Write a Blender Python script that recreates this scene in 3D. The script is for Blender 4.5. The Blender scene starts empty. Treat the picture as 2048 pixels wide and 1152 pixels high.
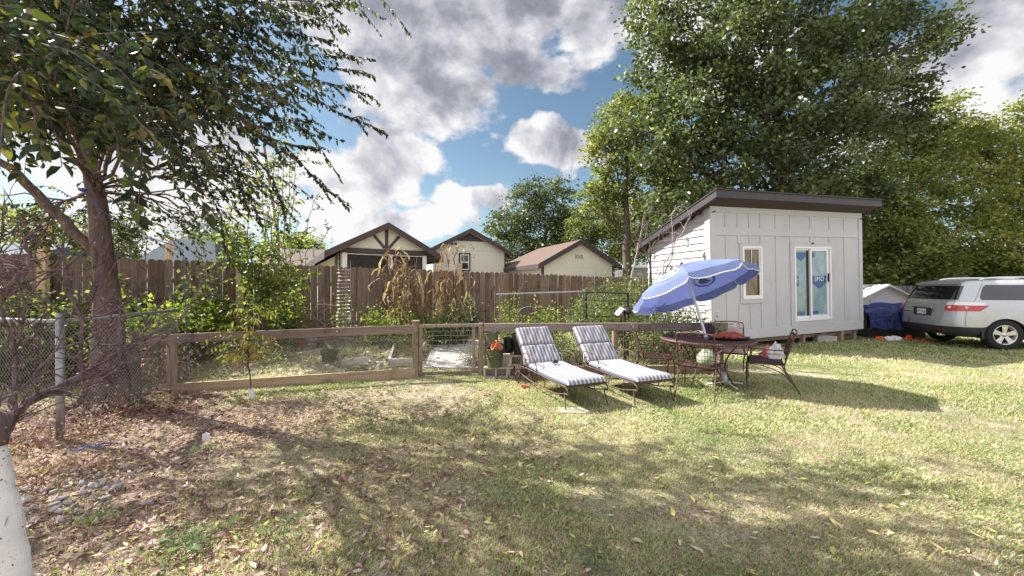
import bpy, math, random
import numpy as np
from mathutils import Vector, Matrix, Quaternion
random.seed(7); rng = np.random.default_rng(7)
S = bpy.context.scene; COL = S.collection
R = math.radians; PI = math.pi

# ---------------- camera ----------------
F, CX, HV, CAMZ = 775.0, 1024.0, 572.0, 1.6
cam = bpy.data.cameras.new('camera'); cam.sensor_width = 36; cam.lens = 36*F/2048
cam.shift_y = -(576-HV)/2048; cam.clip_start = .05; cam.clip_end = 1500
camo = bpy.data.objects.new('camera', cam); COL.objects.link(camo)
camo.location = (0, 0, CAMZ); camo.rotation_euler = (R(90), 0, 0); S.camera = camo
def at(u, v, Y): return Vector(((u-CX)/F*Y, Y, CAMZ+(HV-v)/F*Y))
def gp(u, v):
    Y = CAMZ*F/(v-HV); return Vector(((u-CX)/F*Y, Y, 0))

# ---------------- light ----------------
S.view_settings.view_transform = 'Standard'; S.view_settings.look = 'None'
S.view_settings.exposure = 1.45; S.view_settings.gamma = 1
S.cycles.max_bounces = 8; S.cycles.transparent_max_bounces = 12
SUN_EL, SDX, SDY = 41.0, -0.937, 0.35           # direction towards the sun (horizontal part)
sl = bpy.data.lights.new('sun', 'SUN'); sl.energy = 5.0; sl.angle = R(.55); sl.color = (1, .95, .89)
so = bpy.data.objects.new('sun', sl); COL.objects.link(so)
sd = Vector((SDX*math.cos(R(SUN_EL)), SDY*math.cos(R(SUN_EL)), math.sin(R(SUN_EL)))).normalized()
so.rotation_euler = (-sd).to_track_quat('-Z', 'Y').to_euler(); so.location = sd*50

# ---------------- node helpers ----------------
class NT:
    def __init__(s, nt): s.nt = nt; s.n = nt.nodes; s.l = nt.links
    def add(s, t, **k):
        n = s.n.new(t)
        for a, b in k.items(): setattr(n, a, b)
        return n
    def put(s, sock, v):
        if hasattr(v, 'is_output') or isinstance(v, bpy.types.NodeSocket): s.l.new(v, sock)
        elif isinstance(v, (tuple, list)) and sock.type == 'RGBA': sock.default_value = tuple(v)+((1,) if len(v) == 3 else ())
        else: sock.default_value = v
    def m(s, op, a, b=0.0, c=None, clamp=False):
        n = s.add('ShaderNodeMath', operation=op, use_clamp=clamp); s.put(n.inputs[0], a); s.put(n.inputs[1], b)
        if c is not None: s.put(n.inputs[2], c)
        return n.outputs[0]
    def vm(s, op, a, b):
        n = s.add('ShaderNodeVectorMath', operation=op); s.put(n.inputs[0], a); s.put(n.inputs[1], b)
        return n.outputs['Value'] if op in ('DOT_PRODUCT', 'LENGTH', 'DISTANCE') else n.outputs[0]
    def mix(s, f, a, b, bt='MIX'):
        n = s.add('ShaderNodeMix', data_type='RGBA', blend_type=bt); s.put(n.inputs[0], f); s.put(n.inputs[6], a); s.put(n.inputs[7], b)
        return n.outputs[2]
    def noise(s, vec, scale, detail=4, rough=.55, dist=0):
        n = s.add('ShaderNodeTexNoise')
        if vec is not None: s.l.new(vec, n.inputs['Vector'])
        n.inputs['Scale'].default_value = scale; n.inputs['Detail'].default_value = detail
        n.inputs['Roughness'].default_value = rough; n.inputs['Distortion'].default_value = dist
        return n.outputs['Fac']
    def ramp(s, f, stops):
        n = s.add('ShaderNodeValToRGB'); s.put(n.inputs[0], f); e = n.color_ramp.elements
        while len(e) < len(stops): e.new(.5)
        for i, (p, c) in enumerate(stops): e[i].position = p; e[i].color = tuple(c)+(1,) if len(c) == 3 else c
        return n.outputs[0]
    def ss(s, v, a, b):
        n = s.add('ShaderNodeMapRange', interpolation_type='SMOOTHSTEP'); s.put(n.inputs[0], v)
        n.inputs[1].default_value = a; n.inputs[2].default_value = b; return n.outputs[0]
    def mapping(s, vec, scale=(1, 1, 1), rot=(0, 0, 0), loc=(0, 0, 0)):
        n = s.add('ShaderNodeMapping'); s.l.new(vec, n.inputs[0]); n.inputs['Scale'].default_value = scale
        n.inputs['Rotation'].default_value = rot; n.inputs['Location'].default_value = loc; return n.outputs[0]

# ---------------- world: sky with broken autumn clouds, plus added fill cloud out of view ----------------
w = bpy.data.worlds.new('World'); S.world = w; w.use_nodes = True; w.node_tree.nodes.clear(); g = NT(w.node_tree)
sky = g.add('ShaderNodeTexSky', sky_type='NISHITA', sun_disc=False)
sky.sun_elevation = R(SUN_EL); sky.sun_rotation = math.atan2(SDX, SDY); sky.altitude = 100
sky.air_density = 1.0; sky.dust_density = .6; sky.ozone_density = 1.6
tc = g.add('ShaderNodeTexCoord'); dirv = tc.outputs['Generated']
sep = g.add('ShaderNodeSeparateXYZ'); g.l.new(dirv, sep.inputs[0])
az = g.m('ARCTAN2', sep.outputs[0], sep.outputs[1]); el = g.m('ARCSINE', sep.outputs[2])
n1 = g.noise(dirv, 4.2, 9, .58, .25); n2 = g.noise(g.mapping(dirv, (1, 1, 1.6), loc=(3, 1, 2)), 9.5, 8, .6)
def azel(u, v):
    x, z = (u-CX)/F, (HV-v)/F
    return math.atan2(x, 1), math.atan2(z, math.hypot(x, 1))
blobs = [(905, 30, 420, 170, 1), (880, 200, 170, 120, .95), (1060, 140, 150, 90, .9), (1190, 20, 170, 130, .85), (1115, 302, 100, 46, 1.1),
         (735, 345, 190, 85, 1.0), (600, 330, 160, 90, .9), (965, 408, 100, 28, .95), (760, 440, 330, 50, .75), (560, 120, 120, 90, .45), (300, 330, 380, 190, .95), (1000, 285, 50, 20, .5),
         (1980, 60, 260, 150, 1.1), (1900, 230, 260, 110, .9), (100, 150, 300, 240, .8), (1230, 390, 80, 30, .6), (1450, 100, 230, 180, .7), (700, 235, 150, 90, .55)]
warp = g.add('ShaderNodeTexNoise'); g.l.new(dirv, warp.inputs['Vector']); warp.inputs['Scale'].default_value = 5.0; warp.inputs['Detail'].default_value = 4
wv = g.add('ShaderNodeSeparateColor'); g.l.new(warp.outputs['Color'], wv.inputs[0])
azw = g.m('ADD', az, g.m('MULTIPLY', g.m('SUBTRACT', wv.outputs[0], .5), .28)); elw = g.m('ADD', el, g.m('MULTIPLY', g.m('SUBTRACT', wv.outputs[1], .5), .20))
acc = None
for (u, v, ru, rv, wt) in blobs:
    a, e = azel(u, v); a2, _ = azel(u+ru, v); a0, _ = azel(u-ru, v); _, e2 = azel(u, v-rv); _, e0 = azel(u, v+rv)
    sa, se = max(.02, (a2-a0)/2), max(.015, (e2-e0)/2)
    dx = g.m('DIVIDE', g.m('SUBTRACT', azw, a), sa); dy = g.m('DIVIDE', g.m('SUBTRACT', elw, e), se)
    q = g.m('ADD', g.m('MULTIPLY', dx, dx), g.m('MULTIPLY', dy, dy))
    q = g.m('MULTIPLY', g.m('POWER', 2.718, g.m('MULTIPLY', q, -.8)), wt)
    acc = q if acc is None else g.m('MAXIMUM', acc, q)
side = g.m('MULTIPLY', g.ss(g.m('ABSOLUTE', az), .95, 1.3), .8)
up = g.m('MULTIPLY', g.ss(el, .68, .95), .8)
acc = g.m('MAXIMUM', acc, g.m('MAXIMUM', side, up))  # extra cloud cover added beside and above the view for fill
dens = g.m('ADD', acc, g.m('ADD', g.m('MULTIPLY', g.m('SUBTRACT', n1, .5), 1.5), g.m('MULTIPLY', g.m('SUBTRACT', n2, .5), .65)))
mask = g.ss(dens, .44, .64)
big_ = g.noise(g.mapping(dirv, (1, 1, 1.5), loc=(.4, .2, .1)), 3.0, 5, .6, .4)
billow = g.noise(g.mapping(dirv, (1, 1, 1.5), loc=(.03, -.01, .05)), 7.5, 8, .62, .4)
shade = g.m('ADD', g.m('MULTIPLY', g.ss(acc, .45, 1.0), .30), g.m('MULTIPLY', g.m('SUBTRACT', big_, .5), 1.3))
shade = g.m('ADD', shade, g.m('ADD', g.m('MULTIPLY', g.m('SUBTRACT', billow, .5), 1.15), .24))
shade = g.m('MULTIPLY', shade, g.m('ADD', .15, g.m('MULTIPLY', g.ss(el, .18, .44), .95)), clamp=True)
n1s = g.noise(g.vm('ADD', dirv, tuple(x*.05 for x in sd)), 4.2, 5, .55, .25)
n1c = g.noise(dirv, 4.2, 5, .55, .25)
shade = g.m('SUBTRACT', shade, g.m('MULTIPLY', g.m('SUBTRACT', n1c, n1s), 3.2), clamp=True)
leftb = g.ss(az, -.35, -1.2)
shade = g.m('MULTIPLY', shade, g.m('SUBTRACT', 1.0, g.m('MULTIPLY', leftb, .5)))
CL = 2.85
ccol = g.ramp(shade, [(0, (.97, .96, .96)), (.3, (.66, .66, .72)), (.65, (.36, .38, .44)), (1, (.25, .27, .33))])
ccol = g.mix(1.0, ccol, (CL, CL, CL), 'MULTIPLY')
fillv = g.m('MAXIMUM', g.ss(g.m('ABSOLUTE', az), 1.0, 1.5), g.ss(el, .68, 1.0))
ccol = g.mix(fillv, ccol, (3.4, 3.45, 3.7))  # unseen cloud made brighter as added fill light, lifts the shadows
hz = g.m('MULTIPLY', g.ss(el, .35, 0.0), .45)
skyc = g.mix(1.0, sky.outputs[0], (.385, .405, .37), 'MULTIPLY')
skyc = g.mix(hz, skyc, (1.5, 2.0, 2.4))
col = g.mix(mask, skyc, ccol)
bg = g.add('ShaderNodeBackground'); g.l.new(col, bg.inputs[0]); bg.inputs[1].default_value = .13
ow = g.add('ShaderNodeOutputWorld'); g.l.new(bg.outputs[0], ow.inputs[0])
w.cycles.sampling_method = 'MANUAL'; w.cycles.sample_map_resolution = 512

# ---------------- materials ----------------
def material(name, fn, disp=None):
    m = bpy.data.materials.new(name); m.use_nodes = True; m.node_tree.nodes.clear(); g = NT(m.node_tree)
    o = g.add('ShaderNodeOutputMaterial'); g.l.new(fn(g), o.inputs[0]); return m
def pbsdf(g, col, rough=.7, metal=0, bump=None, bs=.3, bd=.01, spec=.5, coat=0, trans=0, ior=1.45):
    p = g.add('ShaderNodeBsdfPrincipled'); g.put(p.inputs['Base Color'], col); g.put(p.inputs['Roughness'], rough)
    p.inputs['Metallic'].default_value = metal; p.inputs['Specular IOR Level'].default_value = spec
    p.inputs['Coat Weight'].default_value = coat; p.inputs['Transmission Weight'].default_value = trans; p.inputs['IOR'].default_value = ior
    if bump is not None:
        b = g.add('ShaderNodeBump'); b.inputs['Strength'].default_value = bs; b.inputs['Distance'].default_value = bd
        g.l.new(bump, b.inputs['Height']); g.l.new(b.outputs[0], p.inputs['Normal'])
    return p.outputs[0]
def OC(g): return g.add('ShaderNodeTexCoord').outputs['Object']
def RND(g): return g.add('ShaderNodeAttribute', attribute_name='rnd').outputs['Fac']
def simple(name, c, rough=.7, var=.25, sc=6, metal=0, bs=.2, spec=.5, dirt=None, coat=0):
    def fn(g):
        oc = OC(g); n = g.noise(oc, sc, 6, .6); lo = tuple(x*(1-var) for x in c); hi = tuple(min(1, x*(1+var)) for x in c)
        col = g.ramp(n, [(.3, lo), (.7, hi)])
        if dirt:
            n2 = g.noise(g.mapping(oc, (1, 1, .5), loc=(5, 3, 1)), sc*.6, 7, .65); col = g.mix(g.ss(n2, dirt[1], dirt[1]+.15), col, dirt[0])
        return pbsdf(g, col, rough, metal, g.noise(oc, sc*9, 3), bs, .003, spec, coat)
    return material(name, fn)
def wood(name, c1, c2, axis='z', rough=.85, sc=1.0, knots=True, dark=(.06, .04, .03)):
    st = {'x': (1.2, 22, 22), 'y': (22, 1.2, 22), 'z': (22, 22, 1.2)}[axis]
    def fn(g):
        oc = OC(g); r = RND(g)
        off = g.add('ShaderNodeCombineXYZ'); g.put(off.inputs[0], g.m('MULTIPLY', r, 7.0)); g.put(off.inputs[1], g.m('MULTIPLY', r, 5.0)); g.put(off.inputs[2], g.m('MULTIPLY', r, 3.0))
        v = g.vm('ADD', oc, off.outputs[0])
        gr = g.noise(g.mapping(v, tuple(x*sc for x in st)), 1.5, 6, .65, .6)
        big = g.noise(v, 1.7, 4, .6)
        col = g.ramp(gr, [(.3, c1), (.68, c2)])
        col = g.mix(g.ss(big, .55, .75), col, tuple(x*.55 for x in c1))
        if knots:
            kn = g.add('ShaderNodeTexVoronoi'); g.l.new(g.mapping(v, tuple((.45 if x < 2 else .35)*x*.45 if x < 2 else x*.16 for x in st)), kn.inputs[0]); kn.inputs['Scale'].default_value = 1.6
            col = g.mix(g.ss(kn.outputs['Distance'], .14, .05), col, dark)
        hs = g.add('ShaderNodeHueSaturation'); g.put(hs.inputs['Value'], g.m('ADD', .68, g.m('MULTIPLY', r, .6))); g.put(hs.inputs['Saturation'], g.m('ADD', .8, g.m('MULTIPLY', g.m('FRACT', g.m('MULTIPLY', r, 13.7)), .4))); g.l.new(col, hs.inputs['Color'])
        return pbsdf(g, hs.outputs[0], rough, 0, gr, .5, .004, .25)
    return material(name, fn)
def foliage(name, stops, rough=.5, trans=.45, spec=.5):
    def fn(g):
        r = RND(g); oc = OC(g)
        col = g.ramp(r, stops)
        p = pbsdf(g, col, rough, spec=spec)
        t = g.add('ShaderNodeBsdfTranslucent'); g.l.new(g.mix(1, col, (1.25, 1.3, .7), 'MULTIPLY'), t.inputs[0])
        mx = g.add('ShaderNodeMixShader'); mx.inputs[0].default_value = trans; g.l.new(p, mx.inputs[1]); g.l.new(t.outputs[0], mx.inputs[2])
        return mx.outputs[0]
    return material(name, fn)
def bark(name, c1, c2, sc=9, lichen=None, wrap=(1, 1, .35)):
    def fn(g):
        oc = OC(g); n = g.noise(g.mapping(oc, wrap), sc, 8, .7, .8); col = g.ramp(n, [(.32, c1), (.66, c2)])
        n2 = g.noise(oc, sc*2.3, 4, .6)
        if lichen: col = g.mix(g.ss(n2, .60, .70), col, lichen)
        return pbsdf(g, col, .92, 0, g.m('ADD', n, g.m('MULTIPLY', n2, .5)), .9, .02, .2)
    return material(name, fn)
M = {}
M['soffit'] = simple('soffit_brown', (.05, .028, .026), .7, .2, 3)
M['trim'] = simple('trim_brown', (.062, .042, .042), .6, .2, 3)
M['fascia'] = simple('fascia_dark', (.042, .034, .040), .5, .15, 2)
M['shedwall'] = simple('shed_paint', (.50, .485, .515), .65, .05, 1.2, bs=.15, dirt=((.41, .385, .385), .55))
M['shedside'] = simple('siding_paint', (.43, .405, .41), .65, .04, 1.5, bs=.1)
M['white'] = simple('white_vinyl', (.78, .77, .80), .4, .03, 2, bs=.05)
M['cream'] = simple('cream_siding', (.66, .64, .56), .7, .05, .8, bs=.1)
M['whitepaint'] = simple('white_trim', (.74, .74, .72), .55, .05, 2)
def shingle(name, c):
    def fn(g):
        oc = OC(g); b = g.add('ShaderNodeTexBrick'); g.l.new(g.mapping(oc, (3, 3, 7)), b.inputs[0]); b.inputs['Scale'].default_value = 1.4
        b.inputs['Color1'].default_value = tuple(c)+(1,); b.inputs['Color2'].default_value = tuple(x*.75 for x in c)+(1,); b.inputs['Mortar'].default_value = tuple(x*.5 for x in c)+(1,)
        col = g.mix(g.noise(oc, 40, 3), b.outputs[0], tuple(x*.7 for x in c)); return pbsdf(g, col, .9, spec=.2)
    return material(name, fn)
M['shingle'] = shingle('shingle_brown', (.175, .125, .105))
M['shingle_b'] = shingle('shingle_slate', (.10, .125, .15))
M['shingle_t'] = shingle('shingle_tan', (.20, .16, .14))
def glass_fn(tint, rough=.05):
    return lambda g: pbsdf(g, tint, rough, 0, spec=.9, bump=g.noise(OC(g), 2, 2), bs=.03)
M['glass'] = material('window_glass', glass_fn((.02, .025, .03)))
M['glass_brown'] = material('window_glass_curtained', lambda g: pbsdf(g, g.ramp(g.noise(g.mapping(OC(g), (4, 4, 1.0)), 2, 5), [(.3, (.05, .035, .015)), (.5, (.16, .11, .055)), (.7, (.30, .20, .12))]), .12, spec=.8))
M['wrap'] = material('film_behind_glass', lambda g: pbsdf(g, g.ramp(g.noise(g.mapping(OC(g), (1.5, 1, .8)), 2, 5, .6, 1.0), [(.3, (.16, .25, .28)), (.6, (.26, .37, .40)), (.75, (.46, .50, .52))]), .12, spec=.8))
M['blueprint'] = simple('film_print_blue', (.03, .10, .26), .3, .15, 4)
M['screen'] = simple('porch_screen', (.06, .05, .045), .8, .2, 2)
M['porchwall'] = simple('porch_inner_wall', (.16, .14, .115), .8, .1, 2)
M['picket'] = wood('picket_wood', (.10, .068, .048), (.25, .178, .128), 'z', sc=.8)
M['picket_d'] = wood('old_grey_picket', (.10, .09, .08), (.20, .18, .16), 'z')
M['rail'] = wood('rail_wood', (.18, .125, .105), (.34, .255, .215), 'x', sc=.6)
M['board'] = wood('board_wood', (.25, .18, .13), (.46, .36, .27), 'x', sc=.6)
M['post'] = wood('post_wood', (.18, .13, .10), (.38, .30, .235), 'z')
M['postnew'] = wood('new_post_wood', (.36, .26, .18), (.50, .39, .29), 'z', knots=False)
M['concrete'] = simple('concrete', (.36, .34, .325), .9, .18, 3, dirt=((.30, .24, .19), .60))
M['block'] = simple('cinder_block', (.44, .37, .33), .95, .2, 9, dirt=((.25, .17, .13), .58), bs=.6)
M['galv'] = simple('galvanised_steel', (.30, .30, .31), .45, .25, 12, metal=.7)
M['wire'] = simple('wire_steel', (.34, .33, .32), .5, .2, 20, metal=.5)
M['wire_rust'] = simple('rusty_wire', (.20, .12, .09), .8, .3, 20, metal=.2)
M['rust'] = simple('rusty_iron', (.085, .040, .032), .75, .5, 14, metal=.25, dirt=((.26, .16, .13), .62))
M['rust_l'] = simple('rusty_iron_worn', (.115, .066, .054), .65, .4, 16, metal=.3, dirt=((.16, .06, .05), .56))
M['black'] = simple('black_plastic', (.018, .018, .02), .45, .3, 5)
M['blackmetal'] = simple('black_metal', (.035, .03, .035), .55, .4, 8, metal=.4)
M['terracotta'] = simple('terracotta', (.46, .13, .07), .7, .15, 6)
M['olive'] = simple('olive_pot', (.085, .095, .045), .5, .3, 6, dirt=((.17, .13, .09), .6))
M['green_pot'] = simple('green_pot', (.11, .13, .075), .5, .2, 6)
M['sage'] = simple('sage_ceramic', (.30, .34, .24), .3, .15, 8)
M['pole'] = simple('umbrella_pole', (.60, .63, .66), .35, .08, 6, metal=.2)
M['pink'] = simple('pink_cloth', (.70, .26, .24), .85, .2, 7)
M['cloth_w'] = simple('white_cloth', (.72, .66, .66), .85, .1, 7)
M['redcloth'] = simple('red_patterned_cloth', (.33, .07, .05), .85, .5, 18, dirt=((.52, .22, .17), .60))
M['pinkcushion'] = simple('faded_pink_cushion', (.50, .32, .29), .85, .12, 6)
M['darkcushion'] = simple('dark_cushion', (.055, .025, .04), .8, .2, 6)
M['paver'] = simple('paver', (.34, .32, .24), .95, .12, 4)
M['emblem_green'] = simple('emblem_green', (.10, .30, .25), .7, .1, 8)
M['bluecord'] = simple('blue_cord', (.04, .09, .32), .7, .2, 30)
M['pinkstuff'] = simple('faded_lid', (.5, .47, .45), .6, .1, 5)
def bum(g):
    oc = OC(g); return pbsdf(g, g.ramp(g.noise(oc, 3, 6), [(.3, (.055, .08, .27)), (.7, (.085, .12, .36))]), .65, bump=g.noise(oc, 7, 4), bs=.5, bd=.02)
def umb_fn(g):
    oc = OC(g); p = pbsdf(g, g.ramp(g.noise(oc, 2.5, 5), [(.3, (.13, .175, .34)), (.7, (.20, .255, .43))]), .6, bump=g.noise(oc, 6, 4), bs=.35, bd=.015)
    t = g.add('ShaderNodeBsdfTranslucent'); t.inputs[0].default_value = (.13, .16, .42, 1)
    mx = g.add('ShaderNodeMixShader'); mx.inputs[0].default_value = .32; g.l.new(p, mx.inputs[1]); g.l.new(t.outputs[0], mx.inputs[2]); return mx.outputs[0]
M['umbrella'] = material('umbrella_canvas', umb_fn)
def tarp_fn(g):
    oc = OC(g); n = g.noise(g.mapping(oc, (1.4, 1.4, 2.2), rot=(0, .4, 0)), 3.2, 6, .6, 1.2)
    return pbsdf(g, g.ramp(n, [(.3, (.018, .026, .12)), (.7, (.04, .06, .22))]), .38, bump=n, bs=.9, bd=.08)
M['tarp'] = material('blue_tarp', tarp_fn)
def stripes(g):
    oc = OC(g); s = g.add('ShaderNodeSeparateXYZ'); g.l.new(oc, s.inputs[0])
    f = g.m('FRACT', g.m('DIVIDE', g.m('ADD', s.outputs[0], 5.003), .062)); d = g.m('ABSOLUTE', g.m('SUBTRACT', f, .5))
    k = g.ss(d, .25, .29); k2 = g.ss(d, .10, .06)
    c = g.mix(k, (.12, .135, .19), (.49, .45, .43)); c = g.mix(g.m('MULTIPLY', k2, .35), c, (.40, .42, .52))
    dirt = g.noise(oc, 4, 6, .6); c = g.mix(g.ss(dirt, .55, .85), c, (.36, .31, .27))
    return pbsdf(g, c, .85, bump=g.noise(oc, 10, 4), bs=.3, bd=.02, spec=.2)
M['stripe'] = material('striped_cushion', stripes)
M['carpaint'] = material('car_paint_silver', lambda g: pbsdf(g, g.ramp(g.noise(OC(g), 60, 2), [(.4, (.46, .47, .49)), (.6, (.52, .53, .55))]), .28, .5, spec=.6, coat=.6))
M['clad'] = simple('car_cladding', (.035, .036, .042), .6, .1, 4)
M['carglass'] = material('car_glass', lambda g: pbsdf(g, (.012, .014, .018), .04, 0, spec=1.0, coat=.5))
M['lampred'] = material('lamp_red', lambda g: pbsdf(g, (.50, .015, .012), .15, 0, spec=.8, coat=.6))
M['lampclear'] = material('lamp_clear', lambda g: pbsdf(g, (.75, .72, .72), .12, .3, spec=.8, coat=.6))
M['chrome'] = material('chrome', lambda g: pbsdf(g, (.75, .75, .76), .18, .95))
M['tyre'] = simple('tyre_rubber', (.02, .02, .021), .85, .2, 12)
M['alloy'] = simple('alloy', (.62, .61, .60), .3, .08, 6, metal=.7)
M['orange'] = simple('orange_plastic', (.75, .12, .03), .5, .15, 6)
M['playhouse'] = simple('playhouse_plastic', (.56, .50, .46), .6, .1, 3)
M['playroof'] = simple('playhouse_roof', (.50, .50, .50), .55, .25, 3, dirt=((.10, .14, .10), .58))
M['bark'] = bark('bark_plum', (.045, .032, .03), (.17, .12, .105), 7, (.30, .27, .23))
M['bark_base'] = M['bark']
M['bark_g'] = bark('bark_grey', (.06, .05, .045), (.15, .12, .10), 7)
M['bark_twig'] = bark('bark_twig', (.07, .045, .05), (.22, .15, .155), 22, (.36, .32, .29))
M['bark_pale'] = bark('bark_pale', (.22, .17, .16), (.42, .35, .33), 18)
def paint_bark(g):
    oc = OC(g); n = g.noise(g.mapping(oc, (1, 1, .6)), 22, 8, .7, .5); sp = g.noise(oc, 55, 3, .5)
    col = g.ramp(g.noise(oc, 5, 5), [(.3, (.50, .48, .49)), (.7, (.72, .70, .70))]); col = g.mix(g.ss(sp, .64, .70), col, (.12, .09, .08)); col = g.mix(g.m('MULTIPLY', g.ss(n, .60, .68), .8), col, (.22, .17, .15))
    return pbsdf(g, col, .8, bump=n, bs=.7, bd=.012)
M['whitebark'] = material('whitewashed_bark', paint_bark)
M['stem'] = simple('green_stem', (.16, .19, .06), .7, .2, 8)
M['drystem'] = simple('dry_stem', (.26, .17, .11), .85, .3, 8)
M['leaf_near'] = foliage('leaves_plum', [(0, (.016, .032, .014)), (.45, (.032, .052, .018)), (.72, (.075, .095, .022)), (.88, (.16, .17, .035)), (.97, (.22, .20, .05)), (1, (.17, .12, .04))], .45, .34)
M['leaf_big'] = foliage('leaves_maple', [(0, (.022, .038, .014)), (.35, (.055, .080, .030)), (.7, (.12, .155, .060)), (.9, (.26, .29, .15)), (1, (.36, .38, .22))], .33, .42, .7)
M['leaf_olive'] = foliage('leaves_olive', [(0, (.055, .080, .022)), (.5, (.17, .205, .058)), (.85, (.35, .37, .14)), (1, (.32, .26, .08))], .4, .48)
M['leaf_yel'] = foliage('leaves_turning', [(0, (.07, .095, .025)), (.5, (.24, .27, .065)), (.85, (.44, .44, .14)), (1, (.52, .36, .14))], .42, .45)
M['leaf_bright'] = foliage('leaves_bright', [(0, (.06, .10, .02)), (.5, (.15, .21, .04)), (.85, (.30, .35, .08)), (1, (.42, .38, .12))], .5, .5)
M['leaf_peach'] = foliage('leaves_peach', [(0, (.08, .11, .025)), (.5, (.18, .22, .05)), (.88, (.34, .33, .09)), (1, (.42, .30, .10))], .5, .5)
M['leaf_shrub'] = foliage('leaves_shrub', [(0, (.055, .085, .03)), (.5, (.11, .15, .05)), (.85, (.20, .24, .09)), (1, (.30, .28, .13))], .5, .4)
M['leaf_vine'] = foliage('leaves_vine', [(0, (.03, .05, .018)), (.5, (.08, .12, .03)), (.8, (.17, .22, .05)), (1, (.36, .36, .16))], .5, .4)
M['leaf_dry'] = foliage('leaves_dry_corn', [(0, (.09, .05, .035)), (.5, (.24, .155, .10)), (1, (.52, .41, .29))], .75, .3, .2)
M['litter'] = foliage('leaf_litter', [(0, (.12, .05, .05)), (.35, (.27, .14, .13)), (.6, (.42, .29, .26)), (.8, (.58, .46, .37)), (.92, (.50, .44, .14)), (1, (.36, .38, .12))], .7, .15, .3)
M['grass'] = foliage('grass_blades', [(0, (.10, .17, .05)), (.3, (.26, .35, .12)), (.58, (.48, .49, .25)), (.85, (.68, .62, .44)), (1, (.60, .48, .42))], .6, .45, .3)
M['weed'] = foliage('weed_grass', [(0, (.10, .15, .07)), (.6, (.17, .24, .13)), (1, (.30, .34, .18))], .5, .35)

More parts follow.
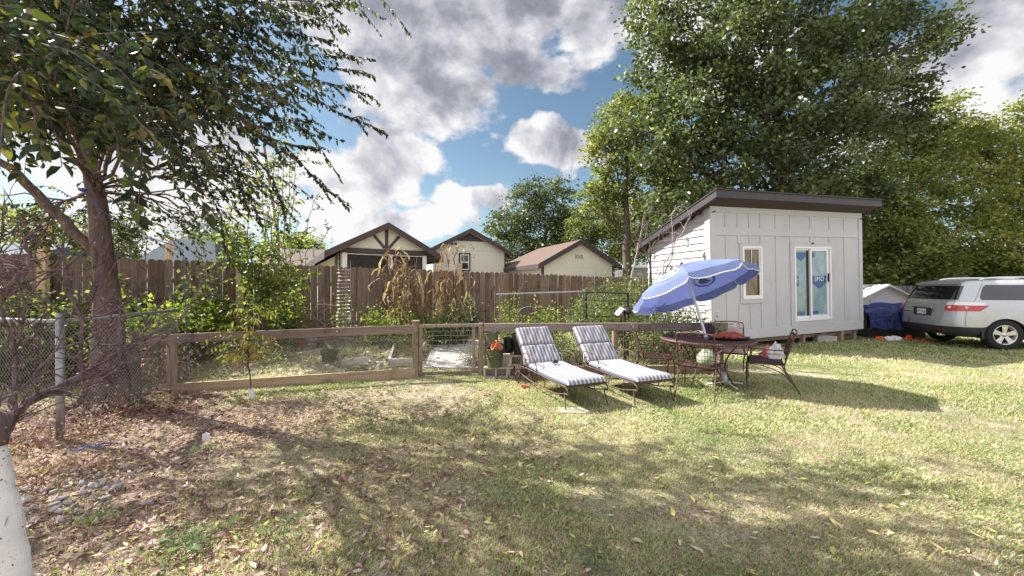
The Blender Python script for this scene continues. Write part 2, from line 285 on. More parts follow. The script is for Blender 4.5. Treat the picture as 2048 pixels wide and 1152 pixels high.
# ---------------- mesh builder ----------------
WM = {}
def wm(o): return WM.get(o.name, Matrix.Identity(4)) if o else Matrix.Identity(4)
def rotm(rx=0, ry=0, rz=0): return Matrix.Rotation(rz, 4, 'Z')@Matrix.Rotation(ry, 4, 'Y')@Matrix.Rotation(rx, 4, 'X')
def put_tags(o, label=None, cat=None, group=None, kind=None):
    if label: o['label'] = label
    if cat: o['category'] = cat
    if group: o['group'] = group
    if kind: o['kind'] = kind
    return o
def thing(name, label, cat, loc=(0, 0, 0), rz=0, group=None, rx=0, ry=0):
    o = bpy.data.objects.new(name, None); COL.objects.link(o); o.location = loc; o.rotation_euler = (rx, ry, rz); o.empty_display_size = .2
    WM[o.name] = Matrix.Translation(loc)@rotm(rx, ry, rz); return put_tags(o, label, cat, group)
class MB:
    def __init__(s): s.v = []; s.f = []; s.r = []; s.cur = .5; s.X = Matrix.Identity(4)
    def rnd(s, r=None): s.cur = random.random() if r is None else r; return s
    def addv(s, pts):
        i = len(s.v); X = s.X; s.v += [X@Vector(p) for p in pts]; return i
    def addf(s, fs): s.f += fs; s.r += [s.cur]*len(fs)
    def quad(s, a, b, c, d): i = s.addv([a, b, c, d]); s.addf([(i, i+1, i+2, i+3)])
    def poly(s, pts): i = s.addv(pts); s.addf([tuple(range(i, i+len(pts)))])
    def box(s, lo, hi, bev=0, mtx=None):
        x0, y0, z0 = lo; x1, y1, z1 = hi
        if bev:
            b = min(bev, .49*min(x1-x0, y1-y0, z1-z0))
            P = []; ids = {}
            for ix, (xo, sx) in enumerate(((x0, 1), (x1, -1))):
                for iy, (yo, sy) in enumerate(((y0, 1), (y1, -1))):
                    for iz, (zo, sz) in enumerate(((z0, 1), (z1, -1))):
                        for k in range(3):
                            p = [xo+sx*b, yo+sy*b, zo+sz*b]; p[k] = (xo, yo, zo)[k]; ids[(ix, iy, iz, k)] = len(P); P.append(p)
            F_ = []
            I = lambda a, b_, c, k: ids[(a, b_, c, k)]
            for a in (0, 1):
                q = [I(a, 0, 0, 0), I(a, 1, 0, 0), I(a, 1, 1, 0), I(a, 0, 1, 0)]; F_.append(q if a else q[::-1])
                q = [I(0, a, 0, 1), I(0, a, 1, 1), I(1, a, 1, 1), I(1, a, 0, 1)]; F_.append(q if a else q[::-1])
                q = [I(0, 0, a, 2), I(1, 0, a, 2), I(1, 1, a, 2), I(0, 1, a, 2)]; F_.append(q if a else q[::-1])
            for a in (0, 1):
                for c in (0, 1):
                    q = [I(0, a, c, 1), I(1, a, c, 1), I(1, a, c, 2), I(0, a, c, 2)]; F_.append(q if (a ^ c) else q[::-1])
                    q = [I(a, 0, c, 0), I(a, 1, c, 0), I(a, 1, c, 2), I(a, 0, c, 2)]; F_.append(q if not (a ^ c) else q[::-1])
                    q = [I(a, c, 0, 0), I(a, c, 1, 0), I(a, c, 1, 1), I(a, c, 0, 1)]; F_.append(q if (a ^ c) else q[::-1])
            for a in (0, 1):
                for b_ in (0, 1):
                    for c in (0, 1):
                        q = [I(a, b_, c, 0), I(a, b_, c, 1), I(a, b_, c, 2)]; F_.append(q if (a+b_+c) % 2 == 0 else q[::-1])
        else:
            P = [(x0, y0, z0), (x1, y0, z0), (x1, y1, z0), (x0, y1, z0), (x0, y0, z1), (x1, y0, z1), (x1, y1, z1), (x0, y1, z1)]
            F_ = [(0, 3, 2, 1), (4, 5, 6, 7), (0, 1, 5, 4), (1, 2, 6, 5), (2, 3, 7, 6), (3, 0, 4, 7)]
        if mtx is not None: P = [mtx@Vector(p) for p in P]
        i = s.addv(P); s.addf([tuple(i+k for k in f) for f in F_]); return s
    def tube(s, pts, rad, n=6, caps=True):
        pts = [Vector(p) for p in pts]; m = len(pts)
        if not hasattr(rad, '__len__'): rad = [rad]*m
        t0 = (pts[1]-pts[0]).normalized(); ref = Vector((0, 0, 1)) if abs(t0.z) < .9 else Vector((1, 0, 0))
        u = t0.cross(ref).normalized(); V_ = []
        for i in range(m):
            t = (pts[min(i+1, m-1)]-pts[max(i-1, 0)])
            t = t.normalized() if t.length > 1e-9 else t0
            u = (u-t*u.dot(t)); u = u.normalized() if u.length > 1e-6 else t.orthogonal().normalized(); w_ = t.cross(u)
            for k in range(n):
                a = 2*PI*k/n; V_.append(pts[i]+(u*math.cos(a)+w_*math.sin(a))*rad[i])
        b = s.addv(V_); F_ = []
        for i in range(m-1):
            for k in range(n): F_.append((b+i*n+k, b+i*n+(k+1) % n, b+(i+1)*n+(k+1) % n, b+(i+1)*n+k))
        if caps: F_.append(tuple(b+k for k in range(n))[::-1]); F_.append(tuple(b+(m-1)*n+k for k in range(n)))
        s.addf(F_); return s
    def lathe(s, prof, c=(0, 0, 0), n=24, mtx=None, cap0=True, cap1=True):
        V_ = []
        for (r, z) in prof:
            for k in range(n):
                a = 2*PI*k/n; p = Vector((r*math.cos(a), r*math.sin(a), z)); p = (mtx@p) if mtx is not None else p+Vector(c); V_.append(p)
        b = s.addv(V_); F_ = []
        for i in range(len(prof)-1):
            for k in range(n): F_.append((b+i*n+k, b+i*n+(k+1) % n, b+(i+1)*n+(k+1) % n, b+(i+1)*n+k))
        if cap0: F_.append(tuple(b+k for k in range(n))[::-1])
        if cap1: F_.append(tuple(b+(len(prof)-1)*n+k for k in range(n)))
        s.addf(F_); return s
    def prism(s, poly, d, nrm=None):
        """poly: 3-D points in a plane, extruded by vector d"""
        d = Vector(d); n = len(poly); P = [Vector(p) for p in poly]; i = s.addv(P+[p+d for p in P])
        s.addf([tuple(range(i, i+n))[::-1], tuple(range(i+n, i+2*n))]+[(i+k, i+(k+1) % n, i+n+(k+1) % n, i+n+k) for k in range(n)]); return s
    def grid(s, fn, nu, nv):
        i = s.addv([fn(a/(nu-1), b/(nv-1)) for b in range(nv) for a in range(nu)])
        s.addf([(i+b*nu+a, i+b*nu+a+1, i+(b+1)*nu+a+1, i+(b+1)*nu+a) for b in range(nv-1) for a in range(nu-1)]); return s
    def build(s, name, mat, parent=None, local=False, smooth=False, label=None, cat=None, group=None, kind=None, origin=None, bevel=0, subsurf=0, solid=0):
        V_ = s.v
        if parent is not None:
            W = wm(parent); base = Matrix.Identity(4)
            if not local: iv = W.inverted(); V_ = [iv@p for p in V_]
        else:
            if origin is None:
                xs = [p.x for p in V_]; ys = [p.y for p in V_]; zs = [p.z for p in V_]
                origin = Vector(((min(xs)+max(xs))/2, (min(ys)+max(ys))/2, min(zs)))
            V_ = [p-Vector(origin) for p in V_]
        me = bpy.data.meshes.new(name); me.from_pydata([tuple(p) for p in V_], [], s.f)
        a = me.attributes.new('rnd', 'FLOAT', 'FACE'); a.data.foreach_set('value', np.array(s.r, dtype=np.float32)[:len(me.polygons)])
        me.materials.append(mat if not isinstance(mat, str) else M[mat])
        if smooth: me.polygons.foreach_set('use_smooth', [True]*len(me.polygons))
        me.update()
        o = bpy.data.objects.new(name, me); COL.objects.link(o)
        if parent is not None: o.parent = parent; WM[o.name] = wm(parent)
        else: o.location = origin; WM[o.name] = Matrix.Translation(origin)
        if solid: md = o.modifiers.new('s', 'SOLIDIFY'); md.thickness = solid
        if bevel: md = o.modifiers.new('b', 'BEVEL'); md.width = bevel; md.segments = 2; md.limit_method = 'ANGLE'
        if subsurf: md = o.modifiers.new('u', 'SUBSURF'); md.levels = subsurf; md.render_levels = subsurf
        return put_tags(o, label, cat, group, kind)

def npmesh(name, V, nper, mat, rv, parent=None, faces=None, origin=None, **tags):
    """V: (N*nper,3) world verts; faces template (per item) of equal-size polys"""
    N = len(V)//nper; faces = faces or [list(range(nper))]
    if parent is not None: iv = np.array(wm(parent).inverted()); V = V@iv[:3, :3].T+iv[:3, 3]
    else:
        origin = np.array(origin if origin is not None else [V[:, 0].mean(), V[:, 1].mean(), V[:, 2].min()]); V = V-origin
    me = bpy.data.meshes.new(name); me.vertices.add(len(V)); me.vertices.foreach_set('co', V.astype(np.float32).ravel())
    fs = [np.array(f) for f in faces]; k = len(fs[0]); T = np.array(fs)                     # (nf,k)
    L = (np.arange(N)[:, None, None]*nper+T[None]).reshape(-1)
    nf = N*len(fs); me.loops.add(len(L)); me.loops.foreach_set('vertex_index', L.astype(np.int32))
    me.polygons.add(nf); me.polygons.foreach_set('loop_start', (np.arange(nf)*k).astype(np.int32))
    try: me.polygons.foreach_set('loop_total', np.full(nf, k, dtype=np.int32))
    except Exception: pass
    me.update(calc_edges=True)
    a = me.attributes.new('rnd', 'FLOAT', 'FACE'); a.data.foreach_set('value', np.repeat(rv, len(fs)).astype(np.float32))
    me.materials.append(M[mat]); o = bpy.data.objects.new(name, me); COL.objects.link(o)
    if parent is not None: o.parent = parent; WM[o.name] = wm(parent)
    else: o.location = origin; WM[o.name] = Matrix.Translation(origin)
    return put_tags(o, **tags)
def nrm(a): return a/np.maximum(1e-9, np.linalg.norm(a, axis=1, keepdims=True))
def leafverts(C, D, L, W, fold=.25, six=False):
    """C base points, D axis directions; kites (4 verts) or folded leaves (6 verts, two quads)"""
    N = len(C); D = nrm(D); side = nrm(np.cross(D, rng.normal(size=(N, 3)))); up = np.cross(side, D)
    L = np.asarray(L).reshape(-1, 1)*np.ones((N, 1)); W = np.asarray(W).reshape(-1, 1)*np.ones((N, 1))
    if not six:
        P = np.stack([C, C+D*L*.45-side*W*.5+up*W*fold, C+D*L, C+D*L*.45+side*W*.5+up*W*fold], 1); return P.reshape(-1, 3)
    tip = C+D*L-up*L*.12; mid1 = C+D*L*.33; 
    P = np.stack([C, mid1-side*W*.5+up*W*fold, C+D*L*.7-side*W*.33+up*W*fold*.6, tip, C+D*L*.7+side*W*.33+up*W*fold*.6, mid1+side*W*.5+up*W*fold], 1)
    return P.reshape(-1, 3)
SIX = [[0, 1, 2, 3], [0, 3, 4, 5]]
def vnoise(x, y, seed=0, sc=1.0):
    """cheap smooth value noise, numpy"""
    r = np.random.default_rng(seed).random((64, 64)); x = np.asarray(x)*sc+31.7; y = np.asarray(y)*sc+17.3
    xi = np.floor(x).astype(int); yi = np.floor(y).astype(int); fx = x-xi; fy = y-yi; fx = fx*fx*(3-2*fx); fy = fy*fy*(3-2*fy)
    g_ = lambda a, b: r[a % 64, b % 64]
    return (g_(xi, yi)*(1-fx)+g_(xi+1, yi)*fx)*(1-fy)+(g_(xi, yi+1)*(1-fx)+g_(xi+1, yi+1)*fx)*fy
def fbm(x, y, seed=0, sc=1.0): return (vnoise(x, y, seed, sc)*.55+vnoise(x, y, seed+1, sc*2.1)*.28+vnoise(x, y, seed+2, sc*4.7)*.17)

# ---------------- ground ----------------
def rail_y(x): return 6.78+.17*(x+1.71) if x < -.6 else 6.97+.045*(x+.6)
FC, FS, FD = .927, .375, 10.5                    # back fence: direction (FC, FS), distance FD along its normal
def fence_pt(xp): Y = FD/(FC-FS*xp); return Vector((xp*Y, Y))
def zg(x, y):
    x = np.asarray(x, float); y = np.asarray(y, float)
    ry = np.where(x < -.6, 6.78+.17*(x+1.71), 6.97+.045*(x+.6)); ry = np.where(x < -5.6, 6.1+.6*(-5.6-x), ry)
    fy = (FD+FS*x)/FC; t = np.clip((y-ry)/np.maximum(.5, fy-ry), 0, 1.6)
    k = np.clip((4.4-x)/1.6, 0, 1); z = np.where(y > ry, .05*np.clip((y-ry)/.15, 0, 1)+.36*np.clip(t, 0, 1)**.9, 0)*k
    z = z+.012*(fbm(x, y, 3, 1.3)-.5)+np.where(y > 60, -(y-60)*.01, 0)-.13*np.clip((-1.7-x)/4, 0, 1.2)*np.clip((y-2)/2.5, 0, 1)*np.clip((14-y)/5, 0, 1)
    return z
def Zg(x, y): return float(zg(x, y))
def axis(a, b, near0, near1, dn, nfar):
    l = -(np.geomspace(1, 1-a+near0, nfar)-1)+near0; l = l[::-1]; c = np.arange(near0, near1, dn); r_ = near1+np.geomspace(1, 1+b-near1, nfar)-1
    return np.concatenate([l[:-1], c, r_])
gx = axis(-420, 420, -14, 18, .16, 26); gy = axis(-60, 600, -1, 20, .16, 26)
GX, GY = np.meshgrid(gx, gy); GZ = zg(GX, GY)
me = bpy.data.meshes.new('lawn'); nx, ny = len(gx), len(gy)
idx = np.arange(nx*ny).reshape(ny, nx)
me.from_pydata(np.stack([GX, GY, GZ], -1).reshape(-1, 3).tolist(), [], np.stack([idx[:-1, :-1], idx[:-1, 1:], idx[1:, 1:], idx[1:, :-1]], -1).reshape(-1, 4).tolist())
me.polygons.foreach_set('use_smooth', [True]*len(me.polygons))
def lawn_fn(g):
    oc = OC(g); sp = g.add('ShaderNodeSeparateXYZ'); g.l.new(oc, sp.inputs[0])
    big = g.noise(oc, .55, 6, .62); mid = g.noise(oc, 3.1, 6, .68, .4); fine = g.noise(g.mapping(oc, (1, 1, 1)), 42, 5, .7, .6); vf = g.noise(oc, 160, 3, .7)
    col = g.ramp(g.m('ADD', g.m('MULTIPLY', mid, .5), g.m('MULTIPLY', fine, .5)), [(.32, (.10, .08, .05)), (.45, (.27, .24, .15)), (.56, (.47, .42, .30)), (.68, (.58, .50, .40))])
    green = g.ramp(fine, [(.3, (.07, .095, .035)), (.55, (.24, .27, .11)), (.75, (.42, .41, .24))])
    col = g.mix(g.ss(big, .42, .62), col, green)
    dirt = g.ramp(fine, [(.35, (.22, .15, .13)), (.55, (.43, .32, .27)), (.7, (.60, .48, .41))])
    left = g.m('ADD', g.ss(g.m('ADD', sp.outputs[0], g.m('MULTIPLY', big, 2.0)), 0.6, -2.6), 0)
    near = g.ss(sp.outputs[1], 6.4, 5.2)
    dm = g.m('MAXIMUM', g.m('MULTIPLY', g.m('MULTIPLY', left, near), .85), g.ss(g.noise(oc, 1.15, 5, .6), .57, .68))
    col = g.mix(dm, col, dirt)
    gard = g.ss(sp.outputs[1], 7.3, 8.2); col = g.mix(g.m('MULTIPLY', gard, g.ss(sp.outputs[0], 3.8, 2.5)), col, g.mix(g.ss(mid, .4, .6), dirt, green))
    return pbsdf(g, col, .95, 0, g.m('ADD', fine, g.m('MULTIPLY', vf, .6)), .8, .03, .12)
M['lawn'] = material('lawn', lawn_fn); me.materials.append(M['lawn'])
o = bpy.data.objects.new('lawn', me); COL.objects.link(o); o['kind'] = 'structure'
# concrete path beyond the gate
p = MB()
for i, (y0, y1) in enumerate(((7.12, 8.28), (8.31, 9.3))):
    for (xa, xb) in ((-1.62-.06*i, -.62-.06*i),):
        P = []
        for (x, y) in ((xa, y0), (xb, y0), (xb-.1, y1), (xa-.1, y1)): P.append((x, y, Zg(x, y)+.03))
        p.prism(P, (0, 0, -.12))
p.build('garden_path', 'concrete', kind='structure', bevel=.008)

# ---------------- timber rail fence, gate, wire ----------------
def plank(mb, a, b, z0, z1, th, ext=0, off=0):
    """board from a to b (2-D), height z0..z1 (may be pairs)"""
    a = Vector(a); b = Vector(b); d = (b-a).normalized(); n = Vector((-d.y, d.x)); a = a-d*ext+n*off; b = b+d*ext+n*off
    z0 = z0 if hasattr(z0, '__len__') else (z0, z0); z1 = z1 if hasattr(z1, '__len__') else (z1, z1)
    L = (b-a).length; k = max(1, int(L/.5)); h = n*th/2; V_ = []
    for i in range(k+1):
        t = i/k; q = a.lerp(b, t); za = z0[0]*(1-t)+z0[1]*t; zb = z1[0]*(1-t)+z1[1]*t
        V_ += [(q.x-h.x, q.y-h.y, za), (q.x+h.x, q.y+h.y, za), (q.x+h.x, q.y+h.y, zb), (q.x-h.x, q.y-h.y, zb)]
    i0 = mb.addv(V_); F_ = [(i0, i0+1, i0+2, i0+3), (i0+4*k+3, i0+4*k+2, i0+4*k+1, i0+4*k)]
    for i in range(k):
        for c in range(4): F_.append((i0+4*i+c, i0+4*i+(c+1) % 4, i0+4*i+4+(c+1) % 4, i0+4*i+4+c))
    mb.addf(F_)
def local_build(fn, name, mat, parent, a, b, **k):
    """build along local x so that wood grain follows the board: child gets its own rotation"""
    a = Vector(a); b = Vector(b); d = (b-a); L = d.length; ang = math.atan2(d.y, d.x)
    mb = MB(); mb.rnd(); fn(mb, L)
    off = random.uniform(-3, 3)
    base = Matrix.Translation((a.x, a.y, 0))@rotm(rz=ang)
    o = mb.build(name, mat, None, origin=(0, 0, 0), **k)
    M_ = wm(parent).inverted()@base if parent else base
    o.matrix_basis = M_
    if parent: o.parent = parent
    WM[o.name] = base; return o
def rail_s(h0a, h1a, h0b, h1b, th):
    return lambda mb, L: [mb.prism([(0, -th/2, h0a), (L, -th/2, h0b), (L, -th/2, h1b), (0, -th/2, h1a)], (0, th, 0))]
gl, gr_ = Vector((-1.68, 6.80)), Vector((-.60, 6.97))
lf_a = Vector((-6.02, 6.12))
fen = thing('rail_fence', 'weathered timber rail fence with board kerb left of the garden gate', 'fence', (-3.8, 6.45, 0))
def rail(h0, h1, th, s=0): return lambda mb, L: [mb.box((s, -th/2, h0), (L, th/2, h1), .006)]
local_build(rail_s(.675, .815, .775, .92, .045), 'rail', 'rail', fen, lf_a, gl, bevel=.005)
local_build(rail_s(-.20, .03, -.05, .165, .045), 'kerb_board', 'board', fen, (-5.62, 6.17), gl+Vector((-.02, -.01)))
for (x, h, r_) in ((-5.47, .70, .065), ):
    p = MB(); y = rail_y(x)-.0; p.tube([(x, y+.09, -.3), (x, y+.09, h)], [r_, r_], 14); p.build('post', 'post', fen, smooth=False)
p = MB(); p.box((gl.x-.06, gl.y-.03, -.05), (gl.x+.035, gl.y+.07, .985), .006); p.box((gl.x-.075, gl.y-.045, .965), (gl.x+.05, gl.y+.085, .995), .005); p.build('gate_post', 'post', fen)
for (x, z) in ((-4.55, .79), (-2.95, .825), (-1.78, .86), (-5.3, .77)): p = MB(); p.lathe([(.0, 0), (.012, .001), (.016, -.006)], mtx=Matrix.Translation((x, rail_y(x)-.027, z))@rotm(R(90)), n=10); p.build('bolt_head', 'galv', fen)
def wire_mesh(mb, a, b, z0, z1, dx, dz, r_=.0016, jit=.004, hexa=False):
    a = Vector(a); b = Vector(b); L = (b-a).length; n = max(1, int(L/dx))
    if not hexa:
        for i in range(n+1):
            q = a.lerp(b, i/n); mb.tube([(q.x+random.uniform(-jit, jit), q.y, z0), (q.x+random.uniform(-jit, jit), q.y+.004, z1)], r_, 3, False)
        m = max(1, int((z1-z0)/dz))
        for j in range(m+1):
            z = z0+(z1-z0)*j/m; mb.tube([(a.x, a.y, z), ((a.x+b.x)/2, (a.y+b.y)/2, z+random.uniform(-jit, jit)*2), (b.x, b.y, z)], r_, 3, False)
    else:
        m = max(1, int((z1-z0)/dz)); 
        for i in range(-m, n+1):
            for sgn in (1, -1):
                pts = []
                for j in range(m+1):
                    k = i+j/1.0 if sgn > 0 else i+m-j
                    k2 = k*1.0
                    if 0 <= k2 <= n: q = a.lerp(b, k2/n); pts.append((q.x, q.y+.003*sgn, z0+(z1-z0)*j/m))
                if len(pts) > 1: mb.tube(pts, r_, 3, False)
p = MB(); wire_mesh(p, (-5.4, 6.24), gl+Vector((-.04, .04)), .03, .72, .055, .055, .0009, 0, True); p.build('chicken_wire', 'wire', fen)
gate = thing('garden_gate', 'grey timber garden gate filled with square wire mesh', 'gate', (-1.15, 6.89, 0))
local_build(rail(.865, .925, .035, .045), 'top_rail', 'post', gate, gl, gr_)
local_build(rail(.03, .085, .035, .045), 'bottom_rail', 'post', gate, gl, gr_)
for nm, (x, y) in (('stile', (-1.60, 6.815)), ('stile', (-.69, 6.96))):
    p = MB(); p.box((x-.025, y-.018, .087), (x+.025, y+.018, .863), .004); p.build(nm, 'post', gate)
p = MB(); wire_mesh(p, (-1.62, 6.84), (-.66, 6.985), .06, .88, .10, .075, .0016); p.build('wire_mesh', 'wire', gate)
p = MB(); p.box((-.78, 6.925, .50), (-.62, 6.935, .52)); p.build('latch', 'galv', gate)
fer = thing('rail_fence', 'weathered timber rail fence running behind the loungers and table', 'fence', (2, 7.05, 0))
p = MB(); p.box((-.60, 6.93, -.05), (-.515, 7.03, .935), .006); p.build('gate_post', 'post', fer)
p = MB(); p.box((-.50, 6.975, -.05), (-.44, 7.04, .84), .006); p.build('post', 'post', fer)
local_build(rail(.785, .93, .045), 'rail', 'rail', fer, (-.50, 6.95), (2.30, 7.07))
local_build(rail(.785, .925, .045), 'rail', 'rail', fer, (2.31, 7.07), (3.98, 7.15))
local_build(rail(-.02, .15, .045), 'kerb_board', 'board', fer, (.1, 6.98), (3.98, 7.15))
for x in (1.9, 3.9):
    p = MB(); y = rail_y(x)+.08; p.tube([(x, y, -.1), (x, y, .82)], .055, 12); p.build('post', 'post', fer)
p = MB()
for (x, z) in ((-.42, .87), (-.08, .87), (2.18, .87), (2.5, .865), (3.4, .86)): p = MB(); p.lathe([(.0, 0), (.012, .001), (.017, -.006)], mtx=Matrix.Translation((x, rail_y(x)-.037, z))@rotm(R(90)), n=10); p.build('bolt_head', 'galv', fer)
p = MB(); wire_mesh(p, (-.42, 7.0), (4.3, 7.2), .14, .80, .10, .09, .0014); p.build('wire_mesh', 'wire', fer)

# ---------------- picket privacy fences ----------------
def picket(mb, c, d, n, z0, z1, wd=.138, th=.017, tilt=0):
    """dog-eared/rounded picket centred at c (2-D)"""
    h = wd/2; prof = [(-h, z0), (h, z0), (h, z1-.05), (h*.82, z1-.022), (h*.42, z1-.003), (-h*.42, z1), (-h*.82, z1-.022), (-h, z1-.05)]
    P = [(c.x+d.x*(x+tilt*(z-z0))-n.x*th/2, c.y+d.y*(x+tilt*(z-z0))-n.y*th/2, z) for (x, z) in prof]
    mb.prism(P, (n.x*th, n.y*th, 0))
def privacy(name, label, a, b, top, mat='picket', pitch=.147, drop=1.8, side=1, posts=()):
    a = Vector(a); b = Vector(b); d = (b-a).normalized(); n = Vector((-d.y, d.x)); L = (b-a).length; k = int(L/pitch)
    r0 = thing(name, label, 'fence', (a.x, a.y, 0)); mb = MB()
    for i in range(k):
        c = a+d*(i*pitch+random.uniform(-.004, .004))+n*random.uniform(-.006, .006); zt = top(i/k)+random.uniform(-.012, .012)
        mb.rnd(); picket(mb, c, d, n, zt-drop, zt, .143 if random.random() < .85 else .137, tilt=random.uniform(-.006, .006))
    mb.build('picket_panel', mat, r0)
    mb = MB()
    for (h0, h1) in ((.35, .44), (1.3, 1.39)):
        plank(mb, a+n*.05*side, b+n*.05*side, (top(0)-drop+h0, top(1)-drop+h0), (top(0)-drop+h1, top(1)-drop+h1), .04)
    mb.build('stringer', mat, r0)
    return r0, a, d, n
A = fence_pt(-1.75); B = fence_pt(.56)
x0_, x1_ = A.x, B.x
def ftop(t):
    x = x0_+(x1_-x0_)*t; return 2.17-.0245*(x+7.5)
bf, fa, fd, fn_ = privacy('privacy_fence', 'tall weathered brown picket fence across the back of the garden', A, B, ftop)
for xp in (-.70,):                       # fresh timber post nailed to the fence
    q = fence_pt(xp)-fn_*.09; p = MB(); p.rnd(.7); p.box((q.x-.07, q.y-.03, .3), (q.x+.07, q.y+.03, 2.17), .005); p.build('post', 'postnew', bf, label='fresh orange timber post')
q = fence_pt(-1.2)-fn_*.1; p = MB(); p.rnd(.8); p.box((q.x-.09, q.y-.04, .3), (q.x+.09, q.y+.04, 2.5), .005); p.build('post', 'postnew', bf)
privacy('privacy_fence', 'dark grey picket fence beside the playhouse behind the parked car', (10.5, 17.2), (34, 15.0), lambda t: 1.62, 'picket_d')
# poles standing beyond / in the fence
for (u, v0, v1, Yd, rr, lab, mt) in ((92, 445, 560, 9.4, .055, 'pale timber pole above the fence, leftmost', 'postnew'), (338, 484, 560, 10.6, .055, 'pale timber pole beside the slate blue roof', 'postnew')):
    a = at(u, v1, Yd); b = at(u, v0, Yd); p = MB(); p.rnd(.8); p.box((a.x-rr, a.y-rr, 0.2), (a.x+rr, a.y+rr, b.z), .008)
    o = p.build('timber_pole', mt); put_tags(o, lab, 'pole')
a = at(556, 470, 8.6); b = at(528, 290, 8.6); p = MB(); p.tube([(a.x+.06, a.y, .25), a, b], [.035, .032, .026], 8); put_tags(p.build('netting_pole', 'drystem'), 'tall thin leaning cane pole behind the young leafy tree', 'pole')

# ---------------- chain link fence on the left ----------------
cl = thing('chain_link_fence', 'chain link fence with steel top rail by the big tree on the left', 'fence', (-4.95, 4.25, 0))
p = MB(); p.tube([(-4.95, 4.25, -.3), (-4.96, 4.25, 1.25)], .035, 12); p.lathe([(.037, 1.25), (.037, 1.27), (.02, 1.3), (0, 1.305)], (-4.96, 4.25, 0), 12); p.build('post', 'galv', cl, smooth=True)
p = MB(); p.tube([(-9.5, 5.3, 1.22), (-4.96, 4.25, 1.21), (-5.25, 6.1, 1.22)], .022, 8); p.build('top_rail', 'galv', cl, smooth=True)
p = MB()
for (x, y) in ((-7.2, 4.78),): p = MB(); p.tube([(x, y, -.1), (x, y, 1.22)], .025, 10); p.build('post', 'galv', cl, smooth=True)
p = MB(); wire_mesh(p, (-9.5, 5.3), (-4.96, 4.25), .04, 1.2, .052, .052, .0016, 0, True); wire_mesh(p, (-4.96, 4.25), (-5.25, 6.1), .04, 1.2, .052, .052, .0016, 0, True)
p.build('chain_link_mesh', 'wire', cl)

# ---------------- shed ----------------
SW, SDp = 5.57, 2.45
sx, sy = 5.04, 9.72; sang = math.atan2(1.71, 5.3)
shed = thing('garden_shed', 'pale grey garden shed on blocks with a dark single slope roof', 'shed', (sx, sy, 0), sang, ry=R(-1.4))
ZB, ZT = .24, 3.57                   # wall bottom / top in local
W_ = wm(shed)
def sb(): m = MB(); m.rnd(.5); return m
def ubox(mb, lo, hi, bev=.004): mb.box(lo, hi, bev)
roofz = lambda y: ZT+.02-(y)*math.tan(R(17.5))      # underside of rafters falls towards the back
wins = dict(x0=.99, x1=1.66, z0=1.23, z1=2.60); dr = dict(x0=2.81, x1=4.24, z0=.56, z1=2.60)
p = sb()
def fpanel(x0, x1, z0, z1): p.box((x0, 0, z0), (x1, .09, z1))
fpanel(0, wins['x0'], ZB, ZT); fpanel(wins['x0'], wins['x1'], ZB, wins['z0']); fpanel(wins['x0'], wins['x1'], wins['z1'], ZT); fpanel(wins['x1'], dr['x0'], ZB, ZT)
fpanel(dr['x0'], dr['x1'], ZB, dr['z0']); fpanel(dr['x0'], dr['x1'], dr['z1'], ZT); fpanel(dr['x1'], SW, ZB, ZT)
p.build('front_wall', 'shedwall', shed, local=True)
p = sb()
t = .02
p.box((-.02, -t, ZB-.04), (SW+.02, .001, ZB+.20), .003)            # bottom trim
p.box((-.02, -t, ZT-.12), (SW+.02, .001, ZT+.03), .003)             # top trim
p.box((.09, -t, ZT-.69), (SW-.14, .001, ZT-.49), .003)             # middle trim
p.box((-.02, -t-.004, ZB+.20), (.12, .001, ZT-.12), .003); p.box((SW-.12, -t-.004, ZB+.20), (SW+.02, .001, ZT-.12), .003)
bx = [.487, .89, 1.276, 1.66, 2.196, 2.73, 3.495, 4.25, 4.853]
for i, x in enumerate(bx):
    p.box((x-.035, -t+.004, ZT-.49), (x+.035, .001, ZT-.12), .003)
    if i in (0, 4): p.box((x-.035, -t+.004, ZB+.20), (x+.035, .001, ZT-.69), .003)
    elif i == 8: p.box((x-.035, -t+.004, ZB+.20), (x+.035, .001, ZT-.69), .003)
    elif i in (1, 2, 3): 
        p.box((x-.035, -t+.004, wins['z1']+.075), (x+.035, .001, ZT-.69), .003); p.box((x-.035, -t+.004, ZB+.20), (x+.035, .001, wins['z0']-.115), .003)
    elif i in (5, 6, 7): p.box((x-.035, -t+.004, dr['z1']+.125), (x+.035, .001, ZT-.69), .003)
# casings round window and door
def casing(d, w_, zb):
    p.box((d['x0']-w_, -t-.008, d['z1']), (d['x1']+w_, .001, d['z1']+w_), .003); p.box((d['x0']-w_, -t-.008, d['z0']-zb), (d['x1']+w_, .001, d['z0']), .003)
    p.box((d['x0']-w_, -t-.008, d['z0']), (d['x0'], .001, d['z1']), .003); p.box((d['x1'], -t-.008, d['z0']), (d['x1']+w_, .001, d['z1']), .003)
casing(wins, .075, .11); casing(dr, .12, .12)
p.build('battens_and_trim', 'shedwall', shed, local=True)
# side wall with lap siding (left), plain others
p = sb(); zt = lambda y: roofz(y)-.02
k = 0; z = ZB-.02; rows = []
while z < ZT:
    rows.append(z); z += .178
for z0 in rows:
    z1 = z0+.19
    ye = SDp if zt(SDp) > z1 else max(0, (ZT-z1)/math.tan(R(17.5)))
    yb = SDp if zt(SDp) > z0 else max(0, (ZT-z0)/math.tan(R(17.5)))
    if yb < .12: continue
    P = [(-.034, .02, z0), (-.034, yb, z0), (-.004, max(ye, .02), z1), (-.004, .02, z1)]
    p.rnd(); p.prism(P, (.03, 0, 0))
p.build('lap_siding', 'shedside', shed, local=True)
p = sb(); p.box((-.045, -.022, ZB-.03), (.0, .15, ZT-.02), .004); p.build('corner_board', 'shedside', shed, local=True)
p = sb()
p.prism([(.02, .1, ZB), (.02, SDp, ZB), (.02, SDp, zt(SDp)), (.02, .1, zt(.1))], (.05, 0, 0))
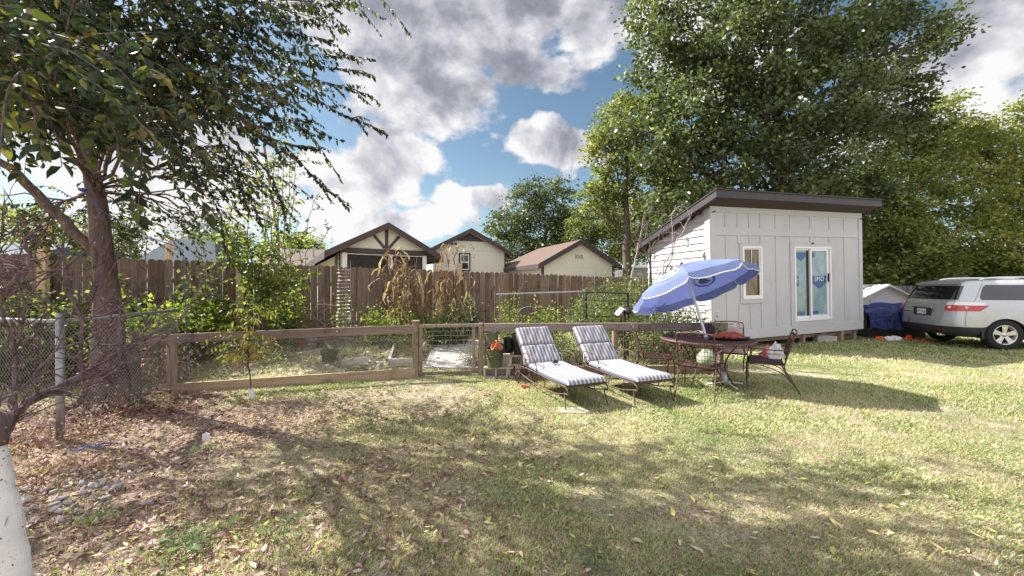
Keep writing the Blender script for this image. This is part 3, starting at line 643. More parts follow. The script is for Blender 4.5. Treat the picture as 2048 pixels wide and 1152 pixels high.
p.prism([(SW-.07, .1, ZB), (SW-.07, SDp, ZB), (SW-.07, SDp, zt(SDp)), (SW-.07, .1, zt(.1))], (.07, 0, 0))
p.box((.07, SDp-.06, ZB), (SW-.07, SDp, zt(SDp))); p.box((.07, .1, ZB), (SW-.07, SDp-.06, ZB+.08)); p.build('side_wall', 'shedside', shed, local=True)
# roof
def rp(x, y, dz): return (x, y, roofz(y)+dz)
ov, ol, orr, ob = .45, .26, .14, .3
def slab(mb, x0, x1, y0, y1, d0, d1):
    P = [rp(x0, y0, d0), rp(x1, y0, d0), rp(x1, y1, d0), rp(x0, y1, d0)]; mb.prism(P, (0, 0, d1-d0))
p = sb(); slab(p, -ol+.02, SW+orr-.02, -ov+.02, SDp+ob, .0, .05); p.build('soffit', 'soffit', shed, local=True)
p = sb()
for i in range(7): 
    y = -ov+.06+i*.055; slab(p, -ol+.03, SW+orr-.03, y, y+.006, -.004, .001)
p.build('soffit_groove', 'trim', shed, local=True)
p = sb(); 
p.prism([(-ol, -ov, roofz(-ov)-.015), (SW+orr, -ov, roofz(-ov)-.015), (SW+orr, -ov, roofz(-ov)+.155), (-ol, -ov, roofz(-ov)+.155)], (0, .022, 0))
for x in (-ol, SW+orr-.022): p.prism([rp(x, -ov+.0221, -.015), rp(x, SDp+ob, -.015), rp(x, SDp+ob, .155), rp(x, -ov+.0221, .155)], (.022, 0, 0))
p.build('fascia', 'fascia', shed, local=True)
p = sb(); slab(p, -ol-.02, SW+orr+.02, -ov-.03, SDp+ob+.02, .157, .18); p.build('roof', 'fascia', shed, local=True)
p = sb(); slab(p, -ol-.015, SW+orr+.015, -ov-.025, SDp+ob+.015, .182, .192); p.build('shingles', shingle('shingle_black', (.035, .03, .033)), shed, local=True)
p = sb()
for i in range(8): p = sb(); slab(p, -.16, -.03, .25+i*.3, .25+i*.3+.035, -.07, -.004); p.build('rafter_end', 'soffit', shed, local=True)
# window
wn = wins
def frame(mb, x0, x1, z0, z1, w_, y0, y1, wb=None):
    wb = wb or w_
    mb.box((x0, y0, z1-w_), (x1, y1, z1), .003); mb.box((x0, y0, z0), (x1, y1, z0+wb), .003); mb.box((x0, y0, z0+wb), (x0+w_, y1, z1-w_), .003); mb.box((x1-w_, y0, z0+wb), (x1, y1, z1-w_), .003)
p = sb(); frame(p, wn['x0'], wn['x1'], wn['z0'], wn['z1'], .05, -.045, .06); win = p.build('window', 'white', shed, local=True)
zm = (wn['z0']+wn['z1'])/2
p = sb(); frame(p, wn['x0']+.051, wn['x1']-.051, zm-.0, wn['z1']-.051, .03, -.02, .02, .05); p.box(((wn['x0']+wn['x1'])/2-.008, -.005, zm+.052), ((wn['x0']+wn['x1'])/2+.008, .005, wn['z1']-.083)); p.build('upper_sash', 'white', win, local=True)
p = sb(); frame(p, wn['x0']+.051, wn['x1']-.051, wn['z0']+.051, zm-.002, .045, -.035, -.008); p.build('lower_sash', 'white', win, local=True)
p = sb(); p.quad((wn['x0']+.04, .012, wn['z0']+.04), (wn['x1']-.04, .012, wn['z0']+.04), (wn['x1']-.04, .012, wn['z1']-.04), (wn['x0']+.04, .012, wn['z1']-.04)); p.build('pane', 'glass_brown', win, local=True)
# sliding door
d = dr
p = sb(); frame(p, d['x0'], d['x1'], d['z0'], d['z1'], .05, -.05, .08, .07); sdr = p.build('sliding_door', 'white', shed, local=True)
xm = (d['x0']+d['x1'])/2-.08
p = sb(); frame(p, d['x0']+.051, xm+.03, d['z0']+.072, d['z1']-.052, .045, .0, .035, .06); p.build('fixed_leaf', 'white', sdr, local=True)
p = sb(); frame(p, xm-.03, d['x1']-.12, d['z0']+.072, d['z1']-.052, .06, -.04, -.003, .07); p.build('sliding_leaf', 'white', sdr, local=True)
p = sb(); p.quad((d['x0']+.05, .02, d['z0']+.08), (xm+.02, .02, d['z0']+.08), (xm+.02, .02, d['z1']-.06), (d['x0']+.05, .02, d['z1']-.06)); p.quad((xm, -.018, d['z0']+.08), (d['x1']-.14, -.018, d['z0']+.08), (d['x1']-.14, -.018, d['z1']-.06), (xm, -.018, d['z1']-.06))
p.build('pane', 'wrap', sdr, local=True)
p = sb(); p.box((d['x1']-.12, .01, d['z0']+.07), (d['x1']-.05, .05, d['z1']-.05)); p.build('track', 'white', sdr, local=True)
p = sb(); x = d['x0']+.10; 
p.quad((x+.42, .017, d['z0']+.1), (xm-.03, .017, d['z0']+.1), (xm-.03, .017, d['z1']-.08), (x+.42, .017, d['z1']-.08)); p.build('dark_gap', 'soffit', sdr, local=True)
# printed film: blue shields and mirrored lettering seen through the glass
p = sb()
def shield(x0, x1, z0, z1, y, tip):
    p.poly([(x0, y, z0), ((x0+x1)/2, y, z0-tip), (x1, y, z0), (x1, y, z1), (x0, y, z1)])
xr0 = xm+.035; xr1 = d['x1']-.185
for sa_ in ((xr0, xr1, 1.60, 1.79, -.020, .17), (d['x0']+.10, d['x0']+.22, 1.52, 1.79, .015, .0), (d['x0']+.12, d['x0']+.50, 2.33, 2.45, .015, .12), (xr0, xr0+.14, 2.33, 2.44, -.020, .03), (d['x0']+.11, d['x0']+.44, .72, .82, .015, .0), (xr0, xr0+.25, .74, .82, -.020, .0)):
    p = sb(); shield(*sa_); p.build('film_print', 'blueprint', sdr, local=True)
def text(s, name, mat, parent, mtx, size, extr=.0005, align='CENTER', sxy=(1, 1)):
    cu = bpy.data.curves.new(name, 'FONT'); cu.body = s; cu.size = size; cu.extrude = extr; cu.align_x = align; cu.align_y = 'CENTER'
    t_ = bpy.data.objects.new(name, cu); COL.objects.link(t_); dg = bpy.context.evaluated_depsgraph_get(); me = bpy.data.meshes.new_from_object(t_.evaluated_get(dg))
    COL.objects.unlink(t_); bpy.data.objects.remove(t_)
    me.transform(wm(parent).inverted()@mtx@Matrix.Diagonal((sxy[0], sxy[1], 1, 1))); me.materials.clear(); me.materials.append(M[mat] if isinstance(mat, str) else mat)
    o = bpy.data.objects.new(name, me); COL.objects.link(o); o.parent = parent; WM[o.name] = wm(parent); return o
up = rotm(R(90))
text('OME', 'lettering', 'whitepaint', sdr, W_@Matrix.Translation(((xr0+xr1)/2-.0, -.024, 1.70))@up, .16, sxy=(-1.15, 1.1))
text('T', 'lettering', 'whitepaint', sdr, W_@Matrix.Translation((d['x0']+.16, .010, 1.66))@up, .16, sxy=(-1, 1.1))
text('OME', 'lettering', 'wrap', sdr, W_@Matrix.Translation((d['x0']+.27, .010, .77))@up, .10, sxy=(-1, 1))
p = sb(); p.box((d['x1']-.155, -.075, 1.62), (d['x1']-.135, -.042, 1.86), .004); p.box((d['x1']-.165, -.055, 1.66), (d['x1']-.125, -.042, 1.82), .003); p.build('handle', 'blackmetal', sdr, local=True)
p = sb()
for (x, z) in ((.07, ZT-.12), (SW-.06, ZT-.14), (3.5, d['z1']+.09)):
    p = sb(); p.tube([(x, -.02, z), (x, -.075, z)], .018, 8); p.tube([(x, -.06, z), (x+.03, -.06, z+.03)], .01, 6)
    p.build('hook', 'blackmetal', shed, local=True)
# piers and floor frame
p = sb(); p.box((.05, .1, ZB-.16), (SW-.05, .15, ZB-.045)); p.box((.05, SDp-.2, ZB-.16), (SW-.05, SDp-.1, ZB-.045))
for i in range(12): p.box((.2+i*.45, .15, ZB-.15), (.24+i*.45, SDp-.2, ZB-.045))
p.build('floor_frame', 'rail', shed, local=True)
for (x, y, w_, h_) in ((5.35, .12, .06, 0), (4.70, .05, .06, 0), (3.25, .1, .05, 0), (1.2, .3, .08, 0), (.3, 1.8, .1, 0), (5.2, 2.1, .08, 0)):
    p = sb(); p.box((x-w_, y-w_, -.15), (x+w_, y+w_, ZB-.045)); p.build('pier', 'post', shed, local=True)
for i in range(2):
    q = W_@Vector((4.02+i*.42-.1*i, .10+.05*i, 0)); p = MB(); p.box((q.x-.2, q.y-.1, 0), (q.x+.2, q.y+.1, .19-.03*i), .01)
    put_tags(p.build('concrete_block', 'concrete' if i == 0 else 'block'), ('pale concrete block under the shed door', 'reddish block pushed under the shed right of the pale one')[i], 'block')
# jar lanterns hanging by the side wall
for i, (u, v, Yd) in enumerate(((1375, 487, 10.0), (1308, 513, 11.2))):
    c = at(u, v, Yd); r0 = thing('jar_lantern', ('clear glass jar lantern hanging high near the front of the siding', 'clear glass jar lantern hanging lower near the back of the siding')[i], 'lantern', c)
    p = MB(); p.lathe([(.0, -.09), (.05, -.085), (.055, .02), (.04, .06), (.04, .08)], c, 12, cap1=False); p.build('jar', material('jar_glass%d' % i, lambda g: pbsdf(g, (.8, .82, .85), .08, 0, spec=.8, trans=.6)), r0, smooth=True)
    p = MB(); p.lathe([(.043, .075), (.043, .10), (0, .101)], c, 12); p.tube([c+Vector((-.03, 0, .1)), c+Vector((0, 0, .28)), c+Vector((.03, 0, .1))], .003, 5); p.build('lid', 'black', r0)

# ---------------- houses beyond the fence ----------------
HA = math.atan2(.354, .935)
def bld(name, label, u, Yd, rz=HA, cat='house'):
    q = at(u, HV, Yd); return thing(name, label, cat, (q.x, q.y, 0), rz)
def gable_house(root, w_, L, ze, zp, wallm, over=.35, ovf=.35, roofm='shingle', hip=0, vent=True, soffm='trim', corner='whitepaint'):
    """front gable in the local xz plane, x 0..w_, runs back along +y"""
    p = MB(); p.rnd(.5); p.prism([(0, 0, -.5), (w_, 0, -.5), (w_, 0, ze), (w_/2, 0, zp), (0, 0, ze)], (0, .15, 0)); p.box((0, .15, -.5), (.15, L, ze)); p.box((w_-.15, .15, -.5), (w_, L, ze)); p.box((.15, L-.15, -.5), (w_-.15, L, ze)); p.build('wall', wallm, root, local=True)
    sl = (zp-ze)/(w_/2); th = .14
    p = MB(); yb = L+over
    ze2 = ze-over*sl
    for s in (0, 1):
        fx = (lambda x: x) if s == 0 else (lambda x: w_-x)
        a, b = (fx(-over), ze2), (fx(w_/2), zp)
        p.prism([(a[0], -ovf, a[1]+.02), (b[0], -ovf, b[1]+.02), (b[0], yb-hip, b[1]+.02), (a[0], yb, a[1]+.02)], (0, 0, th))
    if hip: p.prism([(-over, yb, ze2+.02), (w_/2, yb-hip, zp+.02), (w_+over, yb, ze2+.02)], (0, 0, th))
    rf = p.build('roof', roofm, root, local=True)
    p = MB()
    for s in (0, 1):
        fx = (lambda x: x) if s == 0 else (lambda x: w_-x)
        P = [(fx(-over), -ovf-.03, ze2-.10), (fx(w_/2), -ovf-.03, zp-.10), (fx(w_/2), -ovf-.03, zp+th+.04), (fx(-over), -ovf-.03, ze2+th+.04)]; p.prism(P, (0, .028, 0))
        x = fx(-over); x2 = x-.02 if s == 0 else x; p.box((x2, -ovf, ze2-.06), (x2+.02, yb, ze2+th+.02))
    p.build('fascia', 'trim', root, local=True)
    p = MB()
    for s in (0, 1):
        fx = (lambda x: x) if s == 0 else (lambda x: w_-x)
        p.prism([(fx(-over), -ovf, ze2-.03), (fx(0), -ovf, ze-.03), (fx(0), yb-.2, ze-.03), (fx(-over), yb-.2, ze2-.03)], (0, 0, .04))
    p.build('soffit', soffm, root, local=True)
    return sl
def hwin(root, x, z0, z1, w_=.8, y=0):
    p = MB(); frame(p, x, x+w_, z0, z1, .09, y-.05, y+.02); f = p.build('window', 'trim', root, local=True)
    p = MB(); frame(p, x+.091, x+w_-.091, z0+.091, z1-.091, .05, y-.04, y+.01); p.box((x+.14, y-.035, (z0+z1)/2-.03), (x+w_-.14, y+.005, (z0+z1)/2+.03)); p.build('sash', 'whitepaint', f, local=True)
    p = MB(); p.quad((x+.1, y-.015, z0+.1), (x+w_-.1, y-.015, z0+.1), (x+w_-.1, y-.015, z1-.1), (x+.1, y-.015, z1-.1)); p.build('pane', 'glass', f, local=True)
def lap(root, w_, z0, z1, slope=None, zp=None, y=0, x0=0, mat='cream'):
    p = MB(); z = z0
    while z < z1:
        zz = min(z+.2, z1); p.prism([(x0+.0, y-.03, z), (x0+w_, y-.03, z), (x0+w_, y-.008, zz), (x0, y-.008, zz)], (0, .006, 0)); z += .19
    p.build('siding', mat, root, local=True)
# garage right
ga = bld('detached_garage', 'cream garage with brown gable roof, rightmost beyond the fence', 1083, 20, HA)
gw = 4.45; ze, zp = 2.72, 3.92
gable_house(ga, gw, 7.2, ze, zp, 'cream', .30, .3, 'shingle', hip=2.2)
p = MB(); p.box((-.02, -.03, -.5), (.13, .0, ze)); p.box((gw-.13, -.03, -.5), (gw+.02, 0, ze)); p.build('corner_board', 'trim', ga, local=True)
lap(ga, gw-.28, .3, 2.75, x0=.14)
p = MB()
for i in range(3): 
    for j in range(5): p.box((gw/2-.26+i*.18, -.02, zp-.86+j*.045), (gw/2-.13+i*.18, .001, zp-.835+j*.045))
p.build('gable_vent', 'galv', ga, local=True)
# porch house
ph = bld('porch_house', 'cream house with screened porch and brown truss gable', 684, 18, math.atan2(.52, .85))
pw = 4.05
pr = wm(ph)
zb = 3.26; zpk = 4.50
p = MB(); p.prism([(-.0, 0, zb+.12), (pw, 0, zb+.12), (pw/2, 0, zpk)], (0, .1, 0)); p.build('gable', 'cream', ph, local=True)
p = MB(); p.box((-.05, -.05, zb-.10), (pw+.05, .12, zb+.14)); 
def beam(mb, a, b, w_, y0, y1):
    a = Vector(a); b = Vector(b); d_ = (b-a).normalized(); n_ = Vector((-d_.y, d_.x))*w_/2
    mb.prism([(a.x-n_.x, y0, a.y-n_.y), (b.x-n_.x, y0, b.y-n_.y), (b.x+n_.x, y0, b.y+n_.y), (a.x+n_.x, y0, a.y+n_.y)], (0, y1-y0, 0))
beam(p, (pw/2, zb+.14), (pw/2, zpk-.05), .15, -.045, -.002); beam(p, (pw/2-.1, zb+.2), (pw/2-.62, zpk-.42), .13, -.04, -.002); beam(p, (pw/2+.1, zb+.2), (pw/2+.62, zpk-.42), .13, -.04, -.002)
p.build('truss', 'trim', ph, local=True)
sl_ = (zpk-zb-.14)/(pw/2)
p = MB()
for s in (0, 1):
    fx = (lambda x: x) if s == 0 else (lambda x: pw-x)
    p.prism([(fx(-.75), -.4, zb+.14-.75*sl_), (fx(pw/2), -.4, zpk), (fx(pw/2), 17.5, zpk), (fx(-.75), 17.5, zb+.14-.75*sl_)], (0, 0, .14))
p.build('roof', 'shingle', ph, local=True)
p = MB()
for s in (0, 1):
    fx = (lambda x: x) if s == 0 else (lambda x: pw-x)
    p.prism([(fx(-.77), -.43, zb-.75*sl_), (fx(pw/2), -.43, zpk-.12), (fx(pw/2), -.43, zpk+.18), (fx(-.77), -.43, zb+.32-.75*sl_)], (0, .028, 0))
    x = fx(-.77); p.box((x-.01, -.4, zb-.02-.75*sl_), (x+.02, 17.5, zb+.30-.75*sl_))
    p.prism([(fx(-.74), -.4, zb+.11-.75*sl_), (fx(0), -.4, zb+.11), (fx(0), 17.5, zb+.11), (fx(-.74), 17.5, zb+.11-.75*sl_)], (0, 0, .02))
p.build('fascia', 'trim', ph, local=True)
for x in (0, pw*.52, pw-.22):
    p = MB(); p.box((x+.02, -.02, -.3), (x+.22, .12, zb-.1)); p.build('post', 'whitepaint', ph, local=True)
p = MB(); p.box((.22, .05, -.3), (pw*.52, .06, zb-.13)); p.box((pw*.52+.22, .05, -.3), (pw-.2, .06, zb-.13)); 
p.build('screen', material('porch_mesh', lambda g: (lambda mx: (g.put(mx.inputs[0], .45), g.l.new(pbsdf(g, (.05, .045, .04), .9), mx.inputs[1]), g.l.new(g.add('ShaderNodeBsdfTransparent').outputs[0], mx.inputs[2]), mx.outputs[0])[-1])(g.add('ShaderNodeMixShader'))), ph, local=True)
p = MB(); p.box((.22, .0, zb-.16), (pw-.22, .1, zb-.13)); p.build('head_trim', 'whitepaint', ph, local=True)
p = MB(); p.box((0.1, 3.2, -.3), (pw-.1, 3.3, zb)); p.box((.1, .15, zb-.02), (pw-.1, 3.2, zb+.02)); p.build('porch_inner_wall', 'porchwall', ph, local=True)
p = MB(); p.box((.02, .12, -.3), (.1, 1.2, 1.4)); p.box((.02, 3.0, -.3), (.1, 17.4, zb-.1)); p.box((pw-.1, .12, -.3), (pw, 17.4, zb-.1)); p.box((.1, 17.3, -.3), (pw-.1, 17.4, zb-.1)); p.build('wall', 'cream', ph, local=True)
p = MB(); frame(p, .0, .0, 0, 0, 0, 0, 0) if False else p.box((1.15, 3.15, 0), (2.0, 3.2, 2.25)); p.build('door', 'trim', ph, local=True)
p = MB(); p.quad((1.28, 3.145, .9), (1.87, 3.145, .9), (1.87, 3.145, 2.1), (1.28, 3.145, 2.1)); p.build('door_pane', 'glass', ph, local=True)
p = MB(); c = Vector((2.0-.35, 1.6, zb-.33)); p.tube([c+Vector((0, 0, .3)), c], .03, 8); p.lathe([(0, -.1), (.1, -.08), (.12, 0), (.06, .06)], c, 12)
for a in range(5): 
    q = rotm(rz=a*2*PI/5+.3); p.box((.1, -.06, -.01), (.65, .06, 0), mtx=Matrix.Translation(c)@q)
p.build('ceiling_fan', 'trim', ph, local=True)
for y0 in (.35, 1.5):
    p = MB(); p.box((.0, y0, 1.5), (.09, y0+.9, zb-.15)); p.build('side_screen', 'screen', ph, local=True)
p = MB()
for y0 in (.28, 1.30, 2.42): p.box((-.01, y0, 1.2), (.095, y0+.07, zb-.12))
p.build('side_post', 'whitepaint', ph, local=True)
# gable house in the middle
mh = bld('gable_house', 'cream lap sided house with brown gable and twin round vents', 866, 23, HA)
mw = 4.5
ze, zp = 3.75, 4.93
gable_house(mh, mw, 11, ze, zp, 'cream', .35, .35, 'shingle')
lap(mh, mw-.1, .3, ze-.02, x0=.05)
p = MB(); p.prism([(mw/2-.95, -.04, zp-.58), (mw/2+.95, -.04, zp-.58), (mw/2, -.04, zp-.08)], (0, .03, 0)); p.build('gable_panel', 'trim', mh, local=True)
p = MB()
for x in (1.15, 1.37): p = MB(); p.tube([(x, -.06, ze+.40), (x, .0, ze+.40)], .07, 10); p.build('vent', 'blackmetal', mh, local=True)
hwin(mh, 1.55, 2.50, 3.62, .72, -.03)
p = MB(); p.tube([(mw+.02, -.06, 0), (mw+.02, -.06, ze-.1)], .04, 8); p.build('downpipe', 'trim', mh, local=True)
# low link roof between
# long tan roofed house behind left
bh = bld('long_house', 'long house with a plain tan roof behind the porch house', 515, 30, R(8))
p = MB(); p.box((0, 0, -.5), (9, 6, 3.2)); p.build('wall', 'cream', bh, local=True)
p = MB(); p.prism([(-.4, -.5, 3.1), (-.4, 3, 4.75), (-.4, 6.5, 3.1), (-.4, 6.5, 2.95), (-.4, -.5, 2.95)], (10, 0, 0)); rf = p.build('roof', 'shingle_t', bh, local=True)
p = MB(); p.tube([(3.6, 1.4, 3.8), (3.6, 1.4, 4.6)], .06, 8); p.tube([(1.2, 1.2, 3.8), (1.2, 1.2, 4.3)], .05, 8); p.build('vent_pipe', 'galv', rf, local=True)
# slate roof house
sh = bld('slate_roof_house', 'house with a slate blue shingle roof behind the big tree', 268, 26, R(14))
p = MB(); p.box((0.2, 0, -.5), (4.6, 5, 2.9)); p.build('wall', 'whitepaint', sh, local=True)
p = MB(); p.prism([(-.2, -.4, 2.8), (5.0, -.4, 2.8), (3.6, 2.4, 5.0), (1.0, 2.4, 5.0)], (0, .02, .1)); p.prism([(-.2, -.4, 2.8), (1.0, 2.4, 5.0), (-.2, 5.4, 2.8)], (0, 0, .1)); p.prism([(5, -.4, 2.8), (3.6, 2.4, 5.0), (5, 5.4, 2.8)], (0, 0, .1)); p.prism([(-.2, 5.4, 2.8), (5.0, 5.4, 2.8), (3.6, 2.4, 5.0), (1.0, 2.4, 5.0)], (0, .02, .1)); p.build('roof', 'shingle_b', sh, local=True)
# white house far left
wh = bld('white_house', 'white sided house with dark eave at the far left edge', -120, 20, R(-5))
p = MB(); p.box((0, 0, -.5), (4.3, 6, 3.0)); p.build('wall', 'whitepaint', wh, local=True)
p = MB(); p.prism([(-.3, -.4, 3.0), (-.3, 3, 4.1), (-.3, 6.4, 3.0)], (4.9, 0, 0)); p.build('roof', 'shingle_b', wh, local=True)
# pale trailer between garage and shed
tr = bld('white_trailer', 'white box trailer glimpsed between the garage and the shed', 1246, 22, R(5), 'trailer')
p = MB(); p.box((0, 0, .4), (2.6, 4, 2.6), .05); p.build('body', 'galv', tr, local=True); p = MB(); p.box((-.05, -.05, 2.6), (2.65, 4.05, 2.75), .03); p.build('roof_cap', 'whitepaint', tr, local=True)
for x in (.5, 1.9):
    p = MB(); p.tube([(x, -.02, .35), (x, .2, .35)], .35, 16); p.build('wheel', 'tyre', tr, local=True)

# ---------------- trees and plants ----------------
def wob(pts, amp, n=6):
    """resample polyline smoothly with wobble"""
    pts = [Vector(p) for p in pts]; out = []
    for i in range(len(pts)-1):
        p0 = pts[max(i-1, 0)]; p1 = pts[i]; p2 = pts[i+1]; p3 = pts[min(i+2, len(pts)-1)]
        for k in range(n):
            t = k/n; q = .5*((2*p1)+(p2-p0)*t+(2*p0-5*p1+4*p2-p3)*t*t+(3*p1-p0-3*p2+p3)*t**3)
            if i or k: q = q+Vector([random.uniform(-amp, amp) for _ in range(3)])
            out.append(q)
    return out+[pts[-1]]
def lim(n, a, b): return [a+(b-a)*i/(n-1) for i in range(n)]
def big_tree(name, label, base, h, r, blobs, leafmat, nclu, nleaf, lsize, barkm='bark_g', group=None, trunk_top=None, lean=(0, 0), spread=.55, hollow=.35, droop=-.25, limbs=True, cluster=1.0, tex=None):
    """blobs: (x, y, z, rx, ry, rz) ellipsoids of the crown, world coordinates"""
    bx_, by_ = base; z0 = Zg(bx_, by_); root = thing(name, label, 'tree', (bx_, by_, z0), group=group)
    tt = trunk_top or h*.8; tp = wob([(bx_, by_, z0-.2), (bx_+lean[0]*.3, by_+lean[1]*.3, tt*.35), (bx_+lean[0]*.7, by_+lean[1]*.7, tt*.7), (bx_+lean[0], by_+lean[1], tt)], r*.15, 5)
    mb = MB(); rad = [r*(1.25 if i == 0 else 1)*(1-.82*i/(len(tp)-1)) for i in range(len(tp))]; mb.tube(tp, rad, 12); mb.build('trunk', barkm, root, smooth=True)
    B = np.array(blobs, float); vol = B[:, 3]*B[:, 4]*B[:, 5]; vol = vol**.8; P = rng.choice(len(B), nclu, p=vol/vol.sum())
    d_ = nrm(rng.normal(size=(nclu, 3))); rr_ = (hollow+(1-hollow)*rng.random(nclu))**.6
    C = B[P, :3]+d_*B[P, 3:]*rr_[:, None]; C[:, 2] = np.maximum(C[:, 2], z0+.4)
    if limbs:
        mb = MB()
        for bi, b in enumerate(B):
            t = max(.12, min(.95, (b[2]-b[5]*.7-z0)/tt)); k = min(len(tp)-2, int(t*.8*(len(tp)-1))); s_ = tp[k]; e_ = Vector(b[:3])
            mid = s_.lerp(e_, .5)+Vector((0, 0, -.08*(e_-s_).length)); rl = max(.03, rad[k]*.5)
            L_ = wob([s_, mid, e_], .04*(e_-s_).length, 5); mb.tube(L_, lim(len(L_), rl, rl*.35), 6)
            cs = C[P == bi]; cs = cs[:min(len(cs), 14)]
            for c in cs:
                q = L_[random.randint(len(L_)//3, len(L_)-1)]; e2 = Vector(c); L2 = wob([q, q.lerp(e2, .5)+Vector((0, 0, -.05)), e2], .06*(e2-q).length, 3); mb.tube(L2, lim(len(L2), rl*.32, .012), 4)
        mb.build('limbs', barkm, root, smooth=True)
    N = nclu*nleaf; cs = np.repeat(C, nleaf, 0); csz = (spread*(.6+.8*rng.random(nclu)))*cluster; csz = np.repeat(csz, nleaf)
    off = rng.normal(size=(N, 3))*csz[:, None]*np.array([.62, .62, .36]); 
    V = cs+off; D = nrm(off*np.array([1, 1, .6])+rng.normal(size=(N, 3))*.55*csz[:, None]+np.array([0, 0, droop])*csz[:, None])
    L = lsize*(.65+.7*rng.random(N)); rv = np.clip(np.repeat(rng.random(nclu)*.45, nleaf)+rng.random(N)*.55, 0, 1)
    npmesh('crown', leafverts(V, D, L, L*.62, .3), 4, leafmat, rv, root)
    return root
def E(u, v, Y, ru, rv, ry=None):       # crown blob from an angle and a distance
    c = at(u, v, Y); rx = ru/F*Y; rz = rv/F*Y; return (c.x, c.y, c.z, rx, ry or (rx+rz)/2, rz)
# the tall maple behind the shed
Yb = 19
big_tree('maple_tree', 'tall dark green maple towering behind the shed', (13.0, 19.0), 20, .42,
 [E(1330, 90, Yb-1, 80, 90), E(1440, 40, Yb-2, 110, 110), E(1560, 60, Yb-2, 130, 130), E(1690, 30, Yb-1, 110, 90), E(1790, 90, Yb, 90, 80), E(1400, 200, Yb-2, 110, 100), E(1530, 210, Yb-2.5, 120, 110), E(1650, 190, Yb-2, 110, 100), E(1760, 200, Yb, 90, 70),
  E(1330, 270, Yb-1, 90, 80), E(1440, 330, Yb-2, 110, 90), E(1570, 340, Yb-2.5, 120, 90), E(1680, 320, Yb-1, 110, 90), E(1790, 290, Yb+1, 90, 70), E(1380, 420, Yb-1, 90, 60), E(1520, -120, Yb, 200, 130), E(1640, 430, Yb, 120, 70), E(1860, 60, Yb+1, 60, 50), E(1290, 40, Yb, 50, 70)],
 'leaf_big', 1080, 64, .20, trunk_top=15, spread=.44)
big_tree('broadleaf_tree', 'olive green broadleaf tree left of the tall maple', (6.2, 21), 12, .30,
 [E(1250, 230, 21, 60, 50), E(1215, 300, 21, 55, 55), E(1290, 300, 21, 60, 60), E(1240, 370, 21, 55, 40), E(1320, 390, 20, 60, 60), E(1300, 220, 21.5, 60, 40), E(1190, 400, 21, 40, 30), E(1370, 330, 21, 60, 80)],
 'leaf_olive', 300, 60, .17, trunk_top=9, spread=.36)
big_tree('broadleaf_tree', 'rounded mid green tree rising behind the two gabled roofs', (2.6, 30), 10, .3,
 [E(1060, 400, 30, 50, 45), E(1110, 400, 30, 50, 45), E(1020, 450, 30, 45, 40), E(1080, 470, 30, 60, 50), E(1140, 450, 30, 40, 50), E(1000, 500, 30, 30, 40), E(1040, 500, 29, 60, 30)],
 'leaf_big', 290, 60, .19, trunk_top=7, spread=.52)
big_tree('broadleaf_tree', 'yellowish tree directly behind the cream garage', (5.5, 27), 8, .2,
 [E(1190, 450, 27, 55, 45), E(1230, 490, 27, 55, 45), E(1280, 470, 26, 55, 60), E(1165, 470, 27, 30, 30), E(1330, 480, 26, 50, 50), E(1240, 420, 27, 40, 30)],
 'leaf_olive', 330, 55, .16, trunk_top=6, spread=.45)
big_tree('broadleaf_tree', 'bushy green tree just right of the shed roof', (19.5, 19), 10, .25,
 [E(1740, 420, 19, 90, 70), E(1800, 360, 19.5, 90, 70), E(1780, 480, 18.5, 90, 60), E(1850, 450, 19, 80, 70), E(1860, 290, 20, 80, 60), E(1740, 530, 18.5, 60, 40), E(1830, 530, 18.5, 80, 35)],
 'leaf_olive', 430, 60, .16, trunk_top=7, spread=.38)
big_tree('broadleaf_tree', 'yellow green spreading tree above the parked car', (25, 19), 11, .28,
 [E(1940, 300, 20, 70, 70), E(2010, 260, 20, 80, 60), E(1960, 400, 19, 90, 60), E(2040, 370, 19, 80, 70), E(1930, 480, 19, 80, 50), E(2030, 490, 18, 90, 45), E(2100, 300, 19, 80, 80), E(2110, 430, 19, 80, 80), E(1900, 220, 21, 50, 30)],
 'leaf_yel', 430, 60, .16, trunk_top=7, spread=.38, lean=(1, 0))
big_tree('broadleaf_tree', 'dense evergreen row of growth behind the car and playhouse', (22, 22), 7, .2,
 [E(1760, 520, 21, 80, 50), E(1860, 530, 21, 80, 45), E(1960, 535, 20, 90, 40), E(2060, 535, 20, 80, 45), E(2150, 520, 20, 80, 50), E(1720, 550, 18.5, 60, 30), E(1700, 500, 22, 60, 50), E(1560, 470, 24, 120, 50), E(1420, 460, 24, 90, 60)],
 'leaf_olive', 560, 60, .2, trunk_top=4, spread=.6)
for i, (u, Yd, w_, h_, lab) in enumerate(((60, 33, 90, 60, 'distant hazy tree beyond the white house at the far left'), (420, 38, 70, 45, 'distant round tree above the fence right of the big trunk'), (590, 44, 60, 22, 'distant low treetop just above the long tan roof'), (200, 36, 70, 50, 'distant tree seen behind the big trunk'))):
    c = at(u, 500-h_*.4, Yd); big_tree('distant_tree', lab, (c.x, c.y), 7, .2, [E(u, 505-h_*.5, Yd, w_, h_), E(u+w_*.7, 510, Yd, w_*.6, h_*.7), E(u-w_*.7, 512, Yd, w_*.6, h_*.7)], 'leaf_big' if i % 2 else 'leaf_olive', 110, 45, .28, trunk_top=4, spread=.8)

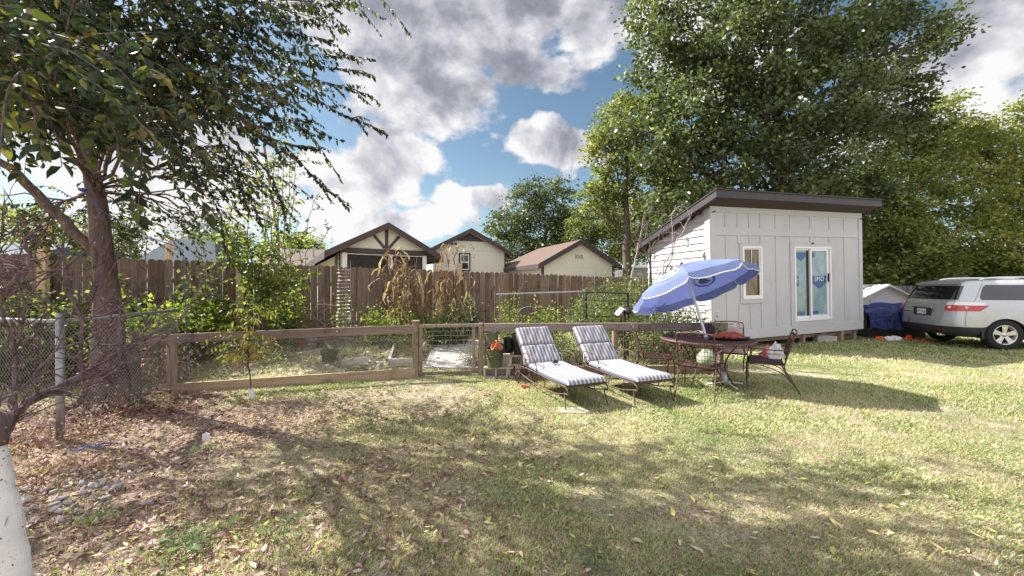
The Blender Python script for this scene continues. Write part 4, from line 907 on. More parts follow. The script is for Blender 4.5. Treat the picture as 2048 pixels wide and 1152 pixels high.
# ---- the big plum-like tree on the left, close to the camera ----
nt = thing('shade_tree', 'large leafy shade tree with thick scarred trunk on the left', 'tree', (-5.68, 5.44, 0))
tp = wob([(-5.66, 5.44, -.35), (-5.66, 5.44, .35), (-5.66, 5.44, 1.1), (-5.70, 5.42, 1.9), (-5.80, 5.40, 2.9), (-5.98, 5.38, 3.9), (-6.08, 5.35, 4.9), (-6.0, 5.3, 5.8)], .012, 5)
rad = []
for q in tp:
    z = q.z; rad.append(np.interp(z, [-.2, .0, .15, .5, 1.1, 1.7, 2.0, 3.2, 4.2, 5.8], [.27, .25, .22, .185, .16, .128, .12, .09, .065, .03]))
mb = MB(); mb.tube(tp, rad, 22)
mb.v = [Vector((q.x+(fbm(q.z*1.5+math.atan2(q.y-5.42, q.x+5.7)*1.4, q.z*.8, 5, 2.0)-.5)*.035, q.y, q.z)) for q in mb.v]
for a in (0.2, 1.5, 2.9, 4.0, 5.2):
    mb.tube(wob([(-5.66+.13*math.cos(a), 5.44+.13*math.sin(a), .35), (-5.66+.26*math.cos(a), 5.44+.26*math.sin(a), .05), (-5.66+.5*math.cos(a), 5.44+.5*math.sin(a), -.06)], .01, 4), lim(9, .07, .025), 8)
mb.build('trunk', 'bark', nt, smooth=True)
mb = MB(); mb.tube(wob([(-5.34, 5.5, -.3), (-5.33, 5.5, .5), (-5.36, 5.5, .95)], .01, 5), [.055]*6+[.05, .05, .04, .03, .02], 12); mb.build('side_stub', 'bark', nt, smooth=True)
NB = [(-5.6, 5.2, 4.6, 1.5, 1.3, .8), (-4.5, 5.2, 4.2, 1.2, 1.0, .8), (-4.3, 4.4, 3.5, .9, .8, .6), (-6.9, 5.0, 4.2, 1.3, 1.2, .9), (-4.3, 5.9, 3.25, .9, .6, .55), (-3.5, 5.2, 4.35, .9, .8, .5),
      (-5.0, 6.1, 2.75, .8, .6, .45), (-6.7, 6.4, 3.0, 1.2, .8, .7), (-7.6, 6.2, 2.6, .9, .8, .6), (-3.1, 3.8, 3.45, .8, .7, .35), (-4.2, 3.2, 3.6, .9, .8, .35), (-2.6, 2.6, 2.75, .55, .5, .22), (-2.5, 1.9, 2.65, .5, .4, .18), (-3.4, 2.6, 2.95, .7, .5, .25),
      (-5.2, 4.6, 6.0, 2.2, 1.6, 1.0), (-7.0, 6.0, 5.6, 1.8, 1.5, 1.0), (-3.4, 5.2, 5.7, 1.5, 1.3, .7), (-6.6, 5.4, 6.2, 1.5, 1.2, .6), (-8.0, 5.0, 5.3, 1.3, 1.3, .8), (-4.0, 4.0, 5.0, 1.2, 1.0, .6)]
for (u_, v_, y_, a_, b_, c_) in ((200, 40, 3.6, .8, .5, .40), (60, 90, 3.0, .7, .5, .45), (330, 100, 4.0, .7, .5, .5), (450, 50, 4.2, .6, .4, .4), (380, 330, 5.6, .7, .5, .45)):
    q = at(u_, v_, y_); NB.append((q.x, q.y, q.z, a_, b_, c_))
NS = [60, 46, 32, 62, 24, 32, 22, 34, 34, 48, 66, 28, 20, 42, 90, 40, 50, 50, 36, 80, 60, 42, 50, 30, 26]
mb = MB(); pts_all = []; shoots = []
def limb(a, b, r0, r1, n=5, amp=.05, up=.0):
    L_ = wob([a, Vector(a).lerp(Vector(b), .5)+Vector((0, 0, up)), b], amp, n); mb.tube(L_, lim(len(L_), r0, r1), 8); return L_
trunk_at = lambda z: min(tp, key=lambda q: abs(q.z-z))
low = wob([(-5.72, 5.42, 1.95), (-6.05, 5.35, 2.35), (-6.35, 5.25, 2.75), (-6.75, 5.1, 3.25), (-7.6, 5.0, 3.45)], .02, 5); mb.tube(low, lim(len(low), .075, .04), 10)
for bi, (b, ns) in enumerate(zip(NB, NS)):
    c = Vector(b[:3]); z_ = max(3.0, min(5.5, c.z-.35*math.hypot(c.x+5.8, c.y-5.4))); L_ = limb(trunk_at(z_), c, .038 if c.z > 4.1 else .022, .010, 6, .05, .12)
    for k in range(ns):
        d_ = Vector(rng.normal(size=3)).normalized(); e = c+Vector((d_.x*b[3], d_.y*b[4], d_.z*b[5]))*random.uniform(.2, 1)
        s_ = L_[random.randint(len(L_)//3, len(L_)-1)]
        if k < 9: mb.tube(wob([s_, s_.lerp(e, .5)+Vector((0, 0, .06)), e], .03, 3), lim(7, .014, .005), 4)
        out = (e-Vector((-5.8, 5.4, e.z))).normalized(); dr_ = (out+Vector(rng.normal(size=3))*.55+Vector((.15, 0, -.18))).normalized()
        shoots.append((e, dr_, random.uniform(.45, .95)))
mb.build('limbs', 'bark', nt, smooth=True)
tw = MB(); LC = []; LD = []; LL = []; LR = []
def shoot_line(pts, lw, dens=.033, base_r=.006, hang=.7, rb=0):
    """twig along pts with alternating leaves hanging from it"""
    tw.tube(pts, lim(len(pts), base_r, .0015), 4, False)
    cum = 0
    for i in range(len(pts)-1):
        seg = pts[i+1]-pts[i]; L_ = seg.length; n_ = max(1, int(L_/dens)); d_ = seg.normalized(); s_ = d_.cross(Vector((0, 0, 1)))
        s_ = s_.normalized() if s_.length > .01 else Vector((1, 0, 0))
        for k in range(n_):
            q = pts[i]+seg*((k+random.random())/n_); sg = random.choice((-1, 1))
            v = d_*random.uniform(.1, .7)+s_*sg*random.uniform(.3, 1.0)+Vector((0, 0, -hang*random.uniform(.3, 1.5)))+Vector(rng.normal(size=3))*.25
            LC.append(q); LD.append(v); LL.append(lw*random.uniform(.6, 1.2)); LR.append(min(1, max(0, rb+random.random()**1.3)))
for (e, d_, L_) in shoots:
    p1 = e+d_*L_*.5+Vector((0, 0, .03)); p2 = e+d_*L_+Vector((0, 0, -.12*L_-.05)); rb = -.25+.3*random.random()+(.14 if e.z < 3.7 else 0)  # lower shoots get lighter leaves: backlight put into the leaf colour
    shoot_line(wob([e, p1, p2], .008, 3), .082, .030, rb=rb)
# long feathery shoots reaching over the garden
for (pl, Y0, Y1) in (([(430, 80), (520, 100), (620, 128), (700, 140), (748, 150)], 4.9, 4.6), ([(540, 150), (620, 195), (690, 230), (740, 250), (776, 268)], 4.8, 4.5), ([(540, 110), (640, 160), (700, 175), (744, 195)], 4.9, 4.9), ([(560, 100), (650, 110), (748, 118)], 5, 5.1),
                     ([(570, 290), (620, 345), (650, 375), (701, 412)], 5.2, 4.9), ([(430, 30), (560, 40), (640, 50), (702, 60)], 4.4, 4.3), ([(500, 260), (570, 285), (636, 298)], 5.0, 4.9), ([(470, 200), (560, 235), (620, 240)], 5, 5), ([(380, -20), (520, 5), (640, 10), (680, 0)], 4.3, 4.2),
                     ([(500, 300), (540, 350), (560, 400), (575, 460)], 5.6, 5.5), ([(450, 330), (500, 400), (520, 450)], 5.6, 5.6), ([(400, 350), (440, 430), (450, 500)], 5.6, 5.7), ([(540, 60), (610, 72), (670, 80)], 4.3, 4.3), ([(420, 250), (470, 330), (480, 400)], 5.4, 5.5)):
    n_ = len(pl); P = [at(u, v, Y0+(Y1-Y0)*i/(n_-1)) for i, (u, v) in enumerate(pl)]
    P = wob(P, .008, 4); shoot_line(P, .068, .014, rb=-.05)
    for k in range(3):
        q = P[random.randint(len(P)//4, len(P)-2)]; d_ = (P[-1]-P[0]).normalized(); e = q+d_*random.uniform(.2, .4)+Vector((0, 0, random.uniform(-.16, .12))); shoot_line(wob([q, q.lerp(e, .5)+Vector((0, 0, .03)), e], .006, 3), .06, .016, rb=.0)
tw.build('twigs', 'bark_twig', nt)
LCn = np.array(LC); LLn = np.array(LL)
npmesh('crown', leafverts(LCn, np.array(LD), LLn, LLn*.50, .22, True), 6, 'leaf_near', np.array(LR), nt, faces=SIX)

# ---- whitewashed pruned tree, bottom left ----
bt = thing('pruned_tree', 'small pruned tree with whitewashed trunk and bare purple branches', 'tree', (-2.05, 1.8, 0))
mb = MB(); tpp = wob([(-2.11, 1.70, -.1), (-2.15, 1.70, .25), (-2.20, 1.70, .55), (-2.255, 1.70, .80), (-2.275, 1.70, .915)], .004, 5); mb.tube(tpp, lim(len(tpp), .045, .038), 16); mb.build('trunk', 'whitebark', bt, smooth=True)
mb = MB(); tips = []
def br(px, Y0, Y1, r0, r1, n=4):
    r0 *= .6; r1 *= .7
    m_ = len(px); P = wob([at(u, v, Y0+(Y1-Y0)*i/(m_-1)) for i, (u, v) in enumerate(px)], .005, n); mb.tube(P, lim(len(P), r0, r1), 7); tips.append((P, r0, r1)); return P
mb.tube([tpp[-2], tpp[-1]+Vector((.0, 0, .06)), tpp[-1]+Vector((.03, .01, .12))], [.043, .046, .034], 14)
A1 = br([(0, 885), (40, 820), (120, 775), (200, 725), (270, 690), (330, 650)], 1.7, 2.3, .035, .010, 5)
br([(0, 870), (60, 800), (150, 760), (240, 738), (300, 700), (360, 640), (405, 560)], 1.7, 2.5, .026, .006, 5)
br([(190, 735), (225, 770), (235, 740), (240, 680), (238, 640)], 2.05, 2.1, .016, .013); br([(165, 752), (160, 700), (163, 640), (140, 590), (130, 520), (128, 470)], 2.0, 2.1, .016, .005)
br([(163, 640), (190, 590), (205, 540), (217, 490)], 2.1, 2.2, .010, .004); br([(163, 640), (120, 620), (60, 580), (20, 555), (-20, 520)], 2.1, 2.0, .009, .004); br([(163, 640), (220, 625), (270, 590), (290, 540), (295, 480)], 2.1, 2.3, .009, .003)
br([(30, 830), (30, 760), (28, 700), (10, 640), (5, 600), (30, 580), (60, 530), (75, 475)], 1.75, 1.9, .016, .005); br([(28, 700), (45, 650), (50, 600), (20, 545), (0, 520), (-30, 490)], 1.8, 1.8, .009, .004)
br([(75, 790), (70, 730), (75, 690), (70, 650)], 1.85, 1.9, .008, .003); br([(-30, 600), (30, 560), (60, 520), (50, 480), (80, 450)], 1.6, 1.7, .014, .006); br([(60, 580), (20, 530), (0, 480), (15, 450)], 1.9, 1.9, .006, .002)
br([(250, 700), (290, 650), (330, 600), (370, 590), (420, 530)], 2.2, 2.5, .007, .002); br([(100, 780), (180, 770), (260, 720), (300, 715)], 1.9, 2.1, .010, .003); br([(0, 800), (50, 770), (110, 700), (140, 640)], 1.7, 1.9, .010, .003); br([(210, 720), (215, 660), (235, 610), (300, 560)], 2.1, 2.3, .008, .002)
for (P, r0, r1) in list(tips):
    for k in range(int(len(P)*.9)):
        i = random.randint(1, len(P)-2); d_ = (P[i+1]-P[i]).normalized(); q = P[i]; L_ = random.uniform(.06, .3)
        e = q+(d_*random.uniform(.2, .9)+Vector(rng.normal(size=3))*.6+Vector((0, 0, .35))).normalized()*L_; P2 = wob([q, q.lerp(e, .5)+Vector(rng.normal(size=3))*.012, e], .003, 3); mb.tube(P2, lim(len(P2), min(.005, r1+.0015), .0012), 4)
        if random.random() < .5:
            q2 = P2[3]; e2 = q2+Vector(rng.normal(size=3)).normalized()*L_*.4; mb.tube([q2, e2], [.0018, .001], 3)
mb.build('branches', 'bark_twig', bt, smooth=True)

# ---------------- generic leafy plants ----------------
def plant(name, label, cat, x, y, h, r, ns, nl, ls, leafm, stemm='stem', group=None, lean=(0, 0), aspect=.5, top=1.0, z=None, droop=-.2, start=.12, six=False, bend=.4, sr=.006, hollow=False):
    z0 = Zg(x, y) if z is None else z; root = thing(name, label, cat, (x, y, z0), group=group); mb = MB(); C = []; D = []
    for i in range(ns):
        a = random.uniform(0, 2*PI); rr = r*math.sqrt(random.random()); e = Vector((x+rr*math.cos(a)+lean[0], y+rr*math.sin(a)+lean[1], z0+h*random.uniform(.35, 1.08)*(1-.3*(rr/r)**2)*top))
        b = Vector((x+rr*.3*math.cos(a), y+rr*.3*math.sin(a), z0-.03)); P = wob([b, b.lerp(e, .5)+Vector((0, 0, .1*h))*bend+Vector(rng.normal(size=3))*.04, e], .01, 4); mb.tube(P, lim(len(P), sr, .0015), 4, False)
        for k in range(nl):
            t = start+(1-start)*random.random()**.8; j = t*(len(P)-1); i0 = min(int(j), len(P)-2); q = P[i0].lerp(P[i0+1], j-i0); o_ = Vector(rng.normal(size=3))*(.05+.06*h*random.random()); q2 = q+o_; C.append(q2); D.append(o_.normalized()+Vector(rng.normal(size=3))*.5+Vector((0, 0, droop)))
    mb.build('stems', stemm, root)
    L = ls*(.6+.7*rng.random(len(C))); npmesh('leaves', leafverts(np.array(C), np.array(D), L, L*aspect, .25, six), 6 if six else 4, leafm, rng.random(len(C)), root, faces=SIX if six else None)
    return root
# young fruit tree with white guard in front of the rail
yt = thing('peach_sapling', 'thin young sapling with drooping yellow green leaves in front of the rail', 'tree', (-3.86, 5.72, 0))
mb = MB(); P = wob([(-3.86, 5.72, -.2), (-3.86, 5.72, .22), (-3.90, 5.72, .55), (-3.88, 5.72, .85), (-3.86, 5.72, 1.25)], .008, 5); mb.tube(P, lim(len(P), .011, .006), 6); mb.build('trunk', 'bark_g', yt, smooth=True)
mb = MB(); tw = MB(); LC, LD, LL, LR = [], [], [], []
for i in range(54):
    q = P[random.randint(10, len(P)-1)]; a = random.uniform(0, 2*PI); L_ = random.uniform(.15, .62); e = q+Vector((math.cos(a)*L_, math.sin(a)*L_*.6, random.uniform(-.15, .12))); shoot_line(wob([q, q.lerp(e, .5)+Vector((0, 0, .05)), e], .005, 3), .10, .032, .003, 1.1, .25)
tw.build('twigs', 'bark_g', yt); LLn = np.array(LL); npmesh('crown', leafverts(np.array(LC), np.array(LD), LLn, LLn*.27, .2, True), 6, 'leaf_peach', np.array(LR), yt, faces=SIX)
mb = MB(); c = gp(503, 790); mb.prism([(c.x-.04, c.y, -.1), (c.x+.035, c.y+.01, -.1), (c.x+.03, c.y, .08), (c.x+.01, c.y, .11), (c.x-.015, c.y, .07), (c.x-.045, c.y, .10)], (0, .006, 0)); put_tags(mb.build('trunk_guard', 'whitepaint'), 'torn white plastic guard at the foot of the thin sapling', 'tree guard')
# leafy young trees behind the rail
def multi(name, label, x, y, stems, leafm, ls, dens, asp=.6, group=None, twl=.35, barkm='bark_g', r0=.018, tn=14, hang=.35, rb=0, nmin=4):
    global tw, LC, LD, LL, LR
    z0 = Zg(x, y); root = thing(name, label, 'tree', (x, y, z0), group=group); tw = MB(); LC, LD, LL, LR = [], [], [], []; mb = MB()
    for s_ in stems:
        P = wob([Vector((x, y, z0-.05))]+[Vector(q) for q in s_], .02, 5); mb.tube(P, lim(len(P), r0, .004), 6)
        for k in range(tn):
            q = P[random.randint(nmin, len(P)-1)]; d_ = Vector((rng.normal(), rng.normal()*.7, rng.normal()*.5+.35)).normalized(); e = q+d_*twl*random.uniform(.4, 1.1)
            if dens: shoot_line(wob([q, q.lerp(e, .5)+Vector((0, 0, .03)), e], .008, 3), ls, dens, .004, hang, rb)
            else:
                P2 = wob([q, q.lerp(e, .5)+Vector((0, 0, .04)), e], .01, 3); mb.tube(P2, lim(len(P2), .007, .002), 4)
                for _ in range(3): q2 = P2[random.randint(2, 6)]; e2 = q2+(d_+Vector(rng.normal(size=3))*.7).normalized()*twl*.4; mb.tube([q2, q2.lerp(e2, .5)+Vector((0, 0, .01)), e2], [.003, .002, .001], 3)
    mb.build('trunk', barkm, root, smooth=True)
    if dens: tw.build('twigs', barkm, root); n_ = np.array(LL); npmesh('crown', leafverts(np.array(LC), np.array(LD), n_, n_*asp, .25), 4, leafm, np.array(LR), root)
    return root
Y_ = 7.9
multi('young_tree', 'young yellow green leafy tree on many stems behind the rail fence', -5.1, Y_, [[at(512, 620, Y_), at(505, 540, Y_), at(495, 470, Y_), at(498, 400, Y_)], [at(520, 600, Y_), at(545, 520, Y_), at(555, 460, Y_), at(560, 380, Y_)], [at(530, 590, Y_), at(575, 530, Y_), at(600, 480, Y_)], [at(505, 590, Y_), at(470, 530, Y_), at(450, 480, Y_)], [at(515, 580, Y_), at(530, 480, Y_), at(520, 340, Y_)], [at(512, 620, Y_), at(560, 575, Y_), at(610, 560, Y_)]], 'leaf_bright', .085, .034, .62, tn=42, twl=.6)
multi('young_tree', 'slender bare stemmed sapling whose top stands against the sky', -3.9, 8.2, [[at(600, 520, 8.2), at(615, 460, 8.2), at(625, 410, 8.2), at(640, 385, 8.2)], [at(610, 520, 8.2), at(640, 490, 8.2), at(655, 455, 8.2)]], 'leaf_near', .06, .11, .6, tn=7, twl=.22, r0=.008, nmin=8)
multi('netted_sapling', 'tall narrow sapling with upright leafy canes left of the porch house', -4.9, 8.8, [[at(u, 480, 8.8), at(u+10, 400, 8.8), at(u+12, 330, 8.8), at(u+18, 270+k*12, 8.8)] for k, u in enumerate((545, 555, 568, 578, 535))], 'leaf_bright', .07, .05, .6, tn=16, twl=.3, r0=.012, nmin=5)
# bare grey saplings by the shed
multi('bare_sapling', 'pale leaning bare sapling standing left of the shed', 3.0, 9.75, [[at(1258, 600, 9.6), at(1268, 530, 9.6), at(1282, 470, 9.6), at(1290, 420, 9.6)]], None, .05, 0, tn=6, r0=.04, twl=.5, barkm='bark_pale', nmin=8)
multi('bare_sapling', 'dark bare sapling with fine twigs reaching up to the shed eave', 3.3, 8.9, [[at(1300, 560, 8.8), at(1300, 500, 8.8), at(1290, 440, 8.8), at(1288, 410, 8.8)], [at(1302, 520, 8.8), at(1320, 470, 8.8), at(1325, 420, 8.8)], [at(1300, 530, 8.8), at(1275, 480, 8.8), at(1262, 440, 8.8)]], None, .05, 0, tn=8, r0=.026, twl=.5, barkm='bark_g', nmin=6)
multi('bare_sapling', 'forked bare sapling in front of the lap siding', 3.35, 8.0, [[at(1325, 560, 8.0), at(1345, 500, 8.0), at(1372, 450, 8.0), at(1385, 420, 8.0)], [at(1330, 560, 8.0), at(1345, 510, 8.0), at(1343, 440, 8.0), at(1352, 410, 8.0)]], None, .05, 0, tn=7, r0=.020, twl=.36, barkm='bark_pale', nmin=7)
# shrubs
def shrubline(items):
    for (lab, u, v, Y, h, r, ns, nl, ls, lm) in items:
        x = (u-CX)/F*Y; plant('garden_shrub', lab, 'shrub', x, Y, h, r, ns, nl, ls, lm)
shrubline([
 ('loose green shrub at the left side of the shed', 1335, 0, 8.3, 1.95, .55, 50, 66, .06, 'leaf_shrub'),
 ('loose green shrub behind the floodlight post', 1245, 0, 8.9, 2.0, .6, 56, 66, .065, 'leaf_shrub'),
 ('green shrub under the umbrella behind the rail', 1385, 0, 7.75, 1.25, .4, 34, 55, .055, 'leaf_shrub'),
 ('low shrub behind the rail at the right end of the garden', 1300, 0, 7.6, 1.15, .4, 30, 50, .05, 'leaf_shrub'),
 ('tangled shrub along the foot of the picket fence near the shed', 1180, 0, 10.4, 1.3, .7, 40, 60, .07, 'leaf_shrub'),
 ('yellowing tomato plant climbing under the long pipe trellis', 1020, 0, 8.6, 1.5, .30, 22, 46, .06, 'leaf_bright'),
 ('bright green pepper plant between the pipe trellis and the rail', 1088, 0, 8.2, 1.15, .35, 26, 52, .075, 'leaf_bright'),
 ('low bright bean plants behind the potted corner', 1055, 0, 7.7, .85, .4, 24, 46, .06, 'leaf_bright'),
 ('leggy tomato plant against the black metal frame', 1190, 0, 8.3, 1.5, .35, 26, 40, .055, 'leaf_shrub'),
 ('leafy weeds behind the rail between the loungers', 1130, 0, 7.5, .95, .45, 26, 46, .055, 'leaf_shrub'),
 ('dark leafy plant at the foot of the tall picket fence', 930, 0, 10.0, .95, .4, 24, 46, .09, 'leaf_big'),
 ('bright green plant left of the gate in front of the corn', 800, 0, 8.6, 1.0, .42, 30, 50, .075, 'leaf_bright'),
 ('bright green plant right of the wire tower', 752, 0, 8.7, 1.05, .36, 26, 46, .07, 'leaf_bright'),
 ('green bushy plant beside the garden path', 868, 0, 8.8, .95, .35, 24, 50, .07, 'leaf_shrub'),
 ('leafy plants behind the gate beside the path', 910, 0, 8.9, .9, .35, 22, 46, .07, 'leaf_big'),
 ('pale weeds beneath the right rail fence', 1215, 0, 7.5, .8, .45, 24, 40, .045, 'leaf_shrub'),
])
# vines and brush on the left
for (lab, u, Y, h, r, ns, nl, ls, lm) in (('large dark green bush behind the chain link fence at the far left', 30, 6.9, 1.75, .9, 70, 60, .085, 'leaf_vine'), ('pale flowered vine heaped beside the big trunk', 140, 7.2, 1.6, .8, 56, 60, .08, 'leaf_vine'), ('leafy vine right of the big trunk', 285, 7.0, 1.5, .7, 56, 60, .08, 'leaf_bright'), ('low vine with yellow green leaves by the rail fence end', 375, 7.6, 1.3, .6, 46, 55, .075, 'leaf_bright'),
    ('dry brown brush pile under the vines', 300, 6.7, 1.0, .8, 70, 26, .05, 'litter'), ('tall leafy vine tangle climbing the picket fence left of the young tree', 400, 8.2, 1.9, .45, 40, 50, .08, 'leaf_shrub'), ('pale green climber between the young tree and the brush pile', 570, 8.4, 1.5, .4, 30, 44, .075, 'leaf_bright'), ('dark shaded vine behind the big trunk by the picket fence', 245, 7.6, 1.7, .6, 44, 50, .085, 'leaf_vine'), ('bright leafy vine beside the fresh timber post', 430, 8.0, 1.25, .5, 36, 50, .075, 'leaf_bright')):
    plant('garden_vine', lab, 'vine', (u-CX)/F*Y, Y, h, r, ns, nl, ls, lm, aspect=.75)
# twig pile
root = thing('brush_pile', 'pile of cut brown twigs against the picket fence', 'brush pile', (-4.55, 8.9, Zg(-4.55, 8.9))); mb = MB(); zb_ = Zg(-4.55, 8.9)
for i in range(240):
    a = Vector((-4.55+rng.normal()*.45, 8.8+rng.normal()*.22, zb_+abs(rng.normal())*.32)); d_ = Vector((rng.normal(), rng.normal()*.5, rng.normal()*.4)).normalized()*random.uniform(.2, .55); mb.tube([a-d_, a+Vector(rng.normal(size=3))*.05, a+d_], [.006, .008, .003], 4)
mb.build('twigs', 'rail', root)
# dried corn
def corn(label, u, Y, h, n, rr):
    x = (u-CX)/F*Y; z0 = Zg(x, Y); root = thing('corn_stalks', label, 'corn', (x, Y, z0), group='dried corn stalks tied against the fence'); mb = MB(); lf = MB()
    for i in range(n):
        a = random.uniform(0, 2*PI); r_ = rr*random.random()**.6; b = Vector((x+r_*math.cos(a), Y+r_*math.sin(a)*.6, z0-.03)); e = b+Vector((rng.normal()*.22, rng.normal()*.12, h*random.uniform(.62, 1))); P = wob([b, b.lerp(e, .5), e], .015, 6); mb.rnd(); mb.tube(P, lim(len(P), .014, .005), 6)
        for k in range(12):
            j = random.randint(2, len(P)-1); q = P[j]; an = random.uniform(0, 2*PI); L_ = random.uniform(.3, .62)*(.7 if j > 9 else 1); dx_, dy_ = math.cos(an), math.sin(an)*.7; wd = random.uniform(.02, .05)
            pts = [q, q+Vector((dx_*.10, dy_*.10, random.uniform(.0, .14))), q+Vector((dx_*.2, dy_*.2, -.12*L_)), q+Vector((dx_*.26+rng.normal()*.04, dy_*.26, -.55*L_)), q+Vector((dx_*.26+rng.normal()*.07, dy_*.24+rng.normal()*.05, -1.0*L_))]
            P2 = wob(pts, .012, 3); s_ = Vector((-dy_, dx_, 0)); tws = random.uniform(-2.5, 2.5); lf.rnd(); idx0 = len(lf.v); V_ = []
            for m_, pp in enumerate(P2):
                t = m_/(len(P2)-1); w2 = wd*math.sin(PI*min(1, t*.9+.12))**.7*.6; rot = Quaternion(Vector((0, 0, 1)), tws*t)@s_; rot = (rot+Vector((0, 0, .3*math.sin(tws*3*t)))).normalized(); V_ += [pp-rot*w2, pp+rot*w2]
            i0 = lf.addv(V_); lf.addf([(i0+2*m_, i0+2*m_+1, i0+2*m_+3, i0+2*m_+2) for m_ in range(len(P2)-1)])
        if i % 4 == 0:
            for k in range(8): d_ = Vector((rng.normal()*.09, rng.normal()*.06, random.uniform(.12, .3))); mb.tube([e, e+d_*.6+Vector((0, 0, .04)), e+d_+Vector((d_.x*.8, 0, -.05))], [.003, .002, .001], 3, False)
    mb.build('stalks', 'drystem', root); lf.build('dry_leaves', 'leaf_dry', root)
corn('dried tan corn stalks standing left, taller clump before the porch', 812, 9.0, 2.30, 12, .26); corn('dried tan corn stalks standing right, before the twin vent house', 893, 9.3, 2.35, 12, .26)

# ---------------- garden beds, pots, wire tower ----------------
def bed(label, pts, h=.16):
    r0 = thing('raised_bed', label, 'garden bed', (pts[0][0], pts[0][1], Zg(*pts[0])), group='weathered board edges of the garden beds')
    for i in range(len(pts)-1):
        a, b = Vector(pts[i]), Vector(pts[i+1]); za, zb_ = Zg(*a), Zg(*b); p = MB(); p.rnd(); d_ = (b-a).normalized()
        plank(p, a+d_*.025, b-d_*.025 if i < len(pts)-2 else b, (za-.05, zb_-.05), (za+h, zb_+h), .045); p.build('board', 'boardgrey', r0)
M['boardgrey'] = wood('grey_board', (.36, .30, .25), (.60, .53, .45), 'x', sc=.5)
bed('pale board edged bed left of the garden path', [(-2.75, 9.3), (-2.3, 7.25), (-1.85, 7.3), (-1.95, 9.2)], .14)
bed('board edged bed behind the middle of the left rail', [(-4.6, 9.2), (-3.25, 7.35), (-2.75, 7.4)], .14)
bed('long low board bed behind the left rail', [(-4.85, 7.1), (-3.9, 8.5)], .10)
bed('pale board edged bed just right of the path', [(-.35, 8.8), (-.4, 7.35), (1.2, 7.45)], .22)
def pot(name, label, c, r0, r1, h, mat, tilt=(0, 0), cat='pot', rimh=.02, rim=.008, soil=True, ribs=()):
    rt = thing(name, label, cat, c, rx=tilt[0], ry=tilt[1]); W2 = wm(rt); p = MB()
    prof = [(r0*.6, 0), (r0, .0)]; 
    for (t_, dr_) in ribs: r_ = r0+(r1-r0)*t_; prof += [(r_, h*t_-.006), (r_+dr_, h*t_), (r_, h*t_+.006)]
    prof += [(r1-rim*.3, h-rimh), (r1+rim, h-rimh+.002), (r1+rim, h), (r1-.004, h), (r1-.008, h-.01), (r0*.95, .03), (0, .025)]
    p.lathe(prof, (0, 0, 0), 24, cap0=True, cap1=False); p.build('shell', mat, rt, local=True, smooth=False)
    if soil: p = MB(); p.lathe([(0, h*.8), (r1*.93, h*.8-.005)], (0, 0, 0), 18, cap0=False, cap1=False); p.build('soil', 'bark_g', rt, local=True)
    return rt
c = at(659, 735, 7.55); pot('flower_pot', 'brown plastic pot standing behind the left rail', (c.x, 7.55, Zg(c.x, 7.55)), .12, .165, .24, 'olive')
c = at(562, 725, 7.6); pot('bucket', 'small dark green pot lying left of the brown pot', (c.x, 7.6, Zg(c.x, 7.6)), .09, .12, .17, 'green_pot', (0, .15), 'bucket')
c = at(620, 655, 8.8); pot('bucket', 'white bucket by the brush pile', (c.x, 8.8, Zg(c.x, 8.8)), .13, .15, .30, 'whitepaint', cat='bucket', soil=False)
c = at(604, 660, 8.65); pot('flower_pot', 'terracotta pot in front of the white bucket', (c.x, 8.65, Zg(c.x, 8.65)), .10, .14, .17, 'terracotta')
# wire tower
root = thing('wire_tower', 'tall narrow tower of stacked wire rings before the picket fence', 'plant cage', (-3.72, 8.6, Zg(-3.72, 8.6))); z0 = Zg(-3.72, 8.6)
p = MB(); cx_, cy_ = -3.73, 8.6
for i in range(22):
    z = z0+.1+i*.078; r_ = .155-.0012*i; ox, oy = random.uniform(-.012, .012), random.uniform(-.012, .012); p.tube([(cx_+ox+r_*math.cos(a*PI/7), cy_+oy+r_*math.sin(a*PI/7), z+random.uniform(-.006, .006)) for a in range(15)], .0042, 4, False)
for a in range(5): p.tube([(cx_+.16*math.cos(a*1.26+.4), cy_+.16*math.sin(a*1.26+.4), z0-.05), (cx_+.13*math.cos(a*1.26+.4), cy_+.13*math.sin(a*1.26+.4), z0+1.95)], .0042, 4)
p.build('wire', 'wire', root)
plant('climbing_vine', 'thin vine with yellow leaves climbing the wire tower', 'vine', -3.75, 8.52, 1.25, .14, 12, 26, .06, 'leaf_peach')
# pipe trellis and black frame
root = thing('pipe_trellis', 'long grey pipe trellis on thin stakes in front of the picket fence', 'trellis', (.9, 8.5, Zg(.9, 8.5)))
a, b = at(992, 589, 8.6), at(1172, 583, 8.4); p = MB(); p.tube([a, b], .02, 8); p.build('rail', 'galv', root)
for q in (a+Vector((.03, 0, 0)), b-Vector((.05, 0, 0))): p = MB(); p.tube([(q.x, q.y, Zg(q.x, q.y)-.1), (q.x, q.y, q.z-.02)], .012, 6); p.build('stake', 'bark_g', root)
root = thing('rung_trellis', 'black metal frame with rungs right of the pipe trellis', 'trellis', (1.9, 8.35, Zg(1.9, 8.3)))
a, b = at(1172, 583, 8.35), at(1256, 586, 8.2)
for q in (a, b): p = MB(); p.tube([(q.x, q.y, Zg(q.x, q.y)-.1), (q.x, q.y, q.z)], .021, 8); p.build('upright', 'blackmetal', root)
for k in range(6): p = MB(); z = a.z-.015-.17*k; p.tube([(a.x+.022, a.y, z), (b.x-.022, b.y, z-.02)], .010 if k else .018, 6); p.build('rung', 'blackmetal', root)
